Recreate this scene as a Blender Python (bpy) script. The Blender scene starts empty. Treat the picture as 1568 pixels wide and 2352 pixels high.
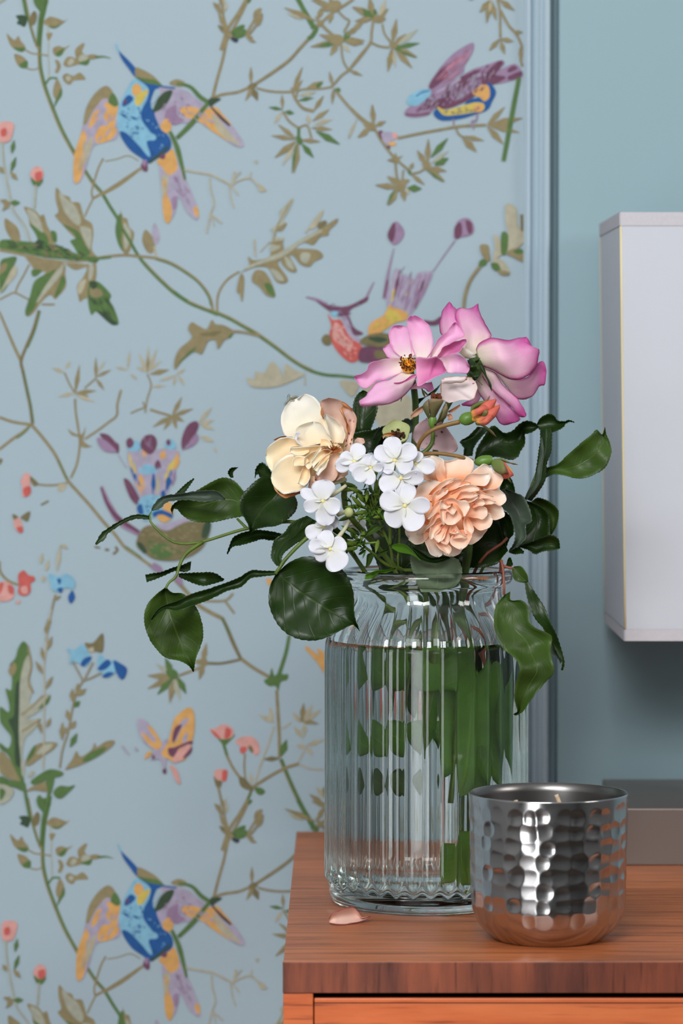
import bpy, bmesh, math, random
from mathutils import Vector, noise as mnoise

# ------------------------------------------------------------------ camera, light, exposure
scene = bpy.context.scene
COL = scene.collection
T = 0.62                                    # height of the bedside table top
FPX = 7600.0                                # focal length for a 1568 x 2352 frame
PITCH = math.atan(316.0 / FPX)
CAM = Vector((0.0, 0.0, T + 0.302))
YW = 2.195                                  # papered wall

cam_d = bpy.data.cameras.new('camera')
cam_d.sensor_fit = 'VERTICAL'; cam_d.sensor_height = 36.0; cam_d.sensor_width = 24.0
cam_d.lens = FPX / 2352.0 * 36.0
cam_d.clip_start = 0.05; cam_d.clip_end = 50
cam_d.dof.use_dof = True; cam_d.dof.focus_distance = 1.85; cam_d.dof.aperture_fstop = 9.0
cam = bpy.data.objects.new('camera', cam_d); COL.objects.link(cam)
cam.location = CAM; cam.rotation_euler = (math.pi / 2 - PITCH, 0, 0)
scene.camera = cam

vs = scene.view_settings
vs.view_transform = 'Standard'; vs.look = 'None'; vs.gamma = 1.0; vs.use_curve_mapping = False
vs.exposure = 0.15

world = bpy.data.worlds.new('world'); scene.world = world; world.use_nodes = True
wb = world.node_tree.nodes['Background']
wb.inputs['Color'].default_value = (0.80, 0.90, 1.0, 1); wb.inputs['Strength'].default_value = 0.6

def area(name, loc, target, sx, sy, power, color):
    d = bpy.data.lights.new(name, 'AREA'); d.shape = 'RECTANGLE'; d.size = sx; d.size_y = sy
    d.energy = power; d.color = color
    o = bpy.data.objects.new(name, d); COL.objects.link(o); o.location = loc
    o.rotation_euler = (Vector(target) - Vector(loc)).to_track_quat('-Z', 'Y').to_euler()
    return o
# daylight entering by the window behind the photographer and a small side window
area('daylight_upper_panes', (-0.55, -0.57, 2.17), (-0.55, 2.0, 2.0), 1.3, 0.9, 66.0, (0.98, 0.985, 1.0))
area('low_reflection_light', (-0.98, -0.57, 0.83), (-0.98, 2.0, 0.83), 0.72, 1.5, 14.0, (0.98, 0.985, 1.0))  # added low light, gives the candle pot its bright column of reflection
area('daylight_side_window', (2.16, 0.75, 1.95), (-1.0, 0.75, 1.95), 0.9, 0.9, 20.0, (1.0, 0.97, 0.93))

cy = scene.cycles
cy.max_bounces = 18; cy.transmission_bounces = 16; cy.transparent_max_bounces = 16
cy.diffuse_bounces = 4; cy.glossy_bounces = 6
cy.use_denoising = True
cy.sample_clamp_indirect = 6.0; cy.blur_glossy = 0.4
try:
    cy.denoiser = 'OPENIMAGEDENOISE'; cy.denoising_input_passes = 'RGB_ALBEDO_NORMAL'
except Exception:
    pass

# ------------------------------------------------------------------ helpers
def P(x, y, Y):
    """world point seen at photo pixel (x, y) on the vertical plane at distance Y"""
    sp, cp = math.sin(PITCH), math.cos(PITCH)
    u = (x - 784.0) / FPX; v = (1176.0 - y) / FPX
    d = Vector((u, cp + v * sp, -sp + v * cp))
    return CAM + d * (Y / d.y)

def lin(c):
    c = c / 255.0
    return c / 12.92 if c <= 0.04045 else ((c + 0.055) / 1.055) ** 2.4

def C(r, g, b, k=1.0):
    return (min(lin(r) * k, 0.97), min(lin(g) * k, 0.97), min(lin(b) * k, 0.97), 1.0)

_M = {}
def nodes_mat(name):
    m = bpy.data.materials.new(name); m.use_nodes = True
    nt = m.node_tree
    return m, nt, nt.nodes['Principled BSDF'], nt.nodes['Material Output']

def plain(name, col, rough=0.6, spec=0.3, metal=0.0, var=0.0, scale=60.0, bump=0.0, bscale=200.0):
    if name in _M: return _M[name]
    m, nt, b, out = nodes_mat(name)
    b.inputs['Base Color'].default_value = col
    b.inputs['Roughness'].default_value = rough
    b.inputs['Specular IOR Level'].default_value = spec
    b.inputs['Metallic'].default_value = metal
    if var > 0:
        tc = nt.nodes.new('ShaderNodeTexCoord'); n = nt.nodes.new('ShaderNodeTexNoise')
        n.inputs['Scale'].default_value = scale; n.inputs['Detail'].default_value = 4
        nt.links.new(tc.outputs['Object'], n.inputs['Vector'])
        r = nt.nodes.new('ShaderNodeValToRGB')
        r.color_ramp.elements[0].position = 0.3; r.color_ramp.elements[1].position = 0.7
        r.color_ramp.elements[0].color = tuple(max(0, c * (1 - var)) for c in col[:3]) + (1,)
        r.color_ramp.elements[1].color = tuple(min(1, c * (1 + var)) for c in col[:3]) + (1,)
        nt.links.new(n.outputs['Fac'], r.inputs['Fac']); nt.links.new(r.outputs['Color'], b.inputs['Base Color'])
    if bump > 0:
        tc = nt.nodes.new('ShaderNodeTexCoord'); n = nt.nodes.new('ShaderNodeTexNoise')
        n.inputs['Scale'].default_value = bscale; n.inputs['Detail'].default_value = 3
        nt.links.new(tc.outputs['Object'], n.inputs['Vector'])
        bp = nt.nodes.new('ShaderNodeBump'); bp.inputs['Strength'].default_value = bump; bp.inputs['Distance'].default_value = 0.001
        nt.links.new(n.outputs['Fac'], bp.inputs['Height']); nt.links.new(bp.outputs['Normal'], b.inputs['Normal'])
    _M[name] = m
    return m

def new_obj(name, me, parent=None, mat=None, smooth=True):
    o = bpy.data.objects.new(name, me); COL.objects.link(o)
    if mat is not None:
        for mm in (mat if isinstance(mat, (list, tuple)) else [mat]): me.materials.append(mm)
    if smooth and len(me.polygons): me.polygons.foreach_set('use_smooth', [True] * len(me.polygons))
    if parent is not None: o.parent = parent
    return o

def mesh(name, verts, faces):
    me = bpy.data.meshes.new(name); me.from_pydata([tuple(v) for v in verts], [], faces); me.update()
    return me

def tag(o, label=None, cat=None, group=None, kind=None):
    if label: o['label'] = label
    if cat: o['category'] = cat
    if group: o['group'] = group
    if kind: o['kind'] = kind
    return o

def empty(name, loc, label, cat, group=None):
    o = bpy.data.objects.new(name, None); COL.objects.link(o); o.location = loc; o.empty_display_size = 0.02
    return tag(o, label, cat, group)

def keep(child, parent):
    """parent without moving (parents are unrotated empties)"""
    child.parent = parent
    child.location = Vector(child.location) - Vector(parent.location)
    return child

def box_mesh(name, x0, x1, y0, y1, z0, z1, bevel=0.0, seg=2):
    bm = bmesh.new(); bmesh.ops.create_cube(bm, size=1.0)
    for v in bm.verts:
        v.co = Vector((x0 if v.co.x < 0 else x1, y0 if v.co.y < 0 else y1, z0 if v.co.z < 0 else z1))
    if bevel > 0:
        bmesh.ops.bevel(bm, geom=list(bm.edges), offset=bevel, segments=seg, affect='EDGES', profile=0.5)
    me = bpy.data.meshes.new(name); bm.to_mesh(me); bm.free()
    return me

def box(name, x0, x1, y0, y1, z0, z1, mat, parent=None, bevel=0.0, seg=2):
    me = box_mesh(name, x0, x1, y0, y1, z0, z1, bevel, seg)
    o = new_obj(name, me, None, mat, smooth=False)
    if parent is not None: keep(o, parent)
    return o

def lathe_mesh(name, prof, n, cx=0, cy=0, cz=0, rad=None, closed=True):
    """prof: list of (r, z); rad(r, z, angle) optional radius modulation"""
    vs_, fs = [], []
    for (r, z) in prof:
        for k in range(n):
            a = 2 * math.pi * k / n
            rr = rad(r, z, a) if rad else r
            vs_.append((cx + rr * math.cos(a), cy + rr * math.sin(a), cz + z))
    m = len(prof)
    for i in range(m - 1 if not closed else m):
        j = (i + 1) % m
        for k in range(n):
            k2 = (k + 1) % n
            fs.append((i * n + k, i * n + k2, j * n + k2, j * n + k))
    return mesh(name, vs_, fs)

def spline(pts, n):
    """Catmull-Rom resample of a list of tuples to n samples, even in parameter by chord length"""
    pts = [Vector(p) for p in pts]
    if len(pts) == 1: return [pts[0]] * n
    if len(pts) == 2: return [pts[0].lerp(pts[1], i / (n - 1)) for i in range(n)]
    L = [0.0]
    for a, b in zip(pts, pts[1:]): L.append(L[-1] + max((b - a).length, 1e-9))
    ext = [pts[0] * 2 - pts[1]] + pts + [pts[-1] * 2 - pts[-2]]
    out = []
    seg = 0
    for i in range(n):
        s = L[-1] * i / (n - 1)
        while seg < len(pts) - 2 and s > L[seg + 1]: seg += 1
        t = (s - L[seg]) / (L[seg + 1] - L[seg]); t = min(max(t, 0), 1)
        p0, p1, p2, p3 = ext[seg], ext[seg + 1], ext[seg + 2], ext[seg + 3]
        out.append(0.5 * ((2 * p1) + (p2 - p0) * t + (2 * p0 - 5 * p1 + 4 * p2 - p3) * t * t + (3 * p1 - 3 * p2 + p3 - p0) * t ** 3))
    return out

def loop_spline(pts, per):
    pts = [Vector(p) for p in pts]; n = len(pts); out = []
    for i in range(n):
        p0, p1, p2, p3 = pts[i - 1], pts[i], pts[(i + 1) % n], pts[(i + 2) % n]
        for k in range(per):
            t = k / per
            out.append(0.5 * ((2 * p1) + (p2 - p0) * t + (2 * p0 - 5 * p1 + 4 * p2 - p3) * t * t + (3 * p1 - 3 * p2 + p3 - p0) * t ** 3))
    return out

def tube_mesh(name, pts, radii, n=10, res=None):
    """tapered tube through 3D points with radii, capped"""
    m = res or max(2, (len(pts) - 1) * 5 + 1)
    cp = spline([tuple(p) for p in pts], m)
    rr = [r.x for r in spline([(r, 0) for r in radii], m)] if len(radii) > 1 else [radii[0]] * m
    vs_, fs = [], []
    up = Vector((0.3, 0.2, 0.93))
    for i, p in enumerate(cp):
        d = (cp[min(i + 1, m - 1)] - cp[max(i - 1, 0)])
        d = d.normalized() if d.length > 1e-9 else Vector((0, 0, 1))
        a = d.cross(up)
        if a.length < 1e-4: a = d.cross(Vector((1, 0, 0)))
        a.normalize(); b = d.cross(a).normalized(); up = (-a.cross(d)).normalized() if False else up
        for k in range(n):
            t = 2 * math.pi * k / n
            vs_.append(p + (a * math.cos(t) + b * math.sin(t)) * max(rr[i], 1e-5))
    for i in range(m - 1):
        for k in range(n):
            k2 = (k + 1) % n
            fs.append((i * n + k, i * n + k2, (i + 1) * n + k2, (i + 1) * n + k))
    fs.append(tuple(range(n))[::-1]); fs.append(tuple((m - 1) * n + k for k in range(n)))
    return mesh(name, vs_, fs)

def join_meshes(name, ms):
    """join plain meshes (same material layout) into one"""
    V, F, n = [], [], 0
    for me in ms:
        V += [v.co.copy() for v in me.vertices]
        F += [tuple(i + n for i in p.vertices) for p in me.polygons]
        n = len(V); bpy.data.meshes.remove(me)
    return mesh(name, V, F)
# ------------------------------------------------------------------ room shell
KW = 0.81   # paint albedo relative to the photographed tone
M_paper = plain('wallpaper_ground', C(168, 187, 196, KW), 0.75, 0.2, bump=0.12, bscale=900)
M_wallr = plain('teal_wall_paint', C(151, 178, 186, KW), 0.6, 0.25, bump=0.05, bscale=400)
M_trim = plain('trim_paint', C(184, 204, 215, KW), 0.45, 0.35)
M_white = plain('ceiling_paint', (0.46, 0.46, 0.45, 1), 0.8, 0.2)
M_roomw = plain('room_wall_paint', (0.26, 0.26, 0.26, 1), 0.8, 0.2)
M_floor = plain('floor_boards', (0.05, 0.035, 0.027, 1), 0.45, 0.4, var=0.25, scale=8)
M_winf = plain('window_paint', (0.8, 0.8, 0.8, 1), 0.4, 0.4)

XT0 = P(1200, 1176, YW).x; XT1 = P(1262, 1176, YW).x; XG1 = P(1279, 1176, YW).x
tag(box('wall_back', -2.2, XT0 + 0.002, YW, YW + 0.12, 0, 2.7, M_paper), 'pale blue wallpaper printed with birds and flowering branches', 'wall', kind='structure')
WALL = bpy.data.objects['wall_back']
tag(box('wall_back_right', XG1, 2.2, YW - 0.004, YW + 0.12, 0, 2.7, M_wallr, bevel=0.0012), 'plain teal painted wall behind the lamp', 'wall', kind='structure')
tag(box('wall_back_recess', XT1 - 0.004, XG1 + 0.004, YW + 0.0125, YW + 0.12, 0, 2.7, M_wallr), 'narrow dark groove beside the moulded trim', 'wall', kind='structure')
# moulded vertical trim: profile in (x, depth) swept up
def trim_profile():
    w = XT1 - XT0
    return [(0.0, 0.0), (0.0, -.0035), (.06, -.0050), (.14, -.0068), (.22, -.0062), (.27, -.0030), (.32, -.0018), (.37, -.0042), (.46, -.0062),
            (.54, -.0052), (.60, -.0040), (.66, -.0050), (.74, -.0082), (.84, -.0096), (.92, -.0088), (.97, -.0055), (1.0, -.0005), (1.0, 0.0123), (0.0, 0.0123)], w
pr, w = trim_profile()
vv = [(XT0 + a * w, YW + d, z) for z in (0.0, 2.7) for a, d in pr]; n = len(pr)
ff = [(i, (i + 1) % n, n + (i + 1) % n, n + i) for i in range(n)] + [tuple(range(n))[::-1], tuple(range(n, 2 * n))]
o = new_obj('trim_1', mesh('trim_1', vv, ff), None, M_trim, smooth=False)
tag(o, 'pale blue fluted vertical moulding between wallpaper and teal wall', 'trim', kind='structure')

tag(box('floor', -2.2, 2.2, -0.7, YW + 0.12, -0.1, 0, M_floor), 'brown floor of the room', 'floor', kind='structure')
tag(box('ceiling', -2.3, 2.3, -0.7, YW + 0.12, 2.7, 2.8, M_white), 'white ceiling of the room', 'ceiling', kind='structure')
def wall_with_opening(name, axis, pos, a0, a1, o0, o1, z0, z1, th, label):
    bm = bmesh.new()
    def q(x0, x1, lo, hi):
        g = bmesh.ops.create_cube(bm, size=1.0)['verts']
        for v in g:
            a = x0 if v.co.x < 0 else x1; t = pos if v.co.y < 0 else pos + th; z = lo if v.co.z < 0 else hi
            v.co = Vector((a, t, z)) if axis == 'x' else Vector((t, a, z))
    q(a0, o0, 0, 2.7); q(o1, a1, 0, 2.7); q(o0, o1, 0, z0); q(o0, o1, z1, 2.7)
    bmesh.ops.recalc_face_normals(bm, faces=bm.faces)
    me = bpy.data.meshes.new(name); bm.to_mesh(me); bm.free()
    return tag(new_obj(name, me, None, M_roomw, smooth=False), label, 'wall', kind='structure')
bm = bmesh.new()
for (x0, x1, lo, hi) in ((-2.2, -1.36, 0, 2.7), (-1.36, -1.22, 1.62, 2.7), (-1.36, -0.60, 0, 0.05), (-0.60, 2.2, 0, 1.62), (0.12, 2.2, 1.62, 2.7), (-1.22, 0.12, 2.64, 2.7), (-1.22, -0.60, 1.60, 1.70), (-0.60, 0.12, 1.62, 1.70)):
    for v in bmesh.ops.create_cube(bm, size=1.0)['verts']:
        v.co = Vector((x0 if v.co.x < 0 else x1, -0.7 if v.co.y < 0 else -0.6, lo if v.co.z < 0 else hi))
me = bpy.data.meshes.new('wall_front'); bm.to_mesh(me); bm.free()
tag(new_obj('wall_front', me, None, M_roomw, smooth=False), 'wall with window and an added low light opening behind the photographer', 'wall', kind='structure')
wall_with_opening('wall_right', 'y', 2.2, -0.7, YW + 0.1, 0.3, 1.2, 1.45, 2.45, 0.1, 'side wall with a small window')
tag(box('wall_left', -2.3, -2.2, -0.7, YW + 0.1, 0, 2.7, M_roomw), 'plain side wall of the room', 'wall', kind='structure')
# ------------------------------------------------------------------ bedside table
def wood(name, dark, mid, light, axis='x', stretch=18.0, rough=0.35, scratches=True, bands=False):
    m, nt, b, out = nodes_mat(name)
    N = nt.nodes.new; Lk = nt.links.new
    tc = N('ShaderNodeTexCoord')
    mp = N('ShaderNodeMapping'); s = [1.0, 1.0, 1.0]
    for i, a in enumerate('xyz'): s[i] = 9.0 if a == axis else 9.0 * stretch
    mp.inputs['Scale'].default_value = s; Lk(tc.outputs['Object'], mp.inputs['Vector'])
    n1 = N('ShaderNodeTexNoise'); n1.inputs['Scale'].default_value = 1.0; n1.inputs['Detail'].default_value = 8; n1.inputs['Roughness'].default_value = 0.62
    Lk(mp.outputs['Vector'], n1.inputs['Vector'])
    r = N('ShaderNodeValToRGB'); e = r.color_ramp.elements
    e[0].position = 0.30; e[0].color = dark; e[1].position = 0.72; e[1].color = light
    x = e.new(0.48); x.color = mid
    Lk(n1.outputs['Fac'], r.inputs['Fac'])
    mp2 = N('ShaderNodeMapping'); s2 = [1.0, 1.0, 1.0]
    for i, a in enumerate('xyz'): s2[i] = 22.0 if a == axis else 420.0
    mp2.inputs['Scale'].default_value = s2; Lk(tc.outputs['Object'], mp2.inputs['Vector'])
    n2 = N('ShaderNodeTexNoise'); n2.inputs['Scale'].default_value = 1.0; n2.inputs['Detail'].default_value = 3
    Lk(mp2.outputs['Vector'], n2.inputs['Vector'])
    r2 = N('ShaderNodeValToRGB'); r2.color_ramp.elements[0].position = 0.30; r2.color_ramp.elements[1].position = 0.42
    r2.color_ramp.elements[0].color = (0.42, 0.36, 0.34, 1); r2.color_ramp.elements[1].color = (1, 1, 1, 1)
    Lk(n2.outputs['Fac'], r2.inputs['Fac'])
    mx = N('ShaderNodeMix'); mx.data_type = 'RGBA'; mx.blend_type = 'MULTIPLY'; mx.inputs['Factor'].default_value = 0.75
    Lk(r.outputs['Color'], mx.inputs['A']); Lk(r2.outputs['Color'], mx.inputs['B'])
    n3 = N('ShaderNodeTexNoise'); n3.inputs['Scale'].default_value = 11.0; n3.inputs['Detail'].default_value = 3
    Lk(tc.outputs['Object'], n3.inputs['Vector'])
    r3 = N('ShaderNodeValToRGB'); r3.color_ramp.elements[0].position = 0.35; r3.color_ramp.elements[1].position = 0.65
    r3.color_ramp.elements[0].color = (0.62, 0.56, 0.54, 1) if bands else (0.82, 0.8, 0.8, 1); r3.color_ramp.elements[1].color = (1, 1, 1, 1)
    Lk(n3.outputs['Fac'], r3.inputs['Fac'])
    mx2 = N('ShaderNodeMix'); mx2.data_type = 'RGBA'; mx2.blend_type = 'MULTIPLY'; mx2.inputs['Factor'].default_value = 1.0
    Lk(mx.outputs['Result'], mx2.inputs['A']); Lk(r3.outputs['Color'], mx2.inputs['B'])
    Lk(mx2.outputs['Result'], b.inputs['Base Color'])
    b.inputs['Roughness'].default_value = rough; b.inputs['Specular IOR Level'].default_value = 0.5
    bp = N('ShaderNodeBump'); bp.inputs['Strength'].default_value = 0.25; bp.inputs['Distance'].default_value = 0.0004
    Lk(n2.outputs['Fac'], bp.inputs['Height']); Lk(bp.outputs['Normal'], b.inputs['Normal'])
    return m
M_top = wood('worn_teak_top', C(122, 66, 34, .92), C(184, 104, 58, .92), C(208, 126, 76, .92), 'x', 24, 0.42)
M_edge = wood('dark_lipping_wood', C(96, 50, 38, .85), C(136, 72, 50, .85), C(176, 94, 60, .85), 'z', 6, 0.45, bands=True)
M_body = wood('orange_teak_body', C(176, 84, 44), C(206, 104, 56), C(222, 122, 70), 'x', 10, 0.42)
M_black = plain('drawer_gap_shadow', (0.012, 0.010, 0.009, 1), 0.9, 0.1)

YF = 1.692; YB = YW - 0.018
XL = P(649, 2217, YF).x; XR = XL + 0.46
THK = 0.0163
tb = empty('bedside_table', ((XL + XR) / 2, (YF + YB) / 2, 0), 'worn orange-brown wooden bedside table carrying the jar and candle', 'table')
box('table_top', XL + 0.0004, XR, YF + 0.0012, YB, T - THK, T, M_top, tb, bevel=0.0004)
box('front_lipping', XL, XR, YF, YF + 0.0012, T - THK, T - 0.0002, M_edge, tb, bevel=0.0003)
ZT = T - THK
SW = 0.0157
for x0, x1 in ((XL + 0.0002, XL + SW), (XR - SW, XR)):
    box('side_panel', x0, x1, YF + 0.001, YB, ZT - 0.19, ZT - 0.0001, M_body, tb, bevel=0.0005)
box('back_panel', XL + SW, XR - SW, YB - 0.012, YB, ZT - 0.19, ZT - 0.0001, M_body, tb)
box('bottom_panel', XL + SW, XR - SW, YF + 0.004, YB - 0.012, ZT - 0.19, ZT - 0.176, M_body, tb)
dr = box('drawer', XL + SW + 0.0006, XR - SW - 0.0006, YF + 0.0016, YF + 0.020, ZT - 0.172, ZT - 0.0056, M_body, tb, bevel=0.0004)
dcx = (XL + XR) / 2
def child_box(name, parent, *a, **k):
    o = box(name, *a, **k); o.parent = parent
    o.location = Vector(o.location) - Vector(tb.location) - Vector(parent.location)
    return o
bd = new_obj('bead', box_mesh('bead', XL + SW + 0.0006, XR - SW - 0.0006, YF + 0.0004, YF + 0.0034, ZT - 0.0052, ZT - 0.0028, 0.0005), None, M_body, False)
bd.parent = dr; bd.location = Vector((0, 0, 0)); 
kn = new_obj('knob', lathe_mesh('knob', [(0.0, 0.0), (.008, 0), (.007, .008), (.013, .014), (.014, .02), (.009, .025), (0, .026)], 20, closed=False), None, M_edge)
kn.parent = dr; kn.rotation_euler = (math.pi / 2, 0, 0); kn.location = (dcx, YF + 0.0016, ZT - 0.09)
for x in (XL + 0.022, XR - 0.022):
    for y in (YF + 0.03, YB - 0.03):
        leg = new_obj('leg', lathe_mesh('leg', [(0.0, 0), (.010, 0), (.011, .003), (.018, ZT - 0.192), (0, ZT - 0.192)], 16, x, y, 0, closed=False), None, M_body)
        keep(leg, tb)

# ------------------------------------------------------------------ glass jar of water
JY = 1.888; JX = P(979, 1700, JY).x
NF = 36
def glass_mat(name, col, ior, rough=0.0):
    m, nt, b, out = nodes_mat(name); nt.nodes.remove(b)
    g = nt.nodes.new('ShaderNodeBsdfGlass'); g.inputs['Color'].default_value = col; g.inputs['IOR'].default_value = ior; g.inputs['Roughness'].default_value = rough
    nt.links.new(g.outputs['BSDF'], out.inputs['Surface'])
    return m
M_glass = glass_mat('clear_jar_glass', (0.975, 0.99, 0.985, 1), 1.47)
M_water = glass_mat('clear_water', (0.985, 0.995, 0.99, 1), 1.333)
outer = [(0.0, 0.0012), (.046, .0012), (.0500, 0.0), (.0535, .0008), (.0552, .0035), (.0557, .007), (.0559, .0095)] + [(.0584, .0105 + .0008 * i) for i in range(16)] + [(.0584, .026), (.0584, .03),
         (.0584, .05), (.0584, .07), (.0584, .09), (.0584, .11), (.0584, .13), (.0584, .143), (.0580, .149), (.0566, .154), (.0540, .159), (.0505, .1635), (.0472, .1675),
         (.0445, .1712), (.0430, .1745), (.0426, .178), (.0428, .181), (.0450, .1822), (.0478, .1832), (.0490, .1852), (.0492, .1878), (.0484, .1900), (.0466, .1910), (.0446, .1906), (.0430, .1890)]
inner = [(.0412, .186), (.0400, .181), (.0396, .177), (.0402, .173), (.0420, .1695), (.0448, .166), (.0480, .162), (.0512, .1575), (.0534, .1525), (.0544, .147), (.0546, .14),
         (.0546, .12), (.0546, .10), (.0546, .08), (.0546, .06), (.0546, .04), (.0546, .026), (.0540, .020), (.0520, .0155), (.0480, .0128), (.040, .0115), (.02, .011), (0.0, .011)]
def sstep(x): x = min(max(x, 0.0), 1.0); return x * x * (3 - 2 * x)
def flute(r, z, a):
    if r < 0.03 or z < 0.0102: return r
    u = ((a * NF / (2 * math.pi) + 0.37) % 1.0) * 2 - 1          # -1..1 across one convex rib
    rib = 0.0011 * u * u + 0.0003 * max(0.0, abs(u) - 0.8) / 0.2
    if z < 0.024:                                                # rounded rib feet above the plain foot ring
        w = sstep((z - (0.0108 + 0.0062 * u * u)) / 0.0045)
        return 0.0560 + (r - rib - 0.0560) * w
    fade = 1.0 if z < 0.160 else max(0.0, (0.1765 - z) / 0.0165)
    return r - rib * fade
def inner_flute(r, z, a): return r
vs_o = lathe_mesh('o', outer, NF * 12, JX, JY, T, flute, closed=False)
vs_i = lathe_mesh('i', inner, NF * 12, JX, JY, T, inner_flute, closed=False)
def bridge(name, a, b, n):
    V = [v.co.copy() for v in a.vertices]; k = len(V); F = [tuple(p.vertices) for p in a.polygons]
    V += [v.co.copy() for v in b.vertices]; F += [tuple(i + k for i in p.vertices) for p in b.polygons]
    last = k - n
    F += [(last + i, last + (i + 1) % n, k + (i + 1) % n, k + i) for i in range(n)]
    return mesh(name, V, F)
jm = bridge('glass_jar', vs_o, vs_i, NF * 12)
bm = bmesh.new(); bm.from_mesh(jm); bmesh.ops.remove_doubles(bm, verts=bm.verts, dist=1e-6); bmesh.ops.recalc_face_normals(bm, faces=bm.faces); bm.to_mesh(jm); bm.free()
jar = tag(new_obj('glass_jar', jm, None, M_glass), 'clear ribbed glass jar holding the flowers on the table', 'jar')
WZ = 0.1505
wp = [(0.0, .0107), (.02, .0107), (.040, .0112), (.0482, .0125), (.0523, .0152), (.0543, .0198), (.0549, .026)] + [(.0549, z) for z in (.05, .08, .11, .135)] + [(.0547, .1465), (.0541, WZ), (.0525, WZ - .0006), (.048, WZ - .0009), (.02, WZ - .001), (0, WZ - .001)]
wm = lathe_mesh('water', wp, 96, JX, JY, T, closed=False)
bm = bmesh.new(); bm.from_mesh(wm); bmesh.ops.remove_doubles(bm, verts=bm.verts, dist=1e-6); bmesh.ops.recalc_face_normals(bm, faces=bm.faces); bm.to_mesh(wm); bm.free()
tag(new_obj('vase_water', wm, None, M_water), 'clear water filling the ribbed jar up to its shoulder', 'water')

# ------------------------------------------------------------------ hammered candle pot
CY_ = 1.762; CX_ = P(1259, 1850, CY_).x
pxm = FPX / CY_
CR = 184.0 / pxm
CH = 0.0785
M_steel, nt, b, out = nodes_mat('hammered_steel')
b.inputs['Base Color'].default_value = (0.52, 0.505, 0.50, 1); b.inputs['Metallic'].default_value = 1.0; b.inputs['Roughness'].default_value = 0.16
nn = nt.nodes.new('ShaderNodeTexNoise'); nn.inputs['Scale'].default_value = 140; tcn = nt.nodes.new('ShaderNodeTexCoord'); nt.links.new(tcn.outputs['Object'], nn.inputs['Vector'])
mr = nt.nodes.new('ShaderNodeMapRange'); mr.inputs['To Min'].default_value = 0.10; mr.inputs['To Max'].default_value = 0.26
nt.links.new(nn.outputs['Fac'], mr.inputs['Value']); nt.links.new(mr.outputs['Result'], b.inputs['Roughness'])
random.seed(5)
dimples = []
rows = 8
for r_ in range(rows):
    z = 0.0700 - r_ * 0.0078
    nn_ = 30
    for k in range(nn_):
        dimples.append((2 * math.pi * (k + random.uniform(-.2, .2)) / nn_ + random.uniform(-.02, .02), z + random.uniform(-.0011, .0011), random.uniform(.0042, .0056), random.uniform(.35, 1.25)))
from collections import defaultdict
grid = defaultdict(list)
for d in dimples: grid[int(round((d[1] + 0.02) / 0.008))].append(d)
def cup_r(z):
    """outer radius by height: straight wall, slight flare, round bottom edge"""
    if z > 0.026: return CR * (0.975 + 0.025 * ((z - 0.026) / (CH - 0.026)))
    t = (0.026 - z) / 0.026
    return CR * (0.975 * (1 - 0.30 * t ** 3.0) - 0.03 * t * t)
def hammered(r, z, a):
    if r < CR * 0.6: return r
    dep = 0.0
    zi = int(round((z + 0.02) / 0.008))
    for q in (zi - 1, zi, zi + 1):
        for (da, dz, rad_, am) in grid[q]:
            u = (a - da + math.pi) % (2 * math.pi) - math.pi
            dd = math.hypot(u * CR, (z - dz)) / rad_
            if dd < 1: dep = max(dep, am * (1 - dd * dd))
    return r - 0.00062 * min(dep, 1.4)
prof = []
NZ = 110
base_r = cup_r(0.0)
prof += [(0.0, 0.0006), (base_r * .5, 0.0005), (base_r * .9, 0.0)]
for i in range(NZ + 1):
    z = 0.0002 + (CH - 0.0002) * i / NZ
    prof.append((cup_r(z), z))
pot_o = lathe_mesh('po', prof, 420, CX_, CY_, T, hammered, closed=False)
inn = [(CR - .0002, CH + .0003), (CR - .0010, CH + .0002)] + [(cup_r(z) - 0.0014, z) for z in (.074, .068, .060, .05)] + [(0.0, .05)]
pot_i = lathe_mesh('pi', inn, 420, CX_, CY_, T, closed=False)
pm = bridge('pot', pot_o, pot_i, 420)
bm = bmesh.new(); bm.from_mesh(pm); bmesh.ops.remove_doubles(bm, verts=bm.verts, dist=1e-6); bmesh.ops.recalc_face_normals(bm, faces=bm.faces); bm.to_mesh(pm); bm.free()
cd = empty('candle', (CX_, CY_, T), 'candle in a hammered silver metal pot at the table front', 'candle')
M_steel_in = plain('dark_inner_steel', (0.20, 0.19, 0.185, 1), 0.32, 0.5, metal=1.0)  # pot inside: darker, rougher steel than the outside
pot = keep(new_obj('metal_pot', pm, None, [M_steel, M_steel_in]), cd)
for pl_ in pm.polygons:
    c_ = pl_.center; rr_ = math.hypot(c_.x - CX_, c_.y - CY_)
    if c_.z - T > 0.045 and rr_ < cup_r(min(c_.z - T, CH)) - 0.0011: pl_.material_index = 1
M_wax = plain('grey_candle_wax', C(110, 106, 102), 0.35, 0.5, var=0.12, scale=90)
M_wick = plain('cotton_wick', C(205, 180, 150), 0.8, 0.2, var=0.2, scale=600)
wz = 0.0645
wx = lathe_mesh('wax', [(0, wz - .006), (cup_r(wz) - .0016, wz - .006), (cup_r(wz) - .0016, wz), (cup_r(wz) - .004, wz - .0006), (.02, wz - .0008), (0, wz - .0008)], 96, CX_, CY_, T, closed=False)
keep(new_obj('wax', wx, None, M_wax), cd)
for (bx, by, tx, ty, yy) in ((1189, 1856, 1184, 1838, 1.752), (1298, 1862, 1277, 1825, 1.760)):
    p0 = P(bx, by, yy); p0.z = T + wz - .002; p1 = P(tx, ty, yy)
    wk = tube_mesh('wick', [p0, p0.lerp(p1, .5) + Vector((.0004, 0, 0)), p1], [.0011, .0012, .0011], 8)
    keep(new_obj('wick', wk, None, M_wick), cd)

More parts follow.
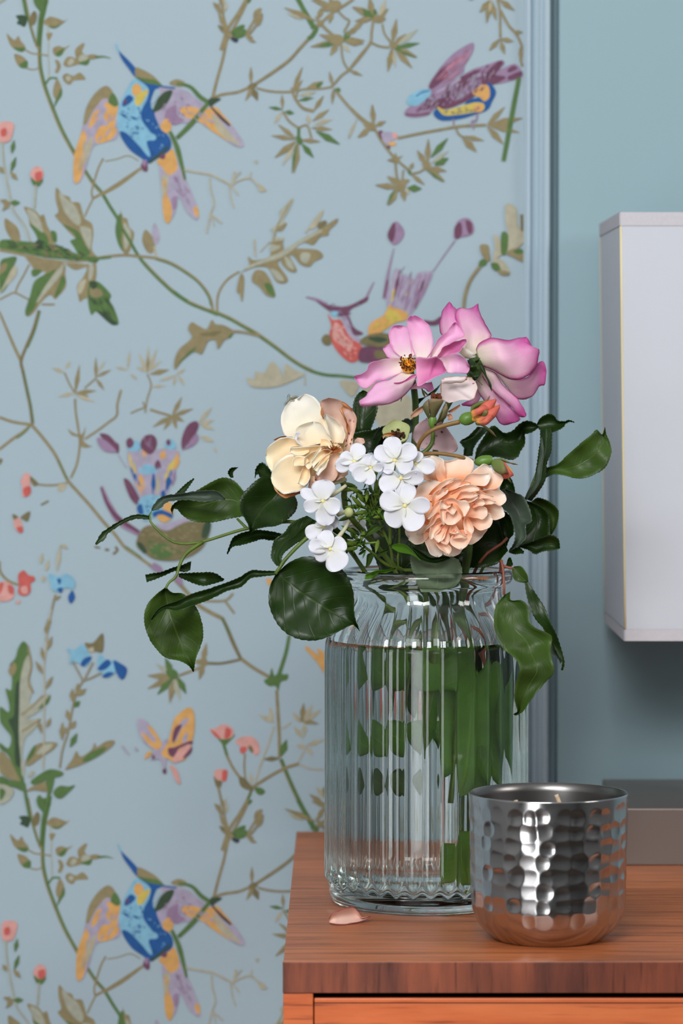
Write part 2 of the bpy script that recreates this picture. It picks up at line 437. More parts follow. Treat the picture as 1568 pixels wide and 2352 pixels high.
# ------------------------------------------------------------------ table lamp
def shade_mat(name, col, tr):
    m, nt, b, out = nodes_mat(name)
    b.inputs['Base Color'].default_value = col; b.inputs['Roughness'].default_value = 0.85; b.inputs['Specular IOR Level'].default_value = 0.12
    t = nt.nodes.new('ShaderNodeBsdfTranslucent'); t.inputs['Color'].default_value = (0.86, 0.85, 0.85, 1)
    mx = nt.nodes.new('ShaderNodeMixShader'); mx.inputs['Fac'].default_value = tr
    nt.links.new(b.outputs['BSDF'], mx.inputs[1]); nt.links.new(t.outputs['BSDF'], mx.inputs[2]); nt.links.new(mx.outputs['Shader'], out.inputs['Surface'])
    tc = nt.nodes.new('ShaderNodeTexCoord'); n = nt.nodes.new('ShaderNodeTexNoise'); n.inputs['Scale'].default_value = 1800; n.inputs['Detail'].default_value = 2
    nt.links.new(tc.outputs['Object'], n.inputs['Vector'])
    bp = nt.nodes.new('ShaderNodeBump'); bp.inputs['Strength'].default_value = 0.2; bp.inputs['Distance'].default_value = 0.0004
    nt.links.new(n.outputs['Fac'], bp.inputs['Height']); nt.links.new(bp.outputs['Normal'], b.inputs['Normal'])
    return m
M_shade = shade_mat('linen_lampshade', (0.60, 0.622, 0.672, 1), 0.16)
M_band = plain('lampshade_band', C(188, 185, 190), 0.8, 0.15, var=0.03, scale=500)
M_pipe = plain('yellowed_seam', C(216, 202, 160), 0.7, 0.2)
M_base = plain('brushed_grey_base', C(126, 116, 110), 0.38, 0.5, metal=0.55)
LY0, LY1 = 2.020, 2.176
LX0 = P(1431, 1176, LY0).x; LW = 0.158; LX1 = LX0 + LW
lcx, lcy = (LX0 + LX1) / 2, (LY0 + LY1) / 2
lamp = empty('table_lamp', (lcx, lcy, T), 'square white fabric table lamp with a flat grey base', 'lamp')
LZ0 = P(1440, 1471, LY0).z; LZ1 = P(1425, 489, LY0).z
def frame4(hw, hd, z): return [(lcx - hw, lcy - hd, z), (lcx + hw, lcy - hd, z), (lcx + hw, lcy + hd, z), (lcx - hw, lcy + hd, z)]
def shade_hw(z):
    t = (z - LZ0) / (LZ1 - LZ0)
    return LW / 2 - 0.0012 + 0.0040 * t, (LY1 - LY0) / 2 - 0.001 + 0.002 * t
def shell(name, z0, z1, off, th, mat, parent):
    V = []
    for z, o_ in ((z0, off), (z1, off), (z1, off - th), (z0, off - th)):
        a, b_ = shade_hw(z); V += frame4(a + o_, b_ + o_, z)
    F = []
    for r_ in range(4):
        s = (r_ + 1) % 4
        for k in range(4): F.append((r_ * 4 + k, r_ * 4 + (k + 1) % 4, s * 4 + (k + 1) % 4, s * 4 + k))
    me = mesh(name, V, F)
    bm = bmesh.new(); bm.from_mesh(me)
    es = [e for e in bm.edges if abs((e.verts[0].co - e.verts[1].co).normalized().z) > 0.9]
    bmesh.ops.bevel(bm, geom=es, offset=0.0016, segments=3, affect='EDGES', profile=0.5)
    bmesh.ops.recalc_face_normals(bm, faces=bm.faces); bm.to_mesh(me); bm.free()
    ob = new_obj(name, me, None, mat, smooth=False)
    return keep(ob, lamp) if parent is None else ob
shade = shell('lamp_shade', LZ0, LZ1, 0.0, 0.0012, M_shade, None)
for z0, z1 in ((LZ0 - .0004, LZ0 + .0068), (LZ1 - .0078, LZ1 + .0004)):
    bnd = shell('trim_band', z0, z1, 0.0004, 0.0012, M_band, 1); bnd.parent = shade; bnd.location = (0, 0, 0)
for sx in (-1, 1):
    for sy in (-1, 1):
        q0 = shade_hw(LZ0 + .007); q1 = shade_hw(LZ1 - .008)
        me = tube_mesh('seam', [(lcx + sx * (q0[0] - .0004), lcy + sy * (q0[1] - .0004), LZ0 + .007), (lcx + sx * (q1[0] - .0004), lcy + sy * (q1[1] - .0004), LZ1 - .008)], [.0007, .0007], 8)
        sm = new_obj('seam', me, None, M_pipe); sm.parent = shade; sm.location = (0, 0, 0)
        sm['label'] = 'yellowed corner seam'
BZ = P(1500, 1857, LY0 + .006).z - T
box('lamp_base', LX0 - .0002, LX1, LY0 + .006, LY1 - .002, T, T + BZ, M_base, lamp, bevel=0.0008)
keep(new_obj('lamp_stem', lathe_mesh('stem', [(0, BZ), (.016, BZ), (.016, BZ + .004), (.006, BZ + .008), (.006, LZ1 - T - .03), (.012, LZ1 - T - .028), (.012, LZ1 - T - .02), (0, LZ1 - T - .02)], 24, lcx, lcy, T, closed=False), None, M_base), lamp)
sp = []
for ang in range(4):
    a = math.pi / 4 + ang * math.pi / 2
    sp.append(tube_mesh('s', [(lcx, lcy, LZ1 - .03), (lcx + math.cos(a) * LW * .69, lcy + math.sin(a) * LW * .69, LZ1 - .006)], [.0011, .0011], 6))
keep(new_obj('shade_carrier', join_meshes('carrier', sp), None, M_base), lamp)
# ------------------------------------------------------------------ printed wallpaper motifs (flat ink on the papered wall)
INK = {'ol': (143, 132, 98), 'do': (120, 112, 80), 'gr': (88, 117, 68), 'dg': (60, 80, 60), 'sg': (166, 169, 152), 'tn': (176, 171, 148),
       'pl': (112, 72, 94), 'mv': (152, 128, 156), 'li': (167, 160, 180), 'or': (212, 163, 98), 'ye': (204, 184, 92), 'bl': (38, 88, 150),
       'lb': (130, 182, 206), 'co': (196, 96, 90), 'pk': (212, 158, 150), 'nv': (56, 62, 76), 'pb': (160, 183, 196), 'lp': (190, 130, 150)}
def ink_mat(k):
    return plain('ink_' + k, C(*INK[k], KW), 0.75, 0.2, var=0.10, scale=220)
REPEAT = 1834.0
class Motif:
    def __init__(s, name, label=None, repeat=False):
        s.name, s.label, s.rep, s.shapes = name, label, repeat, []
        s.f = (0.0, 0.0, 1.0)
    def fr(s, ox, oy, sc): s.f = (ox, oy, sc); return s
    def t(s, p): return (s.f[0] + p[0] / s.f[2], s.f[1] + p[1] / s.f[2])
    def blob(s, c, pts, per=4):
        pts = [s.t(p) for p in pts]
        if len(pts) > 2: s.shapes.append((c, 'poly', [(p.x, p.y) for p in loop_spline(pts, per)] if per > 1 else pts))
        return s
    def stroke(s, c, w, pts, taper=0.0):
        q = [s.t(p) for p in pts]; n = max(4, len(q) * 5)
        sp = spline(q, n); ws = w if isinstance(w, (list, tuple)) else [w, w]
        wl = [v.x / s.f[2] for v in spline([(a, 0) for a in ws], n)]
        L, R = [], []
        for i, p in enumerate(sp):
            d = sp[min(i + 1, n - 1)] - sp[max(i - 1, 0)]; d = d.normalized() if d.length > 1e-6 else Vector((1, 0))
            nn_ = Vector((-d.y, d.x)) * max(wl[i], 0.3) / 2
            L.append((p + nn_)[:]); R.append((p - nn_)[:])
        s.shapes.append((c, 'strip', (L, R)))
        return s
    def leaf(s, c, x0, y0, x1, y1, w, c2=None, bend=0.0):
        d = Vector((x1 - x0, y1 - y0)); n_ = Vector((-d.y, d.x))
        ln = d.length or 1; n_ = n_ / ln
        mid = Vector((x0, y0)) + d * 0.5 + n_ * bend * ln
        pts = [(x0, y0), tuple(mid), (x1, y1)]
        s.stroke(c, [0.15 * w, 0.8 * w, w, 0.75 * w, 0.1 * w], pts)
        if c2:
            o = n_ * w * 0.24
            s.stroke(c2, [0.05 * w, 0.38 * w, 0.42 * w, 0.05 * w], [(p[0] + o.x, p[1] + o.y) for p in pts])
        return s
    def leaves(s, c, w, segs, c2=None):
        for q in segs: s.leaf(c, *q, w, c2)
        return s
    def speckle(s, c, poly, n, ln, w, ang, seed=1, spread=0.35):
        """dry-brush flecks of one ink scattered inside an outline"""
        rs = random.Random(seed); xs = [p[0] for p in poly]; ys = [p[1] for p in poly]; k = 0
        while n > 0 and k < 4000:
            k += 1; x, y = rs.uniform(min(xs), max(xs)), rs.uniform(min(ys), max(ys)); inside = False
            for (x0, y0), (x1, y1) in zip(poly, poly[1:] + poly[:1]):
                if (y0 > y) != (y1 > y) and x < (x1 - x0) * (y - y0) / (y1 - y0) + x0: inside = not inside
            if not inside: continue
            a = math.radians(ang) + rs.uniform(-spread, spread); l = ln * rs.uniform(.5, 1.2) / 2
            s.stroke(c, [w * .2, w * rs.uniform(.6, 1.1), w * .2], [(x - l * math.cos(a), y - l * math.sin(a)), (x, y), (x + l * math.cos(a), y + l * math.sin(a))]); n -= 1
        return s
    count = 0
    def build(s):
        """one printed motif, repeated up, down and on the next paper width to the left"""
        V, F, MI, cols = [], [], [], []
        Motif.count += 1
        for i, (c, kind, g) in enumerate(s.shapes):
            if c not in cols: cols.append(c)
            Y = YW - 0.0001 - 0.0000613 * Motif.count - 0.0000041 * i; mi = cols.index(c); b0 = len(V)
            if kind == 'poly':
                V += [P(x, y, Y) for x, y in g]; F.append(tuple(range(b0, len(V)))); MI.append(mi)
            else:
                L, R = g
                for a, b_ in zip(L, R): V += [P(a[0], a[1], Y), P(b_[0], b_[1], Y)]
                for j in range(len(L) - 1): F.append((b0 + 2 * j, b0 + 2 * j + 1, b0 + 2 * j + 3, b0 + 2 * j + 2)); MI.append(mi)
        for v in V: v.x = min(v.x, XT0 + 0.0005)
        me = mesh(s.name, V, F)
        o = new_obj(s.name, me, WALL, [ink_mat(c) for c in cols], smooth=False)
        me.polygons.foreach_set('material_index', MI)
        if s.label: o['label'] = s.label
        for k, (ix, iz) in enumerate(((0, -1), (0, 1), (-1, 0), (-1, -1), (-1, 1))):
            c = o.copy(); COL.objects.link(c); c.parent = WALL
            c.location = (ix * REP_X, -0.0000013 * (k + 1), iz * REP_Z)
            if 'label' in c: del c['label']
REP_Z = P(400, 300, YW).z - P(400, 300 + REPEAT, YW).z
REP_X = P(1245, 1176, YW).x - P(0, 1176, YW).x
A = (0, 0, 2.6133); B = (460, 0, 3.92); CC = (800, 0, 3.4844); D = (0, 400, 3.136); E = (400, 400, 3.4844)
F_ = (0, 900, 3.136); G = (0, 1400, 3.136); H = (300, 1300, 3.3362); I_ = (680, 440, 2.8509)

# --- long green vine down the left, crossing to the roses
m = Motif('printed_vine', 'green stem winding down the left of the paper', True).fr(*A)
m.stroke('ol', 18, [(146, -20), (162, 60), (185, 160), (212, 250), (236, 300)])
m.stroke('gr', 9, [(142, -20), (157, 60), (180, 160), (207, 250)])
m.stroke('gr', [20, 24, 22, 20, 20], [(285, -30), (268, 60), (250, 140), (238, 290), (242, 400), (266, 510), (312, 640), (370, 780), (440, 910), (500, 1010), (560, 1100), (612, 1160), (660, 1240), (715, 1325)])
m.stroke('ol', 9, [(276, -20), (258, 60), (241, 140), (231, 290), (233, 400), (258, 510), (304, 640), (362, 780), (432, 910), (492, 1010), (552, 1100), (604, 1160)])
m.stroke('ol', 12, [(612, 1170), (720, 1110), (850, 1010)]).stroke('ol', 16, [(560, 1190), (640, 1145), (740, 1080), (845, 1010)])
m.stroke('ol', 12, [(620, 950), (590, 1010), (565, 1090), (550, 1150), (556, 1190)]).stroke('ol', 11, [(560, 1190), (530, 1250), (508, 1300)])
m.stroke('ol', 7, [(630, 968), (700, 955), (770, 935), (830, 965)])
# leaves on it
m.blob('gr', [(215, 0), (230, 55), (250, 75), (275, 50), (290, 0), (250, -20)]).blob('dg', [(95, 95), (140, 90), (165, 110), (150, 160), (120, 150), (100, 140), (110, 120)])
m.blob('do', [(180, 100), (205, 65), (222, 90), (215, 135), (195, 155), (175, 150)])
m.blob('ol', [(262, 130), (300, 100), (345, 110), (385, 125), (408, 110), (380, 140), (330, 165), (280, 155)]).blob('gr', [(290, 155), (330, 160), (372, 140), (340, 168), (310, 170)])
m.blob('ol', [(40, 200), (85, 240), (110, 215), (125, 245), (150, 275), (150, 300), (120, 310), (80, 290), (58, 262)]).blob('gr', [(80, 285), (120, 285), (152, 285), (140, 310), (110, 308)])
m.stroke('ol', 9, [(150, 298), (190, 320), (235, 325), (290, 335)])
m.blob('ol', [(85, 325), (130, 335), (165, 370), (162, 405), (128, 408), (100, 380)]).blob('gr', [(115, 395), (140, 370), (165, 365), (164, 405), (135, 410)])
m.stroke('ol', 8, [(160, 410), (200, 418), (240, 405)])
m.blob('ol', [(318, 290), (350, 275), (385, 285), (420, 272), (390, 300), (370, 330), (335, 335), (320, 320)]).blob('gr', [(335, 325), (360, 300), (385, 292), (370, 330), (345, 340)])
m.stroke('sg', 8, [(285, 150), (292, 230), (290, 320), (295, 420), (292, 480)]).blob('ol', [(280, 200), (315, 198), (305, 225), (290, 245), (282, 225)])
m.blob('ol', [(330, 360), (352, 365), (365, 400), (345, 440), (330, 430), (340, 400)])
m.blob('ol', [(380, 385), (400, 345), (430, 340), (455, 350), (450, 300), (490, 262), (508, 265), (492, 310), (520, 330), (560, 325), (590, 338), (560, 358), (530, 355), (515, 385), (480, 385), (440, 395), (405, 402)])
m.blob('sg', [(470, 345), (500, 325), (530, 340), (510, 375), (480, 370)]).blob('sg', [(410, 365), (430, 350), (445, 370), (425, 392), (405, 388)]).stroke('gr', [12, 14, 4], [(570, 345), (620, 340), (665, 350)])
m.blob('gr', [(470, 378), (520, 360), (540, 355), (525, 390), (490, 388)])
m.blob('ol', [(375, 460), (400, 440), (440, 455), (480, 435), (515, 475), (480, 480), (440, 485), (420, 508), (390, 495)]).blob('sg', [(392, 465), (415, 455), (425, 475), (405, 488)])
m.blob('ol', [(318, 540), (340, 475), (365, 510), (372, 560), (350, 600), (325, 585)]).blob('gr', [(340, 590), (368, 530), (372, 570), (350, 605), (325, 645), (332, 605)])
m.stroke('gr', 12, [(270, 510), (300, 470), (345, 470)])
# lower run of the vine to the right
m.fr(*D)
m.stroke('gr', [22, 24, 24, 24], [(845, 325), (880, 390), (940, 490), (985, 570), (1035, 640), (1095, 705), (1170, 780), (1260, 860), (1370, 930), (1470, 970), (1570, 1012)])
m.stroke('ol', 9, [(1042, 632), (1102, 697), (1178, 772), (1266, 850), (1374, 920), (1474, 962)])
m.stroke('ol', 20, [(690, 605), (800, 590), (900, 583), (1000, 592), (1120, 605), (1230, 640), (1340, 705), (1430, 775), (1500, 865), (1528, 950), (1530, 1000)])
m.stroke('gr', 10, [(1120, 612), (1230, 650), (1340, 715), (1430, 785), (1496, 875), (1520, 950)]).stroke('gr', 16, [(690, 610), (740, 605), (800, 598)])
m.fr(*E)
m.stroke('gr', [24, 24, 26, 28, 26, 24], [(-5, 938), (110, 1020), (240, 1080), (340, 1112), (450, 1160), (560, 1222), (650, 1272), (740, 1335), (830, 1400), (920, 1470), (1010, 1530), (1110, 1580), (1220, 1608), (1330, 1615), (1480, 1632)])
m.stroke('ol', 12, [(110, 1012), (240, 1070), (340, 1100), (450, 1148), (560, 1210), (650, 1260), (740, 1322), (830, 1388), (920, 1458), (1010, 1518), (1110, 1568)])
m.stroke('ol', 18, [(345, 1105), (345, 1000), (370, 920), (430, 840), (520, 780)])
m.build()

# --- big jagged leaf spray at far left
m = Motif('printed_leaf_spray', 'jagged dark green leaf spray', True).fr(*D)
m.blob('gr', [(0, 480), (60, 470), (150, 480), (250, 490), (330, 480), (440, 520), (560, 575), (640, 570), (710, 600), (690, 640), (600, 625), (480, 615), (350, 605), (200, 575), (90, 555), (0, 540)])
m.stroke('ol', [22, 16, 10], [(-5, 545), (120, 570), (300, 610), (450, 628), (640, 625)]).stroke('sg', [6, 16, 10], [(170, 592), (330, 625), (480, 640), (640, 648)])
m.blob('ol', [(35, 320), (75, 340), (130, 390), (145, 480), (90, 475), (55, 430), (35, 380)])
m.blob('ol', [(172, 235), (250, 260), (290, 300), (315, 290), (340, 370), (365, 420), (390, 500), (420, 540), (340, 520), (290, 440), (220, 380), (205, 310)])
m.blob('gr', [(215, 360), (290, 400), (340, 450), (350, 520), (290, 520), (260, 440)]).blob('sg', [(195, 255), (250, 275), (290, 335), (310, 420), (255, 380), (220, 340)]).blob('dg', [(255, 490), (280, 470), (310, 490), (300, 540), (265, 535)])
m.blob('gr', [(365, 410), (405, 420), (408, 490), (380, 480)])
m.blob('ol', [(405, 95), (450, 145), (500, 165), (515, 200), (570, 205), (590, 260), (610, 320), (660, 355), (672, 430), (660, 540), (690, 590), (620, 580), (560, 480), (500, 420), (455, 370), (395, 300), (420, 270), (400, 180)])
m.blob('sg', [(425, 130), (490, 190), (540, 230), (580, 320), (570, 370), (520, 340), (460, 260)]).blob('sg', [(575, 380), (640, 390), (660, 420), (650, 540), (620, 500)])
m.blob('gr', [(445, 360), (520, 390), (570, 420), (610, 500), (650, 575), (570, 580), (530, 520), (505, 480), (545, 460), (520, 420)])
m.blob('gr', [(830, 400), (850, 300), (880, 290), (890, 380), (880, 470), (890, 560), (850, 500)]).blob('ol', [(865, 255), (885, 310), (915, 320), (930, 380), (965, 420), (955, 490), (925, 570), (890, 565), (875, 460), (880, 370)]).blob('sg', [(890, 360), (915, 370), (945, 430), (920, 520), (895, 530)])
m.blob('ol', [(1050, 400), (1090, 440), (1115, 500), (1100, 565), (1060, 560), (1025, 490), (1030, 430)]).blob('li', [(1110, 350), (1140, 400), (1150, 470), (1120, 510), (1095, 430)]).stroke('tn', 18, [(1110, 520), (1125, 600)])
# lower lobes
m.blob('ol', [(180, 580), (330, 610), (460, 640), (470, 720), (475, 810), (420, 880), (395, 900), (360, 870), (300, 920), (240, 1000), (200, 1025), (180, 990), (210, 900), (260, 790), (330, 700), (230, 730), (240, 680)])
m.blob('gr', [(250, 770), (330, 720), (400, 690), (330, 800), (270, 930), (200, 1022), (182, 985), (215, 880)]).blob('sg', [(330, 800), (440, 660), (460, 650), (440, 720), (360, 820), (260, 930)]).blob('gr', [(390, 890), (420, 800), (450, 730), (472, 780), (430, 860)]).blob('gr', [(230, 690), (300, 690), (270, 730), (235, 735)])
m.blob('ol', [(480, 640), (650, 650), (690, 640), (690, 760), (640, 880), (600, 900), (575, 920), (560, 860), (555, 800), (600, 740), (625, 670), (540, 690)]).blob('sg', [(640, 660), (672, 660), (665, 740), (640, 760)]).blob('tn', [(560, 800), (600, 760), (620, 770), (590, 850), (565, 860)])
m.blob('gr', [(640, 790), (690, 770), (740, 800), (800, 870), (790, 910), (820, 960), (855, 1075), (800, 1080), (740, 1030), (690, 990), (660, 1015), (640, 960), (632, 880)]).blob('dg', [(700, 990), (760, 1010), (830, 1060), (850, 1080), (800, 1082)]).blob('ol', [(650, 820), (720, 830), (740, 870), (690, 890), (650, 870)]).blob('dg', [(640, 780), (680, 770), (700, 800), (670, 830)])
m.speckle('dg', [(20, 490), (330, 490), (640, 580), (690, 630), (330, 600), (60, 550)], 50, 50, 9, 20, 30, .5).speckle('dg', [(650, 900), (780, 880), (840, 1060), (700, 980)], 16, 70, 9, 55, 31, .3).speckle('ol', [(60, 490), (300, 500), (600, 590), (300, 590)], 20, 50, 8, 20, 32, .5)
m.blob('gr', [(0, 640), (60, 600), (120, 600), (90, 680), (60, 790), (0, 850)]).blob('ol', [(0, 660), (50, 640), (40, 690), (0, 720)]).blob('tn', [(80, 690), (120, 660), (115, 730), (40, 810), (0, 860)])
m.build()

# --- wiry stems left edge
m = Motif('printed_twig', 'thin olive twigs below the jagged spray').fr(*D)
m.stroke('ol', 13, [(210, 650), (170, 730), (130, 800), (110, 855)]).stroke('ol', 12, [(-5, 905), (60, 870), (110, 855), (210, 905)]).stroke('ol', 14, [(300, 938), (395, 938)])
m.stroke('ol', [16, 20, 24], [(-5, 990), (50, 1120), (110, 1260), (150, 1340)]).stroke('do', [20, 24, 24], [(280, 980), (240, 1120), (190, 1240), (152, 1345), (165, 1420), (195, 1560), (220, 1680), (235, 1800)])
m.stroke('gr', 10, [(290, 985), (250, 1130), (200, 1250)]).stroke('gr', 9, [(170, 1420), (202, 1560), (228, 1690), (242, 1780)])
m.fr(*F_)
m.stroke('ol', 20, [(-5, 182), (90, 215), (215, 235)]).stroke('ol', 20, [(-5, 415), (90, 340), (170, 285), (225, 235)]).stroke('gr', 9, [(120, 335), (175, 295), (215, 250)])
m.stroke('ol', 22, [(225, 235), (300, 320), (390, 440), (440, 540), (490, 640), (560, 720), (650, 820), (740, 930), (830, 1030), (900, 1120), (1000, 1190), (1095, 1260)])
m.stroke('gr', 9, [(420, 490), (455, 570), (485, 630)]).stroke('gr', 9, [(905, 1112), (960, 1150), (1020, 1195)])
m.stroke('ol', 16, [(510, 620), (550, 530), (570, 430), (575, 350), (560, 240), (545, 140), (540, 50)]).stroke('ol', 16, [(610, 340), (700, 280), (780, 220), (840, 170), (845, 90), (872, -15)])
m.blob('ol', [(490, 265), (520, 290), (575, 310), (600, 290), (615, 250), (610, 300), (600, 350), (640, 385), (665, 390), (620, 402), (585, 390), (575, 330), (515, 310)])
m.stroke('ol', 14, [(485, 655), (400, 670), (330, 672), (260, 665)]).blob('do', [(215, 605), (260, 640), (275, 665), (245, 680), (220, 640)]).blob('tn', [(420, 670), (480, 660), (460, 710), (420, 715)])
m.stroke('do', 14, [(295, 815), (350, 785)]).stroke('do', 14, [(680, 1115), (720, 1125)]).stroke('do', 18, [(755, 1135), (785, 1140)]).stroke('do', 18, [(830, 1115), (845, 1140), (815, 1170)])
m.stroke('ol', 18, [(-5, 1220), (5, 1300), (60, 1360), (130, 1390)]).blob('do', [(-5, 480), (20, 490), (-5, 530)])
m.fr(*H)
m.stroke('ol', 30, [(330, 90), (430, 200), (500, 285), (600, 350), (700, 400)]).stroke('do', [26, 30, 26], [(700, 395), (740, 480), (790, 600), (845, 715)]).stroke('gr', 12, [(700, 400), (735, 470), (755, 520)])
m.stroke('ol', 26, [(845, 710), (940, 780), (1060, 850)]).stroke('do', 20, [(845, 715), (700, 745), (590, 745)]).stroke('ol', 20, [(590, 745), (500, 790), (370, 840)])
m.stroke('ol', 18, [(560, 268), (720, 265), (785, 210)]).stroke('ol', 18, [(725, 270), (795, 365)])
m.build()

# --- starry leaf tufts
m = Motif('printed_leaf_tuft', 'small star shaped olive leaf tufts').fr(*D)
m.leaves('ol', 34, [(540, 1580, 572, 1375), (545, 1575, 690, 1560), (540, 1590, 640, 1600)]).leaves('tn', 30, [(540, 1575, 420, 1605), (545, 1590, 680, 1640), (465, 1430, 375, 1395), (475, 1400, 505, 1350)])
m.stroke('ol', 12, [(465, 1430), (500, 1510), (535, 1570)]).stroke('ol', 12, [(610, 1540), (690, 1470)])
m.leaves('ol', 26, [(690, 1480, 690, 1320), (690, 1460, 800, 1410), (690, 1470, 750, 1555)]).leaves('tn', 18, [(700, 1430, 760, 1345)])
m.leaves('tn', 22, [(835, 1390, 920, 1410), (920, 1400, 935, 1275), (940, 1440, 990, 1480)])
m.leaves('tn', 28, [(1060, 1430, 1000, 1290), (1060, 1430, 1070, 1240), (1065, 1430, 1130, 1260), (1065, 1420, 1160, 1345), (1060, 1420, 985, 1390)]).leaf('ol', 1080, 1440, 1215, 1410, 40).leaf('ol', 1062, 1430, 1066, 1310, 24)
m.stroke('ol', 11, [(1060, 1440), (1088, 1520), (1060, 1620), (1045, 1720)]).stroke('ol', 11, [(940, 1722), (1000, 1695), (1040, 1680), (1030, 1640)]).leaves('tn', 22, [(1085, 1530, 1190, 1525)])
m.leaves('tn', 24, [(1270, 1440, 1335, 1405), (1280, 1445, 1330, 1525), (1265, 1450, 1250, 1525), (1260, 1450, 1150, 1490)])
m.stroke('ol', 16, [(1080, 1695), (1160, 1720), (1230, 1740)]).leaves('ol', 34, [(1240, 1740, 1310, 1605), (1240, 1740, 1390, 1690), (1240, 1740, 1100, 1820), (1240, 1745, 1180, 1840), (1245, 1740, 1270, 1835), (1245, 1740, 1325, 1780)])
m.leaves('tn', 34, [(1430, 1790, 1525, 1680), (1440, 1795, 1540, 1775), (1440, 1800, 1540, 1840)])
m.fr(*F_).leaves('tn', 40, [(1440, 320, 1540, 360)]).leaf('tn', 1540, 400, 1560, 440, 20)
m.fr(*H)
m.leaves('ol', 52, [(330, 850, 130, 840), (330, 850, 130, 940), (330, 860, 300, 1050), (330, 850, 420, 960)]).leaves('sg', 44, [(320, 840, 195, 750), (330, 850, 380, 1030)]).leaves('gr', 52, [(320, 860, 205, 985), (320, 840, 265, 700), (360, 850, 425, 980)]).blob('gr', [(270, 800), (330, 790), (365, 830), (340, 870), (290, 850)])
m.leaves('ol', 46, [(550, 745, 580, 590), (560, 745, 525, 870), (550, 740, 490, 730)]).blob('ol', [(530, 720), (570, 700), (590, 740), (570, 770), (540, 760)])
m.build()

# --- vine with pink buds lower middle
m = Motif('printed_bud_vine', 'green vine with coral buds left of the jar').fr(*H)
m.stroke('gr', [26, 32], [(1215, 530), (1190, 660), (1150, 790), (1120, 880)]).blob('gr', [(1020, 880), (1060, 850), (1080, 780), (1100, 840), (1130, 820), (1170, 830), (1205, 830), (1200, 870), (1150, 890), (1130, 960), (1110, 920), (1060, 920)])
m.stroke('ol', [24, 26, 24], [(1118, 950), (1128, 1120), (1138, 1300), (1140, 1470)]).stroke('gr', [30, 32, 36], [(1150, 1480), (1190, 1580), (1250, 1720), (1320, 1860), (1390, 1980), (1400, 2020)]).stroke('ol', 9, [(1140, 1490), (1182, 1590), (1242, 1730), (1310, 1870)])
m.leaf('gr', 1150, 1460, 1195, 1330, 60).leaf('do', 1140, 1475, 1015, 1480, 40)
m.stroke('ol', 24, [(930, 1700), (1050, 1620), (1180, 1550), (1290, 1515)]).stroke('tn', 12, [(1290, 1520), (1380, 1555), (1480, 1560)]).stroke('tn', 12, [(1285, 1500), (1320, 1430), (1340, 1390)])
m.stroke('tn', 14, [(1100, 1230), (1050, 1380), (990, 1540), (955, 1660)]).leaves('tn', 40, [(1100, 1200, 980, 1140), (1090, 1200, 1065, 1080), (1340, 1380, 1480, 1330), (1340, 1390, 1270, 1370), (1350, 1390, 1390, 1450), (1320, 1320, 1250, 1230)])
m.stroke('tn', 12, [(1160, 1250), (1230, 1200)]).leaves('ol', 44, [(1270, 1170, 1440, 1210), (1310, 1190, 1325, 1050)]).leaves('tn', 40, [(1300, 1200, 1240, 1120), (1330, 1190, 1460, 1100), (1330, 1180, 1390, 1060), (1330, 1200, 1330, 1310)])
m.stroke('gr', 22, [(710, 1360), (740, 1460)]).stroke('ol', 20, [(735, 1450), (780, 1540), (845, 1630), (930, 1700)]).stroke('ol', 14, [(875, 1440), (870, 1540), (880, 1650)]).stroke('ol', [22, 26], [(930, 1700), (900, 1780), (840, 1890), (755, 2020), (700, 2180)]).stroke('gr', 16, [(930, 1710), (895, 1790)])
m.blob('do', [(830, 1620), (870, 1625), (930, 1690), (940, 1720), (880, 1710), (840, 1680)]).blob('gr', [(950, 1700), (1000, 1700), (1030, 1730), (1000, 1755), (965, 1740)]).leaves('tn', 30, [(930, 1680, 915, 1580)])
m.blob('gr', [(660, 1310), (710, 1325), (760, 1310), (800, 1290), (770, 1330), (720, 1375), (690, 1350)]).blob('pk', [(605, 1255), (660, 1240), (690, 1215), (760, 1225), (790, 1280), (760, 1320), (690, 1325), (650, 1300)]).blob('co', [(730, 1240), (770, 1260), (760, 1310), (720, 1320)]).blob('co', [(610, 1255), (650, 1275), (690, 1320), (650, 1310)])
m.blob('pk', [(800, 1350), (850, 1310), (930, 1310), (980, 1360), (985, 1430), (950, 1450), (910, 1400), (870, 1430), (835, 1420), (840, 1380)]).blob('co', [(840, 1390), (890, 1390), (870, 1435), (840, 1430)]).blob('do', [(900, 1380), (930, 1385), (940, 1430), (915, 1420)])
m.blob('pk', [(645, 1570), (690, 1555), (740, 1570), (730, 1640), (690, 1650), (645, 1620)]).blob('co', [(705, 1570), (742, 1570), (730, 1645), (700, 1640)]).blob('do', [(635, 1610), (660, 1640), (700, 1650), (685, 1700), (655, 1690)]).stroke('ol', 18, [(670, 1690), (690, 1780), (700, 1840)])
m.leaves('ol', 40, [(700, 1880, 640, 1820), (740, 2020, 680, 1900)]).leaves('tn', 30, [(700, 1860, 735, 1780)]).stroke('tn', 16, [(705, 1890), (740, 1990)]).blob('do', [(680, 1990), (730, 2010), (770, 2040), (720, 2050), (690, 2020)])
m.blob('gr', [(770, 2050), (830, 2000), (880, 1990), (860, 2040), (800, 2060)]).blob('nv', [(760, 2060), (810, 2060), (820, 2090), (790, 2100)]).stroke('ol', 18, [(890, 2060), (950, 1960), (970, 1930)]).blob('ol', [(945, 1930), (960, 1880), (1010, 1865), (990, 1920), (965, 1970)]).blob('ol', [(880, 2050), (940, 2080), (935, 2095), (890, 2075)])
m.leaves('ol', 44, [(1420, 1960, 1180, 1860), (1430, 1950, 1480, 1850), (1480, 1830, 1370, 1750), (1480, 1820, 1430, 1830), (1480, 1780, 1480, 1690)]).leaves('tn', 36, [(1480, 1780, 1420, 1690)])
m.build()

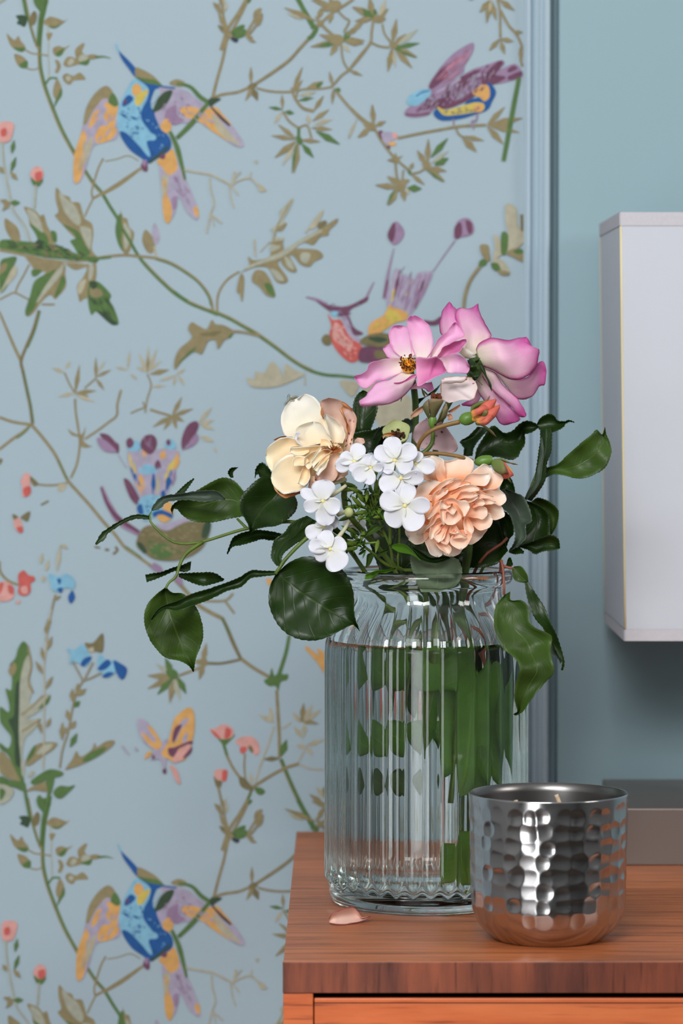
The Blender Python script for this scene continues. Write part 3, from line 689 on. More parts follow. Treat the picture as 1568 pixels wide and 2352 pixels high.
# --- upper branch system (twigs in the top middle)
m = Motif('printed_branch', 'olive branch with narrow leaves across the top', True).fr(*B)
m.stroke('ol', [24, 24, 26], [(430, -15), (380, 100), (290, 270), (240, 360), (200, 540), (150, 720), (110, 880)]).blob('gr', [(420, -10), (460, -10), (445, 20), (425, 30)])
m.stroke('ol', [26, 24, 24, 30], [(90, 890), (200, 850), (330, 830), (430, 790), (500, 750), (650, 650), (800, 540), (900, 430), (1000, 320), (1030, 270)]).stroke('do', 9, [(460, 785), (650, 665), (800, 555), (900, 445), (1000, 335)])
m.stroke('gr', [30, 36, 40], [(870, -10), (910, 60), (960, 150), (1000, 220), (1045, 250), (1010, 320), (970, 350)])
m.leaves('ol', 36, [(455, 760, 455, 600), (470, 790, 405, 910), (460, 780, 430, 830)]).leaf('do', 470, 790, 515, 905, 60).blob('do', [(430, 770), (480, 745), (510, 770), (480, 800), (440, 800)])
m.stroke('ol', 20, [(510, 795), (620, 820), (730, 828), (830, 825)]).leaf('ol', 740, 980, 735, 850, 34).stroke('ol', 20, [(740, 1000), (800, 1090), (880, 1150)]).leaf('gr', 740, 985, 615, 965, 34).leaf('gr', 760, 1005, 845, 1020, 44).leaf('tn', 730, 1010, 665, 1115, 40)
m.leaves('ol', 40, [(830, 820, 920, 600), (830, 840, 920, 720)]).stroke('ol', [20, 24, 30, 30], [(820, 790), (850, 880), (920, 970), (1020, 1000)]).leaf('ol', 1020, 1000, 1110, 860, 44).leaf('ol', 1010, 1090, 1160, 985, 46).leaves('tn', 44, [(1030, 1120, 1185, 1075), (980, 1120, 965, 1030)])
m.stroke('ol', 18, [(860, 890), (880, 820), (960, 800), (1060, 800), (1170, 785)]).leaf('ol', 950, 800, 1105, 730, 50).blob('gr', [(1040, 770), (1080, 740), (1100, 750), (1060, 795)]).leaf('sg', 890, 860, 1040, 830, 50).leaf('gr', 880, 905, 1020, 880, 34)
m.stroke('ol', 18, [(880, 1150), (960, 1130), (1000, 1240)]).leaf('ol', 1000, 1150, 1185, 1165, 46).leaf('gr', 1040, 1180, 1255, 1300, 62).stroke('gr', 26, [(885, 1150), (885, 1250)])
m.leaves('ol', 44, [(860, 1250, 700, 1120), (850, 1255, 640, 1220), (900, 1260, 1080, 1275)]).leaf('ol', 860, 1270, 670, 1420, 60).leaf('ol', 880, 1290, 840, 1560, 66, 'gr').leaf('gr', 910, 1290, 1020, 1420, 54).leaves('tn', 40, [(860, 1290, 740, 1490)]).blob('gr', [(860, 1230), (900, 1230), (920, 1280), (880, 1300)])
m.stroke('ol', 22, [(1170, 785), (1200, 760), (1270, 680), (1335, 630), (1420, 520), (1540, 380)]).leaves('ol', 34, [(1190, 770, 1160, 640), (1200, 790, 1185, 940), (1330, 630, 1460, 680)]).blob('gr', [(1210, 800), (1250, 790), (1260, 820), (1220, 840)]).stroke('ol', 18, [(1330, 630), (1285, 540), (1265, 400)])
m.stroke('ol', 24, [(1220, 820), (1320, 940), (1430, 1060), (1530, 1140)]).leaf('tn', 1410, 1070, 1325, 1245, 24).blob('ol', [(1470, 1110), (1530, 1100), (1580, 1130), (1560, 1180), (1490, 1150)]).leaf('ol', 1560, 1120, 1545, 940, 50).leaf('ol', 1530, 1160, 1420, 1240, 50)
m.leaves('ol', 56, [(1240, 370, 1070, 310), (1250, 360, 1480, 365), (1240, 380, 1170, 500), (1230, 380, 990, 420)]).leaf('gr', 1230, 385, 1060, 415, 44).leaf('gr', 1290, 370, 1350, 270, 60).leaf('ol', 1310, 320, 1440, 230, 50).leaf('ol', 1310, 380, 1470, 390, 60).leaves('tn', 40, [(1280, 400, 1350, 470)]).blob('ol', [(1150, 350), (1200, 310), (1270, 320), (1290, 370), (1240, 410), (1180, 390)])
m.stroke('ol', 26, [(1080, 210), (1140, 270), (1200, 320)]).blob('ol', [(1030, 140), (1070, 180), (1110, 180), (1100, 230), (1040, 240), (1050, 200)]).stroke('ol', 24, [(1080, 210), (1180, 120), (1260, 70), (1380, -10)]).stroke('ol', 18, [(1230, 90), (1300, 160), (1340, 190), (1290, 290)])
m.leaves('ol', 50, [(1200, 60, 1000, 0), (1210, 80, 1070, 80), (1190, 90, 1160, 210), (1200, 60, 1160, -20)]).leaf('tn', 920, 175, 780, 115, 30).blob('ol', [(1150, 30), (1230, 0), (1270, 40), (1230, 100), (1180, 90)])
m.leaves('ol', 50, [(1560, 130, 1370, 60), (1560, 160, 1390, 190), (1550, 120, 1525, -20), (1470, 190, 1360, 280)]).leaf('gr', 1560, 160, 1455, 85, 60)
m.leaves('ol', 40, [(200, 130, 135, 50), (270, 310, 185, 190)]).leaf('tn', 215, 110, 240, 20, 30).stroke('ol', 18, [(190, -10), (200, 70), (205, 130), (240, 270)]).blob('ol', [(190, 270), (250, 290), (290, 310), (280, 340), (230, 320)])
m.blob('gr', [(290, 330), (350, 280), (410, 265), (400, 320), (340, 345)]).blob('nv', [(270, 345), (330, 345), (340, 370), (310, 380)]).stroke('ol', 20, [(420, 330), (470, 270), (500, 230)]).blob('ol', [(490, 210), (500, 150), (560, 120), (550, 200), (515, 235)]).blob('ol', [(410, 325), (450, 345), (500, 375), (460, 380), (430, 355)])
m.blob('dg', [(80, 890), (120, 880), (185, 890), (130, 930), (90, 960), (70, 920)])
# faded twig with thorns under the bird tail
m.fr(*A)
m.stroke('tn', 12, [(1105, 1020), (1190, 1035), (1270, 1050), (1320, 1075), (1385, 1110)]).stroke('tn', 9, [(1260, 1065), (1265, 1140), (1285, 1220), (1262, 1290), (1240, 1400)]).stroke('tn', 11, [(1385, 1110), (1440, 1080), (1500, 1070), (1545, 1110), (1580, 1150)]).stroke('tn', 9, [(1385, 1110), (1430, 1170)]).stroke('tn', 8, [(1375, 1110), (1385, 1190), (1405, 1250)]).stroke('tn', 14, [(1395, 1110), (1410, 1030)]).stroke('tn', 8, [(1400, 1080), (1445, 1030)]).stroke('tn', 10, [(1265, 1285), (1330, 1340)]).stroke('tn', 7, [(1270, 1290), (1285, 1360)]).stroke('tn', 7, [(1500, 1070), (1505, 1030)]).blob('tn', [(1545, 1100), (1600, 1140), (1560, 1150)]).blob('tn', [(1525, 965), (1545, 960), (1540, 985)])
m.build()

m = Motif('printed_branch', 'olive twigs beside the plum coloured bird').fr(*CC)
m.leaves('ol', 46, [(200, 140, 30, 60), (200, 150, 60, 170), (190, 130, 165, -10), (230, 150, 320, 70)]).leaves('gr', 52, [(180, 150, 110, 80), (200, 130, 215, 70)]).leaf('tn', 250, 120, 300, 0, 46).stroke('ol', 20, [(200, 160), (185, 260), (175, 340), (100, 450), (5, 560)]).stroke('ol', 18, [(180, 340), (250, 370), (330, 380)]).blob('ol', [(170, 130), (240, 120), (300, 150), (250, 185), (190, 165)])
m.stroke('ol', 16, [(270, 190), (290, 270), (340, 340)]).leaves('ol', 50, [(350, 350, 385, 150), (350, 380, 315, 575), (370, 390, 510, 545), (360, 370, 460, 270)]).leaf('ol', 370, 380, 550, 455, 46, 'gr').leaf('gr', 380, 380, 570, 345, 42).leaves('sg', 46, [(390, 360, 555, 235)]).leaves('tn', 30, [(360, 400, 375, 540)]).blob('gr', [(370, 360), (420, 370), (410, 410), (380, 400)]).blob('ol', [(325, 350), (370, 335), (390, 370), (350, 390)])
m.leaf('ol', 5, 560, 110, 605, 30).stroke('ol', 20, [(-10, 840), (100, 940), (200, 1020), (260, 1120), (340, 1230), (400, 1290), (480, 1360)]).leaves('ol', 40, [(200, 1010, 195, 840), (190, 1010, 75, 1095), (210, 1010, 300, 970), (190, 1005, 120, 990)]).blob('ol', [(130, 985), (200, 985), (220, 1020), (180, 1035)]).leaf('tn', 70, 950, 0, 1120, 16)
m.blob('pl', [(240, 1050), (275, 1050), (270, 1110), (250, 1100)]).blob('li', [(270, 1060), (360, 1060), (370, 1110), (300, 1150), (270, 1110)]).blob('pk', [(360, 1060), (395, 1080), (375, 1115), (350, 1090)]).blob('or', [(320, 1140), (380, 1140), (370, 1165), (330, 1165)]).blob('pl', [(300, 1170), (330, 1165), (330, 1195)])
m.stroke('ol', 22, [(395, 1105), (560, 1070), (720, 1040), (900, 1010), (1100, 1000)]).stroke('ol', 16, [(860, 1020), (880, 1070), (920, 1100)]).leaf('ol', 920, 1090, 1085, 1125, 40).leaf('ol', 910, 1100, 1025, 1215, 60)
m.leaf('ol', 1110, 1000, 1250, 855, 44).leaf('ol', 1110, 1010, 1240, 1155, 54).leaf('ol', 1120, 1000, 1390, 945, 60).leaf('ol', 1120, 1000, 1365, 1060, 50).blob('ol', [(1120, 990), (1250, 960), (1280, 1020), (1180, 1030)])
m.stroke('gr', [34, 38, 34], [(1365, 620), (1330, 800), (1290, 1020), (1240, 1290)])
m.blob('ol', [(310, 1280), (360, 1260), (375, 1220), (395, 1255), (435, 1245), (405, 1275), (400, 1300), (360, 1300)]).stroke('ol', 18, [(375, 1290), (385, 1400), (400, 1450)]).stroke('ol', 14, [(440, 1360), (430, 1450)]).leaves('ol', 36, [(490, 1360, 520, 1300), (500, 1390, 610, 1480)]).blob('gr', [(470, 1360), (500, 1370), (510, 1400), (485, 1395)]).stroke('ol', 16, [(500, 1390), (570, 1375), (620, 1340)])
m.leaves('ol', 46, [(630, 1320, 640, 1110), (620, 1320, 550, 1200), (640, 1340, 785, 1370)]).leaf('ol', 630, 1350, 770, 1450, 50, 'gr').leaf('gr', 660, 1260, 795, 1105, 50).leaf('gr', 690, 1320, 800, 1265, 62).leaf('sg', 660, 1310, 800, 1205, 36).blob('ol', [(590, 1300), (640, 1290), (660, 1340), (610, 1360)])
m.leaves('ol', 50, [(410, 1480, 310, 1410), (400, 1500, 215, 1480), (430, 1500, 450, 1610), (410, 1470, 490, 1440)]).leaf('ol', 390, 1510, 320, 1645, 60, 'gr').leaf('gr', 470, 1505, 585, 1510, 60).leaf('tn', 460, 1500, 485, 1560, 30).blob('ol', [(380, 1460), (430, 1440), (460, 1490), (420, 1530), (370, 1520)])
m.leaves('ol', 46, [(1130, 0, 1050, 100), (1140, 0, 1180, 160), (1130, 0, 1105, 185), (1200, -10, 1330, 85)]).leaf('tn', 1140, 0, 1130, 90, 30).stroke('ol', 18, [(1190, -10), (1210, 90), (1215, 300)]).stroke('ol', 20, [(1215, 80), (1280, 200), (1340, 270), (1385, 370), (1375, 460), (1390, 530)]).leaf('ol', 1320, 255, 1395, 258, 34).leaf('ol', 1370, 380, 1385, 490, 36)
m.leaves('ol', 40, [(1210, 310, 1125, 405), (1215, 310, 1320, 330), (1215, 320, 1250, 435)])
m.build()

# --- blue and orange hummingbird (repeats lower down)
m = Motif('printed_bird', 'blue hummingbird with spread orange and lilac wings', True).fr(*A)
m.blob('li', [(690, 600), (640, 520), (580, 560), (530, 640), (500, 740), (470, 860), (445, 960), (440, 1090), (480, 1090), (520, 1000), (560, 880), (640, 850), (710, 810)])
m.blob('or', [(445, 930), (470, 850), (500, 780), (520, 830), (500, 900), (500, 1000), (480, 1080), (455, 1100), (440, 1060)]).blob('or', [(625, 620), (690, 620), (710, 660), (690, 740), (700, 790), (660, 840), (590, 860), (570, 820), (600, 760), (650, 750), (620, 700), (640, 660)]).blob('or', [(530, 760), (560, 680), (595, 660), (585, 720), (550, 760)]).blob('tn', [(505, 900), (540, 830), (560, 830), (545, 900), (505, 990)])
m.blob('ol', [(500, 740), (520, 640), (570, 560), (630, 515), (670, 540), (690, 600), (660, 600), (630, 590), (600, 610), (550, 680), (520, 740)]).blob('gr', [(650, 600), (670, 560), (690, 570), (710, 620), (690, 640), (655, 620)])
# body
m.blob('lb', [(810, 470), (760, 540), (720, 620), (700, 700), (710, 780), (760, 860), (830, 920), (890, 980), (960, 930), (1010, 880), (1000, 800), (950, 720), (910, 640), (920, 550), (900, 500)])
m.blob('bl', [(700, 270), (720, 310), (770, 360), (820, 420), (810, 460), (770, 410), (725, 345)]).blob('lb', [(690, 260), (705, 275), (718, 325), (703, 305)])
m.blob('ol', [(815, 405), (860, 420), (920, 455), (970, 510), (940, 510), (870, 480), (815, 460)]).blob('gr', [(810, 460), (860, 470), (930, 480), (975, 515), (930, 520), (850, 490)])
m.blob('bl', [(820, 470), (880, 500), (960, 515), (940, 540), (920, 590), (905, 640), (940, 690), (960, 760), (1020, 830), (1020, 900), (960, 940), (890, 980), (850, 950), (780, 900), (730, 830), (720, 790), (760, 800), (830, 870), (890, 940), (900, 920), (860, 850), (930, 830), (900, 790), (850, 720), (850, 660), (880, 600), (890, 530)])
m.blob('bl', [(735, 610), (770, 570), (800, 590), (780, 620), (740, 640)]).blob('or', [(790, 530), (815, 500), (850, 530), (830, 580), (800, 570)]).blob('ye', [(810, 590), (850, 550), (890, 540), (870, 590), (840, 630), (815, 630)]).blob('pl', [(740, 600), (760, 600), (750, 630)])
m.leaves('bl', 16, [(720, 680, 770, 710), (780, 700, 830, 720), (800, 800, 830, 770)]).blob('lb', [(800, 790), (850, 780), (930, 810), (930, 840), (880, 850), (900, 920), (880, 930), (840, 870)])
# right wing
m.blob('li', [(950, 530), (1020, 525), (1120, 545), (1200, 610), (1280, 640), (1350, 700), (1420, 790), (1465, 870), (1420, 880), (1340, 830), (1260, 770), (1190, 730), (1110, 740), (1040, 740), (980, 790), (940, 720), (930, 670), (970, 620)])
m.blob('mv', [(1000, 660), (1060, 630), (1060, 690), (1100, 720), (1050, 750), (990, 720)]).blob('dg', [(915, 670), (950, 590), (990, 550), (1035, 545), (1010, 610), (960, 660)]).blob('pb', [(930, 540), (960, 545), (940, 600), (905, 620)])
m.blob('or', [(1080, 650), (1150, 640), (1220, 660), (1290, 640), (1340, 690), (1390, 750), (1350, 740), (1300, 700), (1270, 680), (1300, 750), (1320, 800), (1380, 850), (1340, 830), (1250, 770), (1180, 720), (1110, 700)]).blob('tn', [(1270, 690), (1330, 740), (1440, 870), (1390, 850), (1310, 790)]).stroke('nv', [10, 18, 14], [(1265, 640), (1320, 700), (1380, 755)])
m.blob('ol', [(1015, 500), (1060, 475), (1110, 495), (1080, 520)]).stroke('gr', [14, 26, 22], [(1060, 500), (1140, 520), (1200, 580), (1260, 620)]).stroke('bl', [10, 12], [(960, 518), (1050, 530)])
m.stroke('gr', [24, 30, 22], [(1060, 830), (1150, 740), (1240, 630), (1270, 600)]).blob('or', [(960, 760), (1000, 710), (1030, 760), (1000, 800)])
# tail
m.blob('li', [(960, 960), (1040, 930), (1090, 1030), (1140, 1130), (1190, 1270), (1180, 1320), (1120, 1270), (1070, 1180), (1050, 1280), (1010, 1330), (985, 1300), (970, 1150)])
m.blob('or', [(940, 970), (1000, 920), (1040, 900), (1065, 1010), (1010, 1050), (970, 1000)]).blob('or', [(975, 1180), (1000, 1170), (1030, 1240), (1025, 1320), (1000, 1340), (980, 1290)]).blob('tn', [(970, 1060), (1010, 1060), (1000, 1150), (975, 1180)]).blob('mv', [(1030, 1190), (1060, 1180), (1060, 1240), (1040, 1260)]).blob('or', [(1160, 1250), (1185, 1240), (1192, 1300), (1170, 1290)]).blob('mv', [(1040, 1060), (1070, 1070), (1060, 1100)])
m.stroke('gr', [20, 30, 26, 14], [(1020, 790), (1060, 880), (1090, 990), (1110, 1080)]).blob('pl', [(845, 990), (880, 975), (885, 1025), (860, 1025)]).blob('mv', [(850, 970), (880, 960), (870, 1000)]).blob('pl', [(950, 930), (990, 925), (985, 955), (960, 950)])
m.stroke('dg', 16, [(895, 975), (960, 925), (1010, 880)])
m.speckle('bl', [(720, 660), (850, 640), (900, 760), (860, 860), (760, 800)], 26, 22, 8, 40, 3, 1.2)
m.speckle('lb', [(860, 700), (940, 700), (1000, 820), (960, 920), (880, 860)], 12, 20, 6, 60, 4, 1.0)
m.speckle('li', [(600, 640), (690, 650), (700, 800), (600, 850), (560, 760)], 10, 60, 13, 110, 5, .4)
m.speckle('tn', [(480, 850), (540, 800), (540, 900), (470, 1050)], 8, 60, 10, 105, 6, .2)
m.speckle('mv', [(960, 640), (1080, 580), (1160, 620), (1100, 720), (980, 760)], 24, 26, 10, 30, 7, 1.0)
m.speckle('li', [(1110, 660), (1260, 680), (1360, 800), (1300, 800), (1180, 720)], 12, 50, 9, 40, 8, .3)
m.speckle('mv', [(1010, 1060), (1100, 1080), (1160, 1240), (1080, 1180)], 10, 50, 10, 65, 9, .2)
m.speckle('or', [(980, 1060), (1010, 1060), (1010, 1180), (980, 1180)], 5, 40, 9, 85, 9, .2)
m.speckle('ye', [(790, 510), (880, 540), (860, 620), (800, 600)], 10, 16, 8, 20, 10, 1.2)
m.build()

# --- plum bird top right
m = Motif('printed_bird', 'plum coloured bird with raised wing').fr(*CC)
m.blob('mv', [(640, 690), (690, 600), (760, 510), (850, 420), (990, 340), (1000, 400), (960, 480), (930, 530), (920, 580), (860, 620), (780, 690), (680, 730)])
for k in range(7):
    m.leaf('pl' if k < 3 else 'lp', 660 + k * 22, 680 - k * 22, 760 + k * 38, 520 - k * 18, 20)
m.blob('pl', [(645, 690), (690, 610), (770, 560), (800, 610), (740, 660), (670, 710)])
m.blob('mv', [(460, 880), (500, 850), (600, 820), (700, 700), (850, 640), (980, 560), (1100, 520), (1220, 480), (1250, 510), (1200, 560), (1330, 510), (1390, 580), (1380, 620), (1250, 660), (1150, 680), (1050, 720), (950, 780), (880, 830), (790, 870), (690, 870), (640, 920), (520, 940), (450, 920)])
m.blob('pl', [(680, 800), (760, 780), (800, 720), (830, 800), (900, 790), (1000, 730), (1010, 770), (900, 830), (790, 870), (700, 860)]).blob('pl', [(850, 700), (900, 620), (1000, 570), (1060, 560), (980, 640), (930, 700), (890, 710)]).blob('pl', [(1060, 660), (1120, 560), (1200, 490), (1240, 500), (1200, 560), (1170, 600), (1250, 610), (1240, 640), (1140, 680)]).blob('pl', [(1270, 560), (1320, 525), (1350, 550), (1290, 580)]).blob('pl', [(1280, 610), (1385, 570), (1375, 615), (1290, 640)]).blob('pl', [(560, 870), (660, 800), (680, 850), (600, 880)]).stroke('pl', 16, [(460, 915), (550, 920), (650, 905)])
m.stroke('li', 14, [(700, 740), (800, 690), (900, 630)]).stroke('li', 12, [(840, 730), (870, 790)]).stroke('li', 10, [(980, 640), (1060, 590)])
m.blob('lb', [(470, 800), (510, 750), (590, 715), (655, 720), (650, 770), (590, 820), (530, 850), (475, 835)]).stroke('bl', 10, [(540, 770), (590, 740), (645, 725)])
m.blob('bl', [(680, 900), (720, 870), (800, 900), (900, 870), (960, 800), (1060, 770), (1100, 700), (1110, 660), (1150, 680), (1180, 740), (1150, 810), (1110, 880), (1000, 920), (900, 950), (760, 965), (700, 940)]).blob('or', [(990, 740), (1070, 680), (1120, 690), (1130, 770), (1090, 810), (1050, 780)]).blob('ye', [(705, 850), (780, 880), (900, 850), (1010, 820), (1080, 830), (1080, 880), (1000, 900), (860, 920), (760, 920)]).blob('or', [(990, 850), (1070, 830), (1070, 890), (1010, 895)])
m.speckle('pl', [(520, 900), (700, 720), (900, 620), (1100, 530), (1230, 500), (1150, 670), (950, 780), (700, 860)], 110, 46, 9, -68, 11, .35)
m.speckle('li', [(560, 880), (720, 740), (900, 650), (1060, 570), (1200, 560), (1050, 690), (900, 800), (720, 850)], 70, 44, 8, -60, 12, .35)
m.speckle('lp', [(700, 640), (850, 460), (980, 370), (940, 500), (800, 660)], 26, 90, 8, -45, 13, .12)
m.speckle('bl', [(740, 880), (900, 860), (1080, 840), (1000, 900), (800, 920)], 14, 26, 9, 0, 14, .6)
m.stroke('mv', 14, [(1030, 910), (1020, 960), (985, 975), (1000, 1030)]).stroke('mv', 10, [(840, 950), (838, 1000)])
m.build()

# --- long-tailed bird behind the pink roses
m = Motif('printed_bird', 'red breasted bird with two long tail plumes').fr(*I_)
m.stroke('mv', [10, 24, 20], [(65, 690), (140, 710), (220, 760)]).blob('pl', [(130, 710), (210, 745), (330, 750), (440, 700), (470, 680), (460, 720), (360, 770), (350, 820), (380, 890), (440, 930), (380, 940), (335, 910), (310, 830), (230, 790), (160, 740)]).stroke('mv', [16, 6], [(460, 690), (510, 590)]).blob('li', [(300, 820), (340, 840), (370, 930), (420, 960), (400, 1000), (330, 930)])
m.blob('co', [(205, 800), (240, 840), (290, 840), (320, 900), (360, 960), (430, 1010), (425, 1080), (370, 1120), (310, 1090), (250, 1020), (215, 940), (230, 880)]).blob('pk', [(250, 860), (290, 880), (320, 940), (370, 990), (350, 1050), (300, 1010), (240, 960)]).blob('lb', [(225, 785), (275, 785), (265, 815), (235, 810)]).blob('do', [(165, 970), (190, 935), (225, 950), (225, 1000), (190, 1005)])
m.blob('li', [(590, 740), (610, 620), (650, 500), (690, 540), (770, 570), (800, 530), (895, 530), (850, 640), (790, 740), (740, 810), (650, 760)])
for x0, x1, c in ((640, 680, 'pl'), (665, 700, 'mv'), (715, 755, 'mv'), (760, 815, 'mv'), (775, 850, 'pl'), (780, 888, 'mv')):
    m.leaf(c, x0, 700 if x0 < 700 else 770, x1, 505 if x0 < 660 else 535, 24)
m.stroke('ye', 12, [(625, 720), (640, 640)]).stroke('ye', 12, [(720, 680), (755, 590)]).stroke('mv', [30, 26, 10, 6], [(580, 700), (595, 580), (610, 500), (640, 370)]).stroke('pl', 12, [(575, 690), (598, 580)]).stroke('mv', [6, 9], [(895, 525), (960, 430), (1040, 320)])
m.blob('mv', [(600, 280), (650, 195), (705, 250), (695, 310), (645, 350), (610, 320)]).blob('pl', [(600, 270), (640, 200), (650, 260), (630, 330), (605, 310)]).blob('mv', [(1030, 280), (1060, 190), (1130, 175), (1165, 230), (1150, 280), (1080, 300), (1040, 310)]).blob('pl', [(1035, 240), (1075, 200), (1085, 280), (1045, 310)]).blob('pl', [(1110, 190), (1150, 210), (1150, 270), (1125, 270)])
m.blob('or', [(470, 900), (500, 850), (570, 810), (610, 740), (640, 760), (680, 770), (730, 800), (720, 840), (650, 860), (590, 900), (520, 940), (480, 950)]).blob('ye', [(600, 770), (640, 780), (690, 830), (620, 860), (590, 830)])
m.speckle('mv', [(600, 720), (660, 520), (770, 570), (890, 540), (760, 780), (640, 760)], 30, 90, 9, -65, 15, .15)
m.speckle('pk', [(230, 880), (300, 860), (420, 1020), (370, 1110), (260, 1000)], 18, 34, 12, 55, 16, .8)
m.speckle('co', [(240, 860), (300, 880), (400, 1020), (350, 1060), (250, 960)], 18, 30, 9, 55, 17, .8)
m.speckle('mv', [(140, 710), (330, 755), (460, 690), (350, 800), (400, 930), (330, 880)], 16, 40, 7, 30, 18, .8)
m.speckle('ye', [(480, 900), (600, 800), (720, 810), (600, 890), (490, 940)], 16, 30, 10, -30, 19, .8)
m.blob('do', [(415, 980), (470, 940), (560, 925), (650, 950), (640, 1010), (560, 1020), (450, 1005)]).blob('dg', [(470, 960), (540, 950), (600, 970), (540, 990)]).blob('pl', [(430, 1020), (560, 1025), (620, 1050), (600, 1110), (480, 1120), (410, 1105)]).blob('do', [(520, 1040), (600, 1050), (590, 1090), (520, 1090)]).stroke('pl', [20, 40], [(830, 850), (900, 860), (960, 830)])
m.stroke('ol', 22, [(1095, 770), (1105, 680), (1140, 580), (1210, 480)]).blob('gr', [(1195, 490), (1205, 450), (1250, 440), (1240, 480)]).blob('ol', [(1205, 350), (1255, 350), (1265, 400), (1270, 450), (1240, 450), (1210, 400)]).blob('tn', [(1295, 280), (1330, 310), (1350, 400), (1320, 430), (1290, 460), (1300, 360)]).blob('tn', [(1375, 80), (1440, 110), (1450, 220), (1490, 260), (1490, 330), (1420, 390), (1370, 400), (1390, 300), (1370, 190)]).blob('gr', [(1340, 400), (1345, 270), (1385, 280), (1385, 370), (1370, 410)]).blob('ol', [(1370, 400), (1440, 370), (1490, 390), (1490, 460), (1420, 430)]).blob('gr', [(1420, 390), (1470, 375), (1490, 400), (1450, 410)]).blob('tn', [(1290, 440), (1350, 450), (1395, 510), (1390, 545), (1340, 530), (1290, 490)]).blob('gr', [(1275, 470), (1320, 470), (1340, 520), (1290, 510)]).blob('ol', [(1320, 515), (1390, 525), (1390, 548), (1340, 545)])
m.stroke('do', 20, [(1475, 150), (1480, 260)])
m.build()

# --- bird in the middle-left (peacock tail), partly behind the rose leaves
m = Motif('printed_bird', 'bird with a fan of plum tipped blue and yellow feathers').fr(*F_)
m.stroke('mv', [20, 46, 50, 30], [(730, 680), (790, 820), (870, 940), (1010, 1030)]).stroke('pl', [14, 34, 36, 24], [(728, 690), (775, 810), (850, 910), (1000, 1010)])
m.blob('li', [(915, 440), (1000, 430), (1080, 420), (1200, 410), (1290, 430), (1270, 520), (1230, 660), (1190, 760), (1060, 800), (1000, 740), (960, 640)])
for (x0, y0, x1, y1, w_, c) in ((980, 600, 925, 440, 36, 'ye'), (1020, 740, 1010, 590, 66, 'or'), (1130, 740, 1140, 600, 40, 'tn'), (1190, 680, 1220, 520, 34, 'ye'), (1260, 560, 1280, 440, 50, 'or'), (1045, 480, 1030, 410, 44, 'or'), (1165, 490, 1180, 420, 50, 'or'), (1205, 600, 1260, 480, 40, 'ye'), (1105, 760, 1105, 560, 34, 'bl'), (1195, 720, 1235, 560, 44, 'bl'), (1010, 680, 935, 540, 30, 'bl'), (1240, 680, 1262, 560, 30, 'mv')):
    m.leaf(c, x0, y0, x1, y1, w_)
m.blob('lb', [(1000, 560), (1050, 520), (1120, 540), (1160, 560), (1110, 590), (1020, 590)]).blob('lb', [(915, 410), (960, 350), (1020, 380), (980, 430)]).blob('lb', [(1180, 380), (1230, 340), (1270, 390), (1230, 420)])
m.blob('pl', [(1010, 390), (1040, 320), (1100, 310), (1130, 360), (1110, 430), (1070, 450)]).blob('pl', [(910, 350), (940, 330), (965, 370), (940, 405), (915, 395)]).blob('pl', [(1195, 360), (1215, 340), (1230, 370), (1210, 390)]).blob('pl', [(1115, 520), (1140, 490), (1160, 540), (1125, 560)]).blob('pl', [(720, 300), (780, 310), (830, 360), (855, 380), (850, 440), (800, 410), (740, 340)]).blob('mv', [(700, 330), (760, 350), (840, 430), (760, 430), (710, 380)]).blob('pl', [(1310, 330), (1350, 240), (1410, 210), (1430, 250), (1390, 330), (1350, 370), (1310, 410)]).blob('mv', [(1350, 380), (1410, 300), (1430, 340), (1390, 390), (1310, 420)]).blob('pl', [(890, 630), (930, 640), (980, 720), (1010, 790), (980, 810), (930, 750)]).stroke('mv', 5, [(850, 450), (910, 550)])
m.blob('lb', [(1000, 780), (1080, 740), (1170, 760), (1170, 850), (1110, 900), (1040, 930), (1000, 870)]).blob('bl', [(985, 830), (1020, 810), (1030, 880), (1000, 880)]).blob('bl', [(1160, 720), (1190, 710), (1200, 760), (1165, 770)]).blob('or', [(1170, 830), (1220, 790), (1250, 870), (1210, 890)]).blob('or', [(1130, 890), (1210, 890), (1230, 920), (1170, 940)]).blob('bl', [(1100, 870), (1160, 850), (1240, 880), (1230, 910), (1160, 880), (1110, 900)])
m.speckle('li', [(920, 440), (1280, 430), (1200, 760), (1010, 740)], 26, 70, 10, 85, 20, .3)
m.speckle('bl', [(1000, 780), (1170, 760), (1110, 900), (1010, 880)], 16, 22, 9, 30, 21, 1.0)
m.speckle('mv', [(1020, 330), (1120, 320), (1080, 450)], 8, 40, 7, 80, 22, .4)
m.blob('li', [(1050, 960), (1200, 950), (1340, 900), (1350, 950), (1230, 1000), (1130, 1010)])
m.blob('do', [(980, 1100), (1020, 990), (1100, 960), (1200, 1000), (1330, 940), (1450, 930), (1515, 950), (1500, 1040), (1440, 1140), (1300, 1210), (1130, 1210), (1040, 1160)]).blob('gr', [(1080, 1120), (1180, 1090), (1250, 1150), (1200, 1200), (1110, 1190)]).blob('dg', [(1480, 930), (1520, 950), (1490, 1050), (1450, 1040)]).blob('dg', [(985, 1090), (1020, 1090), (1060, 1150), (1030, 1160)]).blob('mv', [(1100, 1230), (1160, 1260), (1170, 1310), (1120, 1290)])
m.speckle('ol', [(1000, 1000), (1440, 950), (1400, 1130), (1120, 1200)], 40, 40, 16, 10, 23, .8).speckle('gr', [(1040, 1080), (1300, 1060), (1300, 1190), (1120, 1190)], 14, 50, 14, 10, 24, .6)
m.fr(*H).blob('mv', [(150, 0), (210, 0), (240, 40), (190, 40)]).blob('mv', [(330, 70), (390, 90), (390, 150), (350, 120)])
m.build()

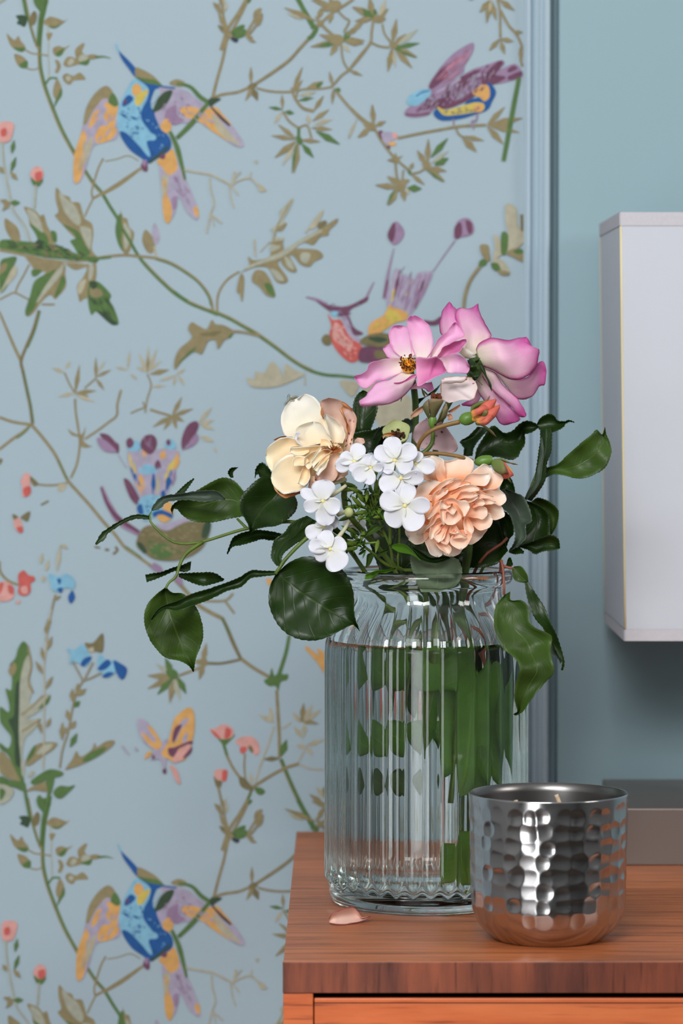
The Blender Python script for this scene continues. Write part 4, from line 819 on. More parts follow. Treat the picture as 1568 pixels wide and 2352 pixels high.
# --- khaki leaf sprays in the middle
m = Motif('printed_leaf_spray', 'khaki jagged leaf spray above the cream rose').fr(*E)
m.blob('ol', [(520, 790), (600, 740), (590, 660), (640, 690), (760, 660), (780, 600), (870, 560), (880, 620), (980, 540), (1090, 480), (1180, 430), (1300, 355), (1300, 390), (1240, 450), (1230, 490), (1170, 500), (1110, 565), (1040, 545), (960, 590), (1140, 605), (1190, 660), (1120, 700), (1080, 740), (1010, 720), (960, 660), (920, 650), (980, 770), (930, 780), (870, 730), (850, 690), (830, 720), (905, 830), (890, 870), (820, 860), (760, 760), (720, 740), (640, 745)])
m.stroke('sg', [16, 40, 30, 16], [(560, 760), (700, 700), (860, 640), (1010, 540), (1180, 450)]).blob('sg', [(1020, 630), (1090, 640), (1060, 710), (1010, 690)]).blob('sg', [(880, 660), (930, 690), (960, 760), (910, 740)]).blob('sg', [(770, 760), (830, 780), (880, 850), (820, 840)])
m.blob('ol', [(620, 850), (650, 770), (720, 780), (770, 850), (810, 975), (740, 970), (680, 900)]).blob('gr', [(720, 880), (770, 880), (808, 975), (760, 960)]).blob('ol', [(500, 930), (530, 800), (560, 840), (545, 1020), (525, 960)])
m.blob('sg', [(765, 610), (790, 480), (770, 440), (800, 420), (850, 360), (840, 300), (880, 260), (940, 190), (950, 220), (900, 320), (870, 370), (900, 390), (870, 440), (820, 450), (810, 500), (880, 510), (860, 550), (830, 600)]).stroke('ol', 10, [(940, 210), (870, 330), (820, 430), (790, 560)]).blob('ol', [(820, 430), (900, 390), (870, 445), (835, 455)]).blob('ol', [(760, 550), (870, 530), (840, 570)]).stroke('tn', 14, [(650, 660), (640, 520)]).stroke('tn', 16, [(1050, 470), (1180, 300)]).blob('tn', [(1080, 420), (1180, 290), (1190, 310), (1130, 430)]).blob('do', [(1150, 400), (1200, 370), (1220, 390), (1160, 440)]).stroke('tn', 8, [(690, 620), (760, 540)])
m.blob('ol', [(110, 1240), (140, 1185), (190, 1210), (260, 1240), (300, 1165), (330, 1200), (400, 1210), (480, 1260), (440, 1310), (400, 1330), (350, 1400), (330, 1330), (270, 1340), (220, 1440), (170, 1420), (90, 1460), (10, 1560), (0, 1500), (40, 1400), (140, 1310)]).blob('gr', [(20, 1530), (90, 1450), (170, 1380), (160, 1410), (90, 1470)]).blob('gr', [(430, 1300), (470, 1270), (450, 1310)]).stroke('ol', 20, [(440, 1255), (560, 1265), (690, 1295)]).blob('do', [(200, 1280), (300, 1260), (380, 1260), (300, 1300)])
m.blob('tn', [(580, 1630), (640, 1640), (650, 1580), (720, 1590), (780, 1500), (850, 1570), (870, 1630), (890, 1520), (950, 1560), (1030, 1600), (1000, 1630), (860, 1690), (740, 1710), (620, 1700)]).stroke('tn', 10, [(1040, 1580), (1045, 1690)]).blob('tn', [(1320, 1660), (1390, 1650), (1480, 1680), (1430, 1780), (1370, 1740)]).blob('do', [(880, 1840), (960, 1780), (990, 1790), (930, 1850)])
m.fr(0, 0, 1).blob('tn', [(860, 930), (930, 905), (950, 940), (940, 985), (880, 990)]).blob('tn', [(830, 870), (860, 865), (890, 940), (850, 960)])
m.build()

# --- flowers and grasses lower left
m = Motif('printed_flower', 'blue and coral printed flowers at far left').fr(*F_)
m.blob('pk', [(150, 640), (180, 585), (215, 600), (215, 680), (215, 740), (165, 755), (160, 690)]).blob('co', [(165, 700), (215, 680), (220, 730), (180, 755)]).blob('pk', [(95, 930), (140, 910), (160, 960), (165, 1010), (120, 1000)]).blob('co', [(120, 980), (160, 970), (165, 1008), (140, 1015)]).blob('do', [(150, 900), (215, 860), (200, 930), (170, 920)]).blob('do', [(90, 880), (130, 900), (100, 920)])
m.blob('co', [(130, 1320), (170, 1285), (205, 1320), (245, 1330), (250, 1360), (220, 1380), (220, 1440), (180, 1470), (130, 1450), (135, 1400)]).blob('pk', [(150, 1410), (190, 1400), (200, 1450), (160, 1450)]).blob('pk', [(-5, 1380), (60, 1370), (100, 1420), (90, 1490), (-5, 1505)]).blob('co', [(-5, 1380), (25, 1380), (10, 1440), (-5, 1450)]).blob('co', [(60, 1390), (100, 1410), (90, 1460), (60, 1440)]).blob('pk', [(115, 1510), (145, 1500), (140, 1525), (120, 1525)])
m.blob('lb', [(350, 1310), (420, 1330), (480, 1310), (540, 1360), (530, 1420), (470, 1410), (440, 1440), (380, 1430), (360, 1370)]).blob('bl', [(410, 1350), (440, 1350), (430, 1390)]).blob('bl', [(410, 1420), (450, 1410), (440, 1450)]).blob('bl', [(490, 1480), (520, 1430), (540, 1480), (510, 1525)]).stroke('ol', 14, [(400, 1460), (375, 1560), (350, 1680), (330, 1800)]).leaves('ol', 26, [(380, 1500, 440, 1470), (345, 1700, 365, 1620), (340, 1850, 375, 1760), (330, 1740, 330, 1680)]).leaves('tn', 30, [(290, 1240, 305, 1160), (330, 1290, 350, 1210), (410, 1290, 435, 1100), (435, 1100, 490, 1125), (310, 1370, 315, 1320)])
m.fr(*G)
m.blob('lb', [(480, 280), (540, 290), (590, 250), (630, 300), (655, 360), (610, 410), (560, 380), (500, 390), (510, 330)]).blob('bl', [(580, 390), (610, 350), (660, 340), (640, 380), (600, 410)]).blob('lb', [(700, 380), (720, 320), (770, 370), (820, 370), (830, 450), (770, 490), (710, 440)]).blob('bl', [(705, 420), (770, 360), (800, 390), (760, 430), (720, 440)]).blob('bl', [(815, 370), (870, 390), (915, 430), (890, 500), (850, 480)]).blob('bl', [(735, 480), (780, 450), (820, 460), (770, 490)])
m.blob('do', [(610, 240), (670, 240), (740, 170), (740, 300), (690, 300), (640, 290)]).blob('tn', [(630, 290), (670, 270), (670, 310)]).stroke('ol', 12, [(520, 370), (570, 460), (595, 510)]).stroke('ol', 12, [(670, 380), (610, 500)]).stroke('ol', 12, [(740, 450), (660, 490), (595, 515)]).stroke('ol', 13, [(595, 515), (550, 600), (520, 720), (490, 880), (450, 1010), (430, 1140)])
m.leaves('ol', 40, [(560, 620, 620, 570), (560, 620, 560, 530), (520, 660, 520, 570), (500, 800, 480, 720), (510, 860, 545, 800), (445, 940, 450, 810), (490, 890, 470, 850)]).leaves('gr', 44, [(530, 700, 575, 660), (505, 990, 555, 890)])
m.stroke('tn', 12, [(370, 0), (345, 130), (330, 290), (315, 430), (320, 600), (315, 800), (315, 960), (310, 1150)]).leaves('ol', 32, [(335, 180, 350, 60), (340, 290, 375, 200), (320, 370, 295, 270), (310, 465, 255, 370), (330, 570, 380, 480), (335, 850, 365, 780), (300, 890, 270, 790)])
m.build()

m = Motif('printed_leaf_spray', 'tall variegated leaf spray at lower left').fr(*G)
m.blob('gr', [(165, 230), (200, 260), (215, 340), (190, 450), (150, 560), (140, 700), (145, 900), (150, 1100), (175, 1250), (140, 1240), (100, 1150), (60, 1050), (0, 1000), (0, 960), (60, 1000), (80, 920), (30, 850), (0, 800), (0, 700), (60, 740), (65, 680), (40, 570), (80, 580), (85, 470), (70, 400), (110, 350), (130, 280)])
m.blob('sg', [(150, 480), (185, 350), (215, 330), (225, 380), (215, 500), (235, 580), (210, 660), (240, 680), (300, 620), (360, 610), (350, 660), (270, 740), (200, 780), (240, 790), (290, 790), (230, 880), (180, 930), (160, 1050), (180, 1150), (160, 1200), (140, 1000), (135, 700)])
m.stroke('ol', 14, [(200, 260), (225, 400), (205, 520), (240, 600)]).stroke('ol', 14, [(155, 760), (230, 700), (310, 620)]).stroke('ol', 14, [(155, 880), (220, 840), (290, 790)]).blob('ol', [(60, 440), (100, 380), (120, 420), (90, 480)]).blob('dg', [(110, 560), (140, 540), (135, 900), (150, 1120), (110, 1100), (100, 900), (60, 800), (100, 760)])
m.blob('gr', [(270, 720), (340, 640), (365, 620), (340, 680)]).blob('ol', [(180, 1110), (230, 1000), (300, 960), (410, 960), (380, 1010), (300, 1060), (220, 1120)]).blob('sg', [(260, 1040), (310, 980), (380, 970), (330, 1030)]).blob('gr', [(185, 1100), (230, 1000), (260, 980), (240, 1050)])
m.blob('gr', [(220, 1240), (280, 1190), (360, 1150), (450, 1170), (440, 1200), (350, 1220), (260, 1260)]).blob('ol', [(190, 1310), (240, 1270), (370, 1230), (385, 1260), (340, 1310), (250, 1300)]).blob('sg', [(200, 1200), (230, 1160), (250, 1180), (220, 1210)])
m.blob('ol', [(0, 1020), (70, 1080), (120, 1180), (150, 1240), (100, 1230), (0, 1170)]).blob('gr', [(0, 1200), (80, 1230), (160, 1240), (180, 1310), (100, 1280), (0, 1260)]).blob('sg', [(0, 1260), (100, 1300), (70, 1370), (0, 1400)]).blob('gr', [(0, 1290), (40, 1310), (20, 1360), (0, 1370)])
m.stroke('gr', [24, 22], [(170, 1250), (185, 1340), (200, 1420), (215, 1500)]).stroke('gr', [26, 24], [(375, 1230), (340, 1380), (310, 1520), (295, 1700)])
m.blob('ol', [(470, 1150), (520, 1080), (550, 1020), (580, 1060), (660, 1010), (680, 960), (700, 990), (760, 950), (825, 945), (800, 990), (700, 1060), (600, 1110), (520, 1140)]).blob('gr', [(590, 1090), (650, 1030), (760, 990), (740, 1030), (640, 1090)])
m.blob('gr', [(385, 1310), (430, 1270), (490, 1275), (540, 1265), (500, 1310), (440, 1360), (395, 1345)]).blob('gr', [(262, 1370), (285, 1335), (320, 1390), (310, 1450), (275, 1420)]).blob('gr', [(330, 1240), (380, 1180), (390, 1230), (360, 1330)])
m.build()

m = Motif('printed_rose_stem', 'pink budded stems at the far left edge', True).fr(*A)
m.blob('pk', [(-5, 740), (80, 740), (70, 820), (50, 850), (-5, 850)]).blob('co', [(5, 780), (35, 770), (40, 810), (10, 820)]).stroke('sg', 12, [(12, 850), (25, 1000), (60, 1180), (80, 1260), (150, 1360), (180, 1450)]).leaves('gr', 28, [(70, 920, 85, 840), (65, 1030, 95, 940)]).leaves('ol', 30, [(60, 1030, 105, 1080), (-5, 1000, 25, 1040), (60, 1210, 15, 1265), (0, 1200, 60, 1220)]).leaf('gr', 60, 1218, 120, 1215, 34)
m.blob('pk', [(180, 1050), (210, 1000), (250, 1010), (258, 1060), (220, 1095)]).blob('co', [(210, 1040), (250, 1030), (250, 1075), (220, 1090)]).blob('gr', [(185, 1065), (220, 1090), (258, 1075), (235, 1115), (200, 1110)]).stroke('sg', 12, [(215, 1110), (205, 1250)])
m.build()

m = Motif('printed_butterfly', 'orange and lilac butterfly').fr(*G)
m.blob('li', [(990, 790), (1050, 800), (1100, 870), (1160, 960), (1200, 930), (1200, 1040), (1190, 1150), (1170, 1130), (1150, 1080), (1080, 1080), (1110, 1020), (1040, 960), (1000, 880)]).blob('or', [(1065, 830), (1110, 870), (1165, 970), (1130, 1010), (1070, 970), (1015, 890), (1060, 910), (1110, 960), (1120, 930), (1080, 880)])
m.blob('or', [(1160, 1040), (1210, 950), (1250, 800), (1300, 740), (1360, 705), (1395, 740), (1400, 850), (1380, 960), (1340, 1070), (1260, 1100), (1220, 1080)]).blob('li', [(1270, 870), (1310, 800), (1360, 780), (1350, 810), (1300, 870), (1270, 940), (1240, 950)]).blob('li', [(1315, 930), (1350, 880), (1345, 940), (1320, 960)]).blob('pl', [(1240, 930), (1260, 850), (1310, 830), (1280, 900), (1250, 960)]).blob('pl', [(1210, 1000), (1260, 990), (1370, 945), (1380, 970), (1290, 1000), (1260, 1060), (1220, 1050)]).blob('pk', [(1240, 1090), (1290, 1010), (1370, 970), (1340, 1050), (1280, 1100)]).blob('pl', [(1320, 1060), (1380, 990), (1375, 1030), (1330, 1070)])
m.blob('or', [(1040, 1080), (1060, 1025), (1100, 1030), (1070, 1060)]).blob('pl', [(1090, 1060), (1115, 1050), (1110, 1080)]).blob('pk', [(1220, 1120), (1270, 1150), (1300, 1250), (1270, 1240), (1240, 1170)]).blob('pl', [(1170, 1155), (1195, 1145), (1195, 1180), (1175, 1180)]).stroke('li', 12, [(875, 980), (930, 1045)]).blob('li', [(965, 990), (990, 1000), (985, 1025)])
m.build()

m = Motif('printed_leaf_fragment', 'orange printed feather tips beside the jar').fr(*H)
m.stroke('or', [24, 34, 60], [(1340, 620), (1390, 670), (1450, 730), (1500, 800)]).blob('or', [(1035, 105), (1070, 95), (1085, 120), (1065, 150)])
m.fr(0, 0, 1)
m.blob('or', [(728, 1490), (760, 1520), (790, 1600), (800, 1700), (770, 1650), (750, 1560)]).blob('gr', [(830, 1600), (870, 1560), (920, 1600), (900, 1680), (850, 1690)]).stroke('ol', 9, [(770, 1500), (860, 1480), (960, 1560), (1040, 1700), (1080, 1840)]).blob('co', [(900, 1580), (960, 1560), (990, 1620), (930, 1650)]).blob('gr', [(1000, 1640), (1060, 1600), (1100, 1680), (1050, 1740)])
m.build()
# ------------------------------------------------------------------ plants: helpers and materials
def fz(f, pts): return [(f[0] + x / f[2], f[1] + y / f[2]) for x, y in pts]

def sheet_mesh(name, L, R, depth, cup=0.0, tilt=0.0, nu=10, nv=16, wave=0.0, seed=0, teeth=0, tooth=0.0, curl=0.0, crease=0.0, ruffle=0.0):
    """curved leaf or petal: L and R edge curves (photo pixels) from base to tip, depth = distances along the length;
    cup bows the middle away, tilt turns one edge nearer, curl bends the edges, crease folds along the midrib"""
    Ls = spline(L, nv + 1); Rs = spline(R, nv + 1)
    dp = [v.x for v in spline([(d, 0) for d in depth], nv + 1)] if len(depth) > 1 else [depth[0]] * (nv + 1)
    V, F = [], []
    for j in range(nv + 1):
        t = j / nv
        a, b = Ls[j], Rs[j]; c = (a + b) / 2
        env = math.sin(math.pi * min(1.0, 0.15 + 0.85 * t)) ** 0.5 if t < 1 else 0.0
        for i in range(nu + 1):
            s = -1 + 2.0 * i / nu
            p = a.lerp(b, i / nu)
            if teeth and i in (0, nu) and 0.04 < t < 0.99:
                saw = (t * teeth) % 1.0
                p = p + (p - c).normalized() * tooth * (saw - 0.35)
            Y = dp[j] + cup * (1 - s * s) * (0.35 + 0.65 * math.sin(math.pi * min(t, 0.85))) + tilt * s + curl * abs(s) ** 3 - crease * (1 - abs(s)) 
            if ruffle:
                e = max(abs(s) ** 4, t ** 6)
                nz = mnoise.noise(Vector((p.x * 0.075, p.y * 0.075, seed * 3.1)))
                out = (p - c) if abs(s) > t ** 3 else (Ls[nv] + Rs[nv]) / 2 - c + Vector((0.001, 0))
                if out.length > 1e-4 and t < 1: p = p + out.normalized() * ruffle * nz * e
                Y += 0.0016 * e * mnoise.noise(Vector((p.x * 0.05, p.y * 0.05, seed * 2.3 + 9)))
            if wave:
                Y += wave * mnoise.noise(Vector((p.x * 0.022 + seed * 7.3, p.y * 0.022, seed * 1.7)))
            V.append(P(p.x, p.y, Y))
    w = nu + 1
    for j in range(nv):
        for i in range(nu):
            F.append((j * w + i, j * w + i + 1, (j + 1) * w + i + 1, (j + 1) * w + i))
    me = mesh(name, V, F)
    uv = me.uv_layers.new(name='UVMap')
    co = [0.0] * (2 * len(me.loops))
    for li, l in enumerate(me.loops):
        v = l.vertex_index; co[2 * li] = (v % w) / nu; co[2 * li + 1] = (v // w) / nv
    uv.data.foreach_set('uv', co)
    return me

def put(name, me, parent, mat, thick=0.0, label=None):
    o = new_obj(name, me, None, mat)
    if thick > 0:
        md = o.modifiers.new('thickness', 'SOLIDIFY'); md.thickness = thick; md.offset = 0.0
    if parent is not None:
        p = parent; loc = Vector((0, 0, 0))
        while p is not None: loc += Vector(p.location); p = p.parent
        o.parent = parent; o.location = -loc
    if label: o['label'] = label
    return o

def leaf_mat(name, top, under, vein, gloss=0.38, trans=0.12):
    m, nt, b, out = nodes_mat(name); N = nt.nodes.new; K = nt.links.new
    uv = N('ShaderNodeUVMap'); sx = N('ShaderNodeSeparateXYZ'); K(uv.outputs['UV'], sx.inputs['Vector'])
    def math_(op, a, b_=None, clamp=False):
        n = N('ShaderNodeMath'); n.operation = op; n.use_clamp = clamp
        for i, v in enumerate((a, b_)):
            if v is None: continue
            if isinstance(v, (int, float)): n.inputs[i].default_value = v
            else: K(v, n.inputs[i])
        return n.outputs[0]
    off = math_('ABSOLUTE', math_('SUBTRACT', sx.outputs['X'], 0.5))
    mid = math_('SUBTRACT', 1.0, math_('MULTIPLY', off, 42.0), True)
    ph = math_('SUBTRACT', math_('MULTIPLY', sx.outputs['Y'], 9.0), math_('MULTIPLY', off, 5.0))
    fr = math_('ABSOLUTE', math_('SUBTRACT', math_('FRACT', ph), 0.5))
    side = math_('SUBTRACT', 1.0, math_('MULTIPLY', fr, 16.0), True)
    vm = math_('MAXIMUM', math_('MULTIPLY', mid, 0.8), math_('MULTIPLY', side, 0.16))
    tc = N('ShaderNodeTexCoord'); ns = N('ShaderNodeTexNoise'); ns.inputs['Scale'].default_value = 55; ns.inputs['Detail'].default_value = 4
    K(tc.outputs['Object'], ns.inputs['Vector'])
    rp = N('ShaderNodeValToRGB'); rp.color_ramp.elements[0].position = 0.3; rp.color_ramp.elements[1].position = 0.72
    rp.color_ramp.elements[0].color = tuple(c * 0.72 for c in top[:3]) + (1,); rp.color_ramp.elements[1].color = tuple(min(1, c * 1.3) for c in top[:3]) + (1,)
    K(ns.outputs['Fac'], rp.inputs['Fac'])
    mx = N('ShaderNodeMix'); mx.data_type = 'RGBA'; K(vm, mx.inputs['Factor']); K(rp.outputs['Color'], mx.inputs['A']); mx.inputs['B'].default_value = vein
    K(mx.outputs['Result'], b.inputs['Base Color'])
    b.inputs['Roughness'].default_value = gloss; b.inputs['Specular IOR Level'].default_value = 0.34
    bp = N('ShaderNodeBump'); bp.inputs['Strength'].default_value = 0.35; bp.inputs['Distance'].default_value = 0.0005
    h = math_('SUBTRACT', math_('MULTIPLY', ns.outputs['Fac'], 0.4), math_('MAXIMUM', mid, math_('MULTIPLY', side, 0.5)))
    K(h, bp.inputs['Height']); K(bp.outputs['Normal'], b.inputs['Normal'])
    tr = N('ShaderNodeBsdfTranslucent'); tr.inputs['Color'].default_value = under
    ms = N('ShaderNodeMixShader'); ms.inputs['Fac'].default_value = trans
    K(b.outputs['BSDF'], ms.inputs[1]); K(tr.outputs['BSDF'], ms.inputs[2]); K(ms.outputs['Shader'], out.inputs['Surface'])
    return m

def petal_mat(name, base, mid, tip, edge=None, trans=0.30, streak=0.10, spots=None, edgew=0.12, rough=0.55, p=(0.0, 0.5, 1.0)):
    """colour along the petal (UV v): base -> mid -> tip; optional edge colour; optional spots colour"""
    m, nt, b, out = nodes_mat(name); N = nt.nodes.new; K = nt.links.new
    uv = N('ShaderNodeUVMap'); sx = N('ShaderNodeSeparateXYZ'); K(uv.outputs['UV'], sx.inputs['Vector'])
    tc = N('ShaderNodeTexCoord'); ns = N('ShaderNodeTexNoise'); ns.inputs['Scale'].default_value = 90; ns.inputs['Detail'].default_value = 3
    K(tc.outputs['Object'], ns.inputs['Vector'])
    wob = N('ShaderNodeMath'); wob.operation = 'MULTIPLY_ADD'; wob.inputs[1].default_value = 0.28; wob.inputs[2].default_value = -0.14; K(ns.outputs['Fac'], wob.inputs[0])
    vv_ = N('ShaderNodeMath'); vv_.operation = 'ADD'; K(sx.outputs['Y'], vv_.inputs[0]); K(wob.outputs[0], vv_.inputs[1])
    r = N('ShaderNodeValToRGB'); e = r.color_ramp.elements
    e[0].position = p[0]; e[0].color = base; e[1].position = p[2]; e[1].color = tip; x = e.new(p[1]); x.color = mid
    K(vv_.outputs[0], r.inputs['Fac'])
    col = r.outputs['Color']
    # fine streaks along the petal
    mp = N('ShaderNodeMapping'); mp.inputs['Scale'].default_value = (60, 2.5, 1); K(uv.outputs['UV'], mp.inputs['Vector'])
    n2 = N('ShaderNodeTexNoise'); n2.inputs['Scale'].default_value = 1.0; n2.inputs['Detail'].default_value = 2; K(mp.outputs['Vector'], n2.inputs['Vector'])
    st = N('ShaderNodeMapRange'); st.inputs['To Min'].default_value = 1 - streak; st.inputs['To Max'].default_value = 1 + streak * 0.5; K(n2.outputs['Fac'], st.inputs['Value'])
    ml = N('ShaderNodeMix'); ml.data_type = 'RGBA'; ml.blend_type = 'MULTIPLY'; ml.inputs['Factor'].default_value = 1.0
    K(col, ml.inputs['A']); K(st.outputs['Result'], ml.inputs['B']); col = ml.outputs['Result']
    if edge is not None:
        a = N('ShaderNodeMath'); a.operation = 'SUBTRACT'; K(sx.outputs['X'], a.inputs[0]); a.inputs[1].default_value = 0.5
        ab = N('ShaderNodeMath'); ab.operation = 'ABSOLUTE'; K(a.outputs[0], ab.inputs[0])
        ab2 = N('ShaderNodeMath'); ab2.operation = 'MULTIPLY'; K(ab.outputs[0], ab2.inputs[0]); ab2.inputs[1].default_value = 2.0
        mxx = N('ShaderNodeMath'); mxx.operation = 'MAXIMUM'; K(ab2.outputs[0], mxx.inputs[0]); K(sx.outputs['Y'], mxx.inputs[1])
        jit = N('ShaderNodeMath'); jit.operation = 'ADD'; K(mxx.outputs[0], jit.inputs[0]); K(wob.outputs[0], jit.inputs[1])
        mr = N('ShaderNodeMapRange'); mr.inputs['From Min'].default_value = 1 - edgew * 2; mr.inputs['From Max'].default_value = 1.0; K(jit.outputs[0], mr.inputs['Value'])
        me_ = N('ShaderNodeMix'); me_.data_type = 'RGBA'; K(mr.outputs['Result'], me_.inputs['Factor']); K(col, me_.inputs['A']); me_.inputs['B'].default_value = edge; col = me_.outputs['Result']
    if spots is not None:
        vo = N('ShaderNodeTexVoronoi'); vo.inputs['Scale'].default_value = 260; K(tc.outputs['Object'], vo.inputs['Vector'])
        n4 = N('ShaderNodeTexNoise'); n4.inputs['Scale'].default_value = 45; K(tc.outputs['Object'], n4.inputs['Vector'])
        mrr = N('ShaderNodeMapRange'); mrr.inputs['From Min'].default_value = 0.48; mrr.inputs['From Max'].default_value = 0.56; K(n4.outputs['Fac'], mrr.inputs['Value'])
        lt = N('ShaderNodeMapRange'); lt.inputs['From Min'].default_value = 0.26; lt.inputs['From Max'].default_value = 0.18; K(vo.outputs['Distance'], lt.inputs['Value'])
        an = N('ShaderNodeMath'); an.operation = 'MULTIPLY'; an.use_clamp = True; K(mrr.outputs['Result'], an.inputs[0]); K(lt.outputs['Result'], an.inputs[1])
        ms_ = N('ShaderNodeMix'); ms_.data_type = 'RGBA'; K(an.outputs[0], ms_.inputs['Factor']); K(col, ms_.inputs['A']); ms_.inputs['B'].default_value = spots; col = ms_.outputs['Result']
    K(col, b.inputs['Base Color']); b.inputs['Roughness'].default_value = rough; b.inputs['Specular IOR Level'].default_value = 0.25
    bp = N('ShaderNodeBump'); bp.inputs['Strength'].default_value = 0.15; bp.inputs['Distance'].default_value = 0.0005; K(n2.outputs['Fac'], bp.inputs['Height']); K(bp.outputs['Normal'], b.inputs['Normal'])
    tr = N('ShaderNodeBsdfTranslucent'); K(col, tr.inputs['Color'])
    ms = N('ShaderNodeMixShader'); ms.inputs['Fac'].default_value = trans
    K(b.outputs['BSDF'], ms.inputs[1]); K(tr.outputs['BSDF'], ms.inputs[2]); K(ms.outputs['Shader'], out.inputs['Surface'])
    return m

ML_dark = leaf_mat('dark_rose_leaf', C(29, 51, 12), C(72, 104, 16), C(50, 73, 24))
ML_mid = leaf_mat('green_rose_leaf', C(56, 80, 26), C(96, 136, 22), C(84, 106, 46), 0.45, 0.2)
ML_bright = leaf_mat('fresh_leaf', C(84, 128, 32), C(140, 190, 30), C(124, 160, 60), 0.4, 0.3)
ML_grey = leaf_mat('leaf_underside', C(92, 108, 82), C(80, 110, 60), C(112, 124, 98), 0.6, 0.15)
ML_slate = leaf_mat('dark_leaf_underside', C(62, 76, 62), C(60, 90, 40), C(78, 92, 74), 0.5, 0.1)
M_stem = plain('green_stem', C(82, 102, 36), 0.45, 0.4, var=0.25, scale=120)
M_stemd = plain('dark_green_stem', C(62, 84, 36), 0.5, 0.35, var=0.25, scale=120)
M_stemr = plain('reddish_stem', C(128, 72, 54), 0.5, 0.35, var=0.2, scale=150)
M_stemb = plain('olive_red_stem', C(126, 96, 52), 0.5, 0.35, var=0.25, scale=150)

def leaf(parent, f, L, R, depth, mat=None, cup=0.004, teeth=16, tooth=2.2, name='leaf', crease=0.0, tilt=0.0, wave=0.004, seed=None, curl=0.0):
    if seed is None: seed = len(bpy.data.objects) % 97
    me = sheet_mesh(name, fz(f, L), fz(f, R), depth, cup, tilt, 10, 64 if teeth else 20, wave, seed, teeth, tooth, curl, crease)
    return put(name, me, parent, mat or ML_dark, 0.00018)

def petal(parent, f, L, R, depth, mat, cup=0.004, tilt=0.0, wave=0.003, seed=None, name='petal', curl=0.0, nv=26, nu=16, label=None, ruffle=2.2):
    if seed is None: seed = len(bpy.data.objects) % 89
    me = sheet_mesh(name, fz(f, L), fz(f, R), depth, cup, tilt, nu, nv, wave, seed, 0, 0, curl, 0.0, ruffle)
    return put(name, me, parent, mat, 0.0001, label)

def stem(parent, pts, radii, mat=None, name='stem', n=10):
    """pts: (px, py, Y) triples or Vectors"""
    q = [p if isinstance(p, Vector) else P(*p) for p in pts]
    return put(name, tube_mesh(name, q, radii, n), parent, mat or M_stem)

def jar_pt(dx, dy, z): return Vector((JX + dx, JY + dy, T + z))
def blob_mesh(name, c, rx, ry, rz, n=14, axis=None, prof=None):
    """rounded body of revolution along axis (default up)"""
    pr = prof or [(math.sin(math.pi * i / 10), -math.cos(math.pi * i / 10)) for i in range(11)]
    ax = (axis or Vector((0, 0, 1))).normalized(); q = Vector((0, 0, 1)).rotation_difference(ax)
    V, F = [], []
    for (r, h) in pr:
        for k in range(n):
            a = 2 * math.pi * k / n
            V.append(c + q @ Vector((rx * r * math.cos(a), ry * r * math.sin(a), rz * h)))
    for i in range(len(pr) - 1):
        for k in range(n): F.append((i * n + k, i * n + (k + 1) % n, (i + 1) * n + (k + 1) % n, (i + 1) * n + k))
    me = mesh(name, V, F); bm = bmesh.new(); bm.from_mesh(me); bmesh.ops.remove_doubles(bm, verts=bm.verts, dist=1e-6); bm.to_mesh(me); bm.free()
    return me
# ------------------------------------------------------------------ leafy rose stems
Z4 = (200, 1030, 2.45); Z8 = (380, 1050, 4.6118); Z1 = (580, 860, 3.92); Z7 = (1030, 930, 4.0205); Z5 = (700, 1260, 2.529); Z3 = (900, 860, 3.92); Z9 = (800, 880, 6.0308)
# --- branch reaching out to the left
YL = 1.872
rb = empty('rose_branch', jar_pt(-0.02, -0.01, 0.19), 'arching rose branch with dark toothed leaves reaching far left over the wallpaper', 'branch')
stem(rb, [jar_pt(.010, .010, .09), jar_pt(-.006, .006, .14), jar_pt(-.028, -.004, .178), (780, 1240, 1.878), (678, 1199, YL), (567, 1214, YL - .002), (465, 1244, YL - .006), (408, 1248, YL - .008), (375, 1230, YL - .008), (351, 1205, YL - .008), (343, 1191, YL - .007), (349, 1169, YL - .006), (367, 1158, YL - .004)],
     [.0018, .0018, .0018, .0017, .0015, .0014, .0013, .0011, .0010, .0009, .0008, .0007, .0006], M_stem)
stem(rb, [(465, 1245, YL - .006), (428, 1271, YL - .010), (412, 1299, YL - .013), (404, 1324, YL - .015), (388, 1338, YL - .016), (380, 1352, YL - .017)], [.0012, .0011, .0009, .0008, .0007, .0007], M_stem, 'twig')
stem(rb, [(545, 1192, YL + .004), (556, 1203, YL), (567, 1214, YL - .001)], [.0007, .0008, .0009], M_stem, 'twig')
leaf(rb, Z4, [(350, 378), (270, 373), (190, 405), (120, 448), (78, 480), (46, 538)], [(350, 400), (270, 397), (190, 430), (118, 478), (98, 512), (50, 542)], [YL - .007, YL - .015, YL - .02], ML_dark, 0.001, 10)
leaf(rb, Z4, [(362, 345), (372, 322), (420, 272), (520, 255), (640, 238), (730, 240), (775, 283)], [(370, 352), (415, 335), (455, 300), (560, 290), (660, 300), (730, 290), (778, 290)], [YL - .006, YL - .008, YL - .012, YL - .012], ML_slate, 0.003, 12)
leaf(rb, Z4, [(490, 262), (520, 232), (560, 195), (600, 168)], [(505, 268), (545, 250), (575, 212), (602, 172)], [YL - .006, YL - .002, YL + .004], ML_dark, 0.001, 8)
leaf(rb, Z4, [(885, 245), (830, 185), (765, 165), (690, 195), (620, 235), (520, 290), (480, 322), (470, 345)], [(890, 380), (800, 395), (700, 415), (600, 410), (540, 378), (508, 342), (486, 342), (480, 372)], [YL + .004, YL + .008, YL + .002, YL - .004], ML_mid, 0.006, 22)
leaf(rb, Z8, [(1180, 230), (1020, 215), (900, 300), (800, 420), (790, 560), (840, 650), (880, 730), (897, 805)], [(1330, 330), (1395, 480), (1370, 580), (1290, 660), (1180, 725), (1060, 740), (960, 765), (900, 808)], [YL + .002, YL - .008, YL - .014, YL - .012], ML_dark, 0.005, 24, crease=-0.003)
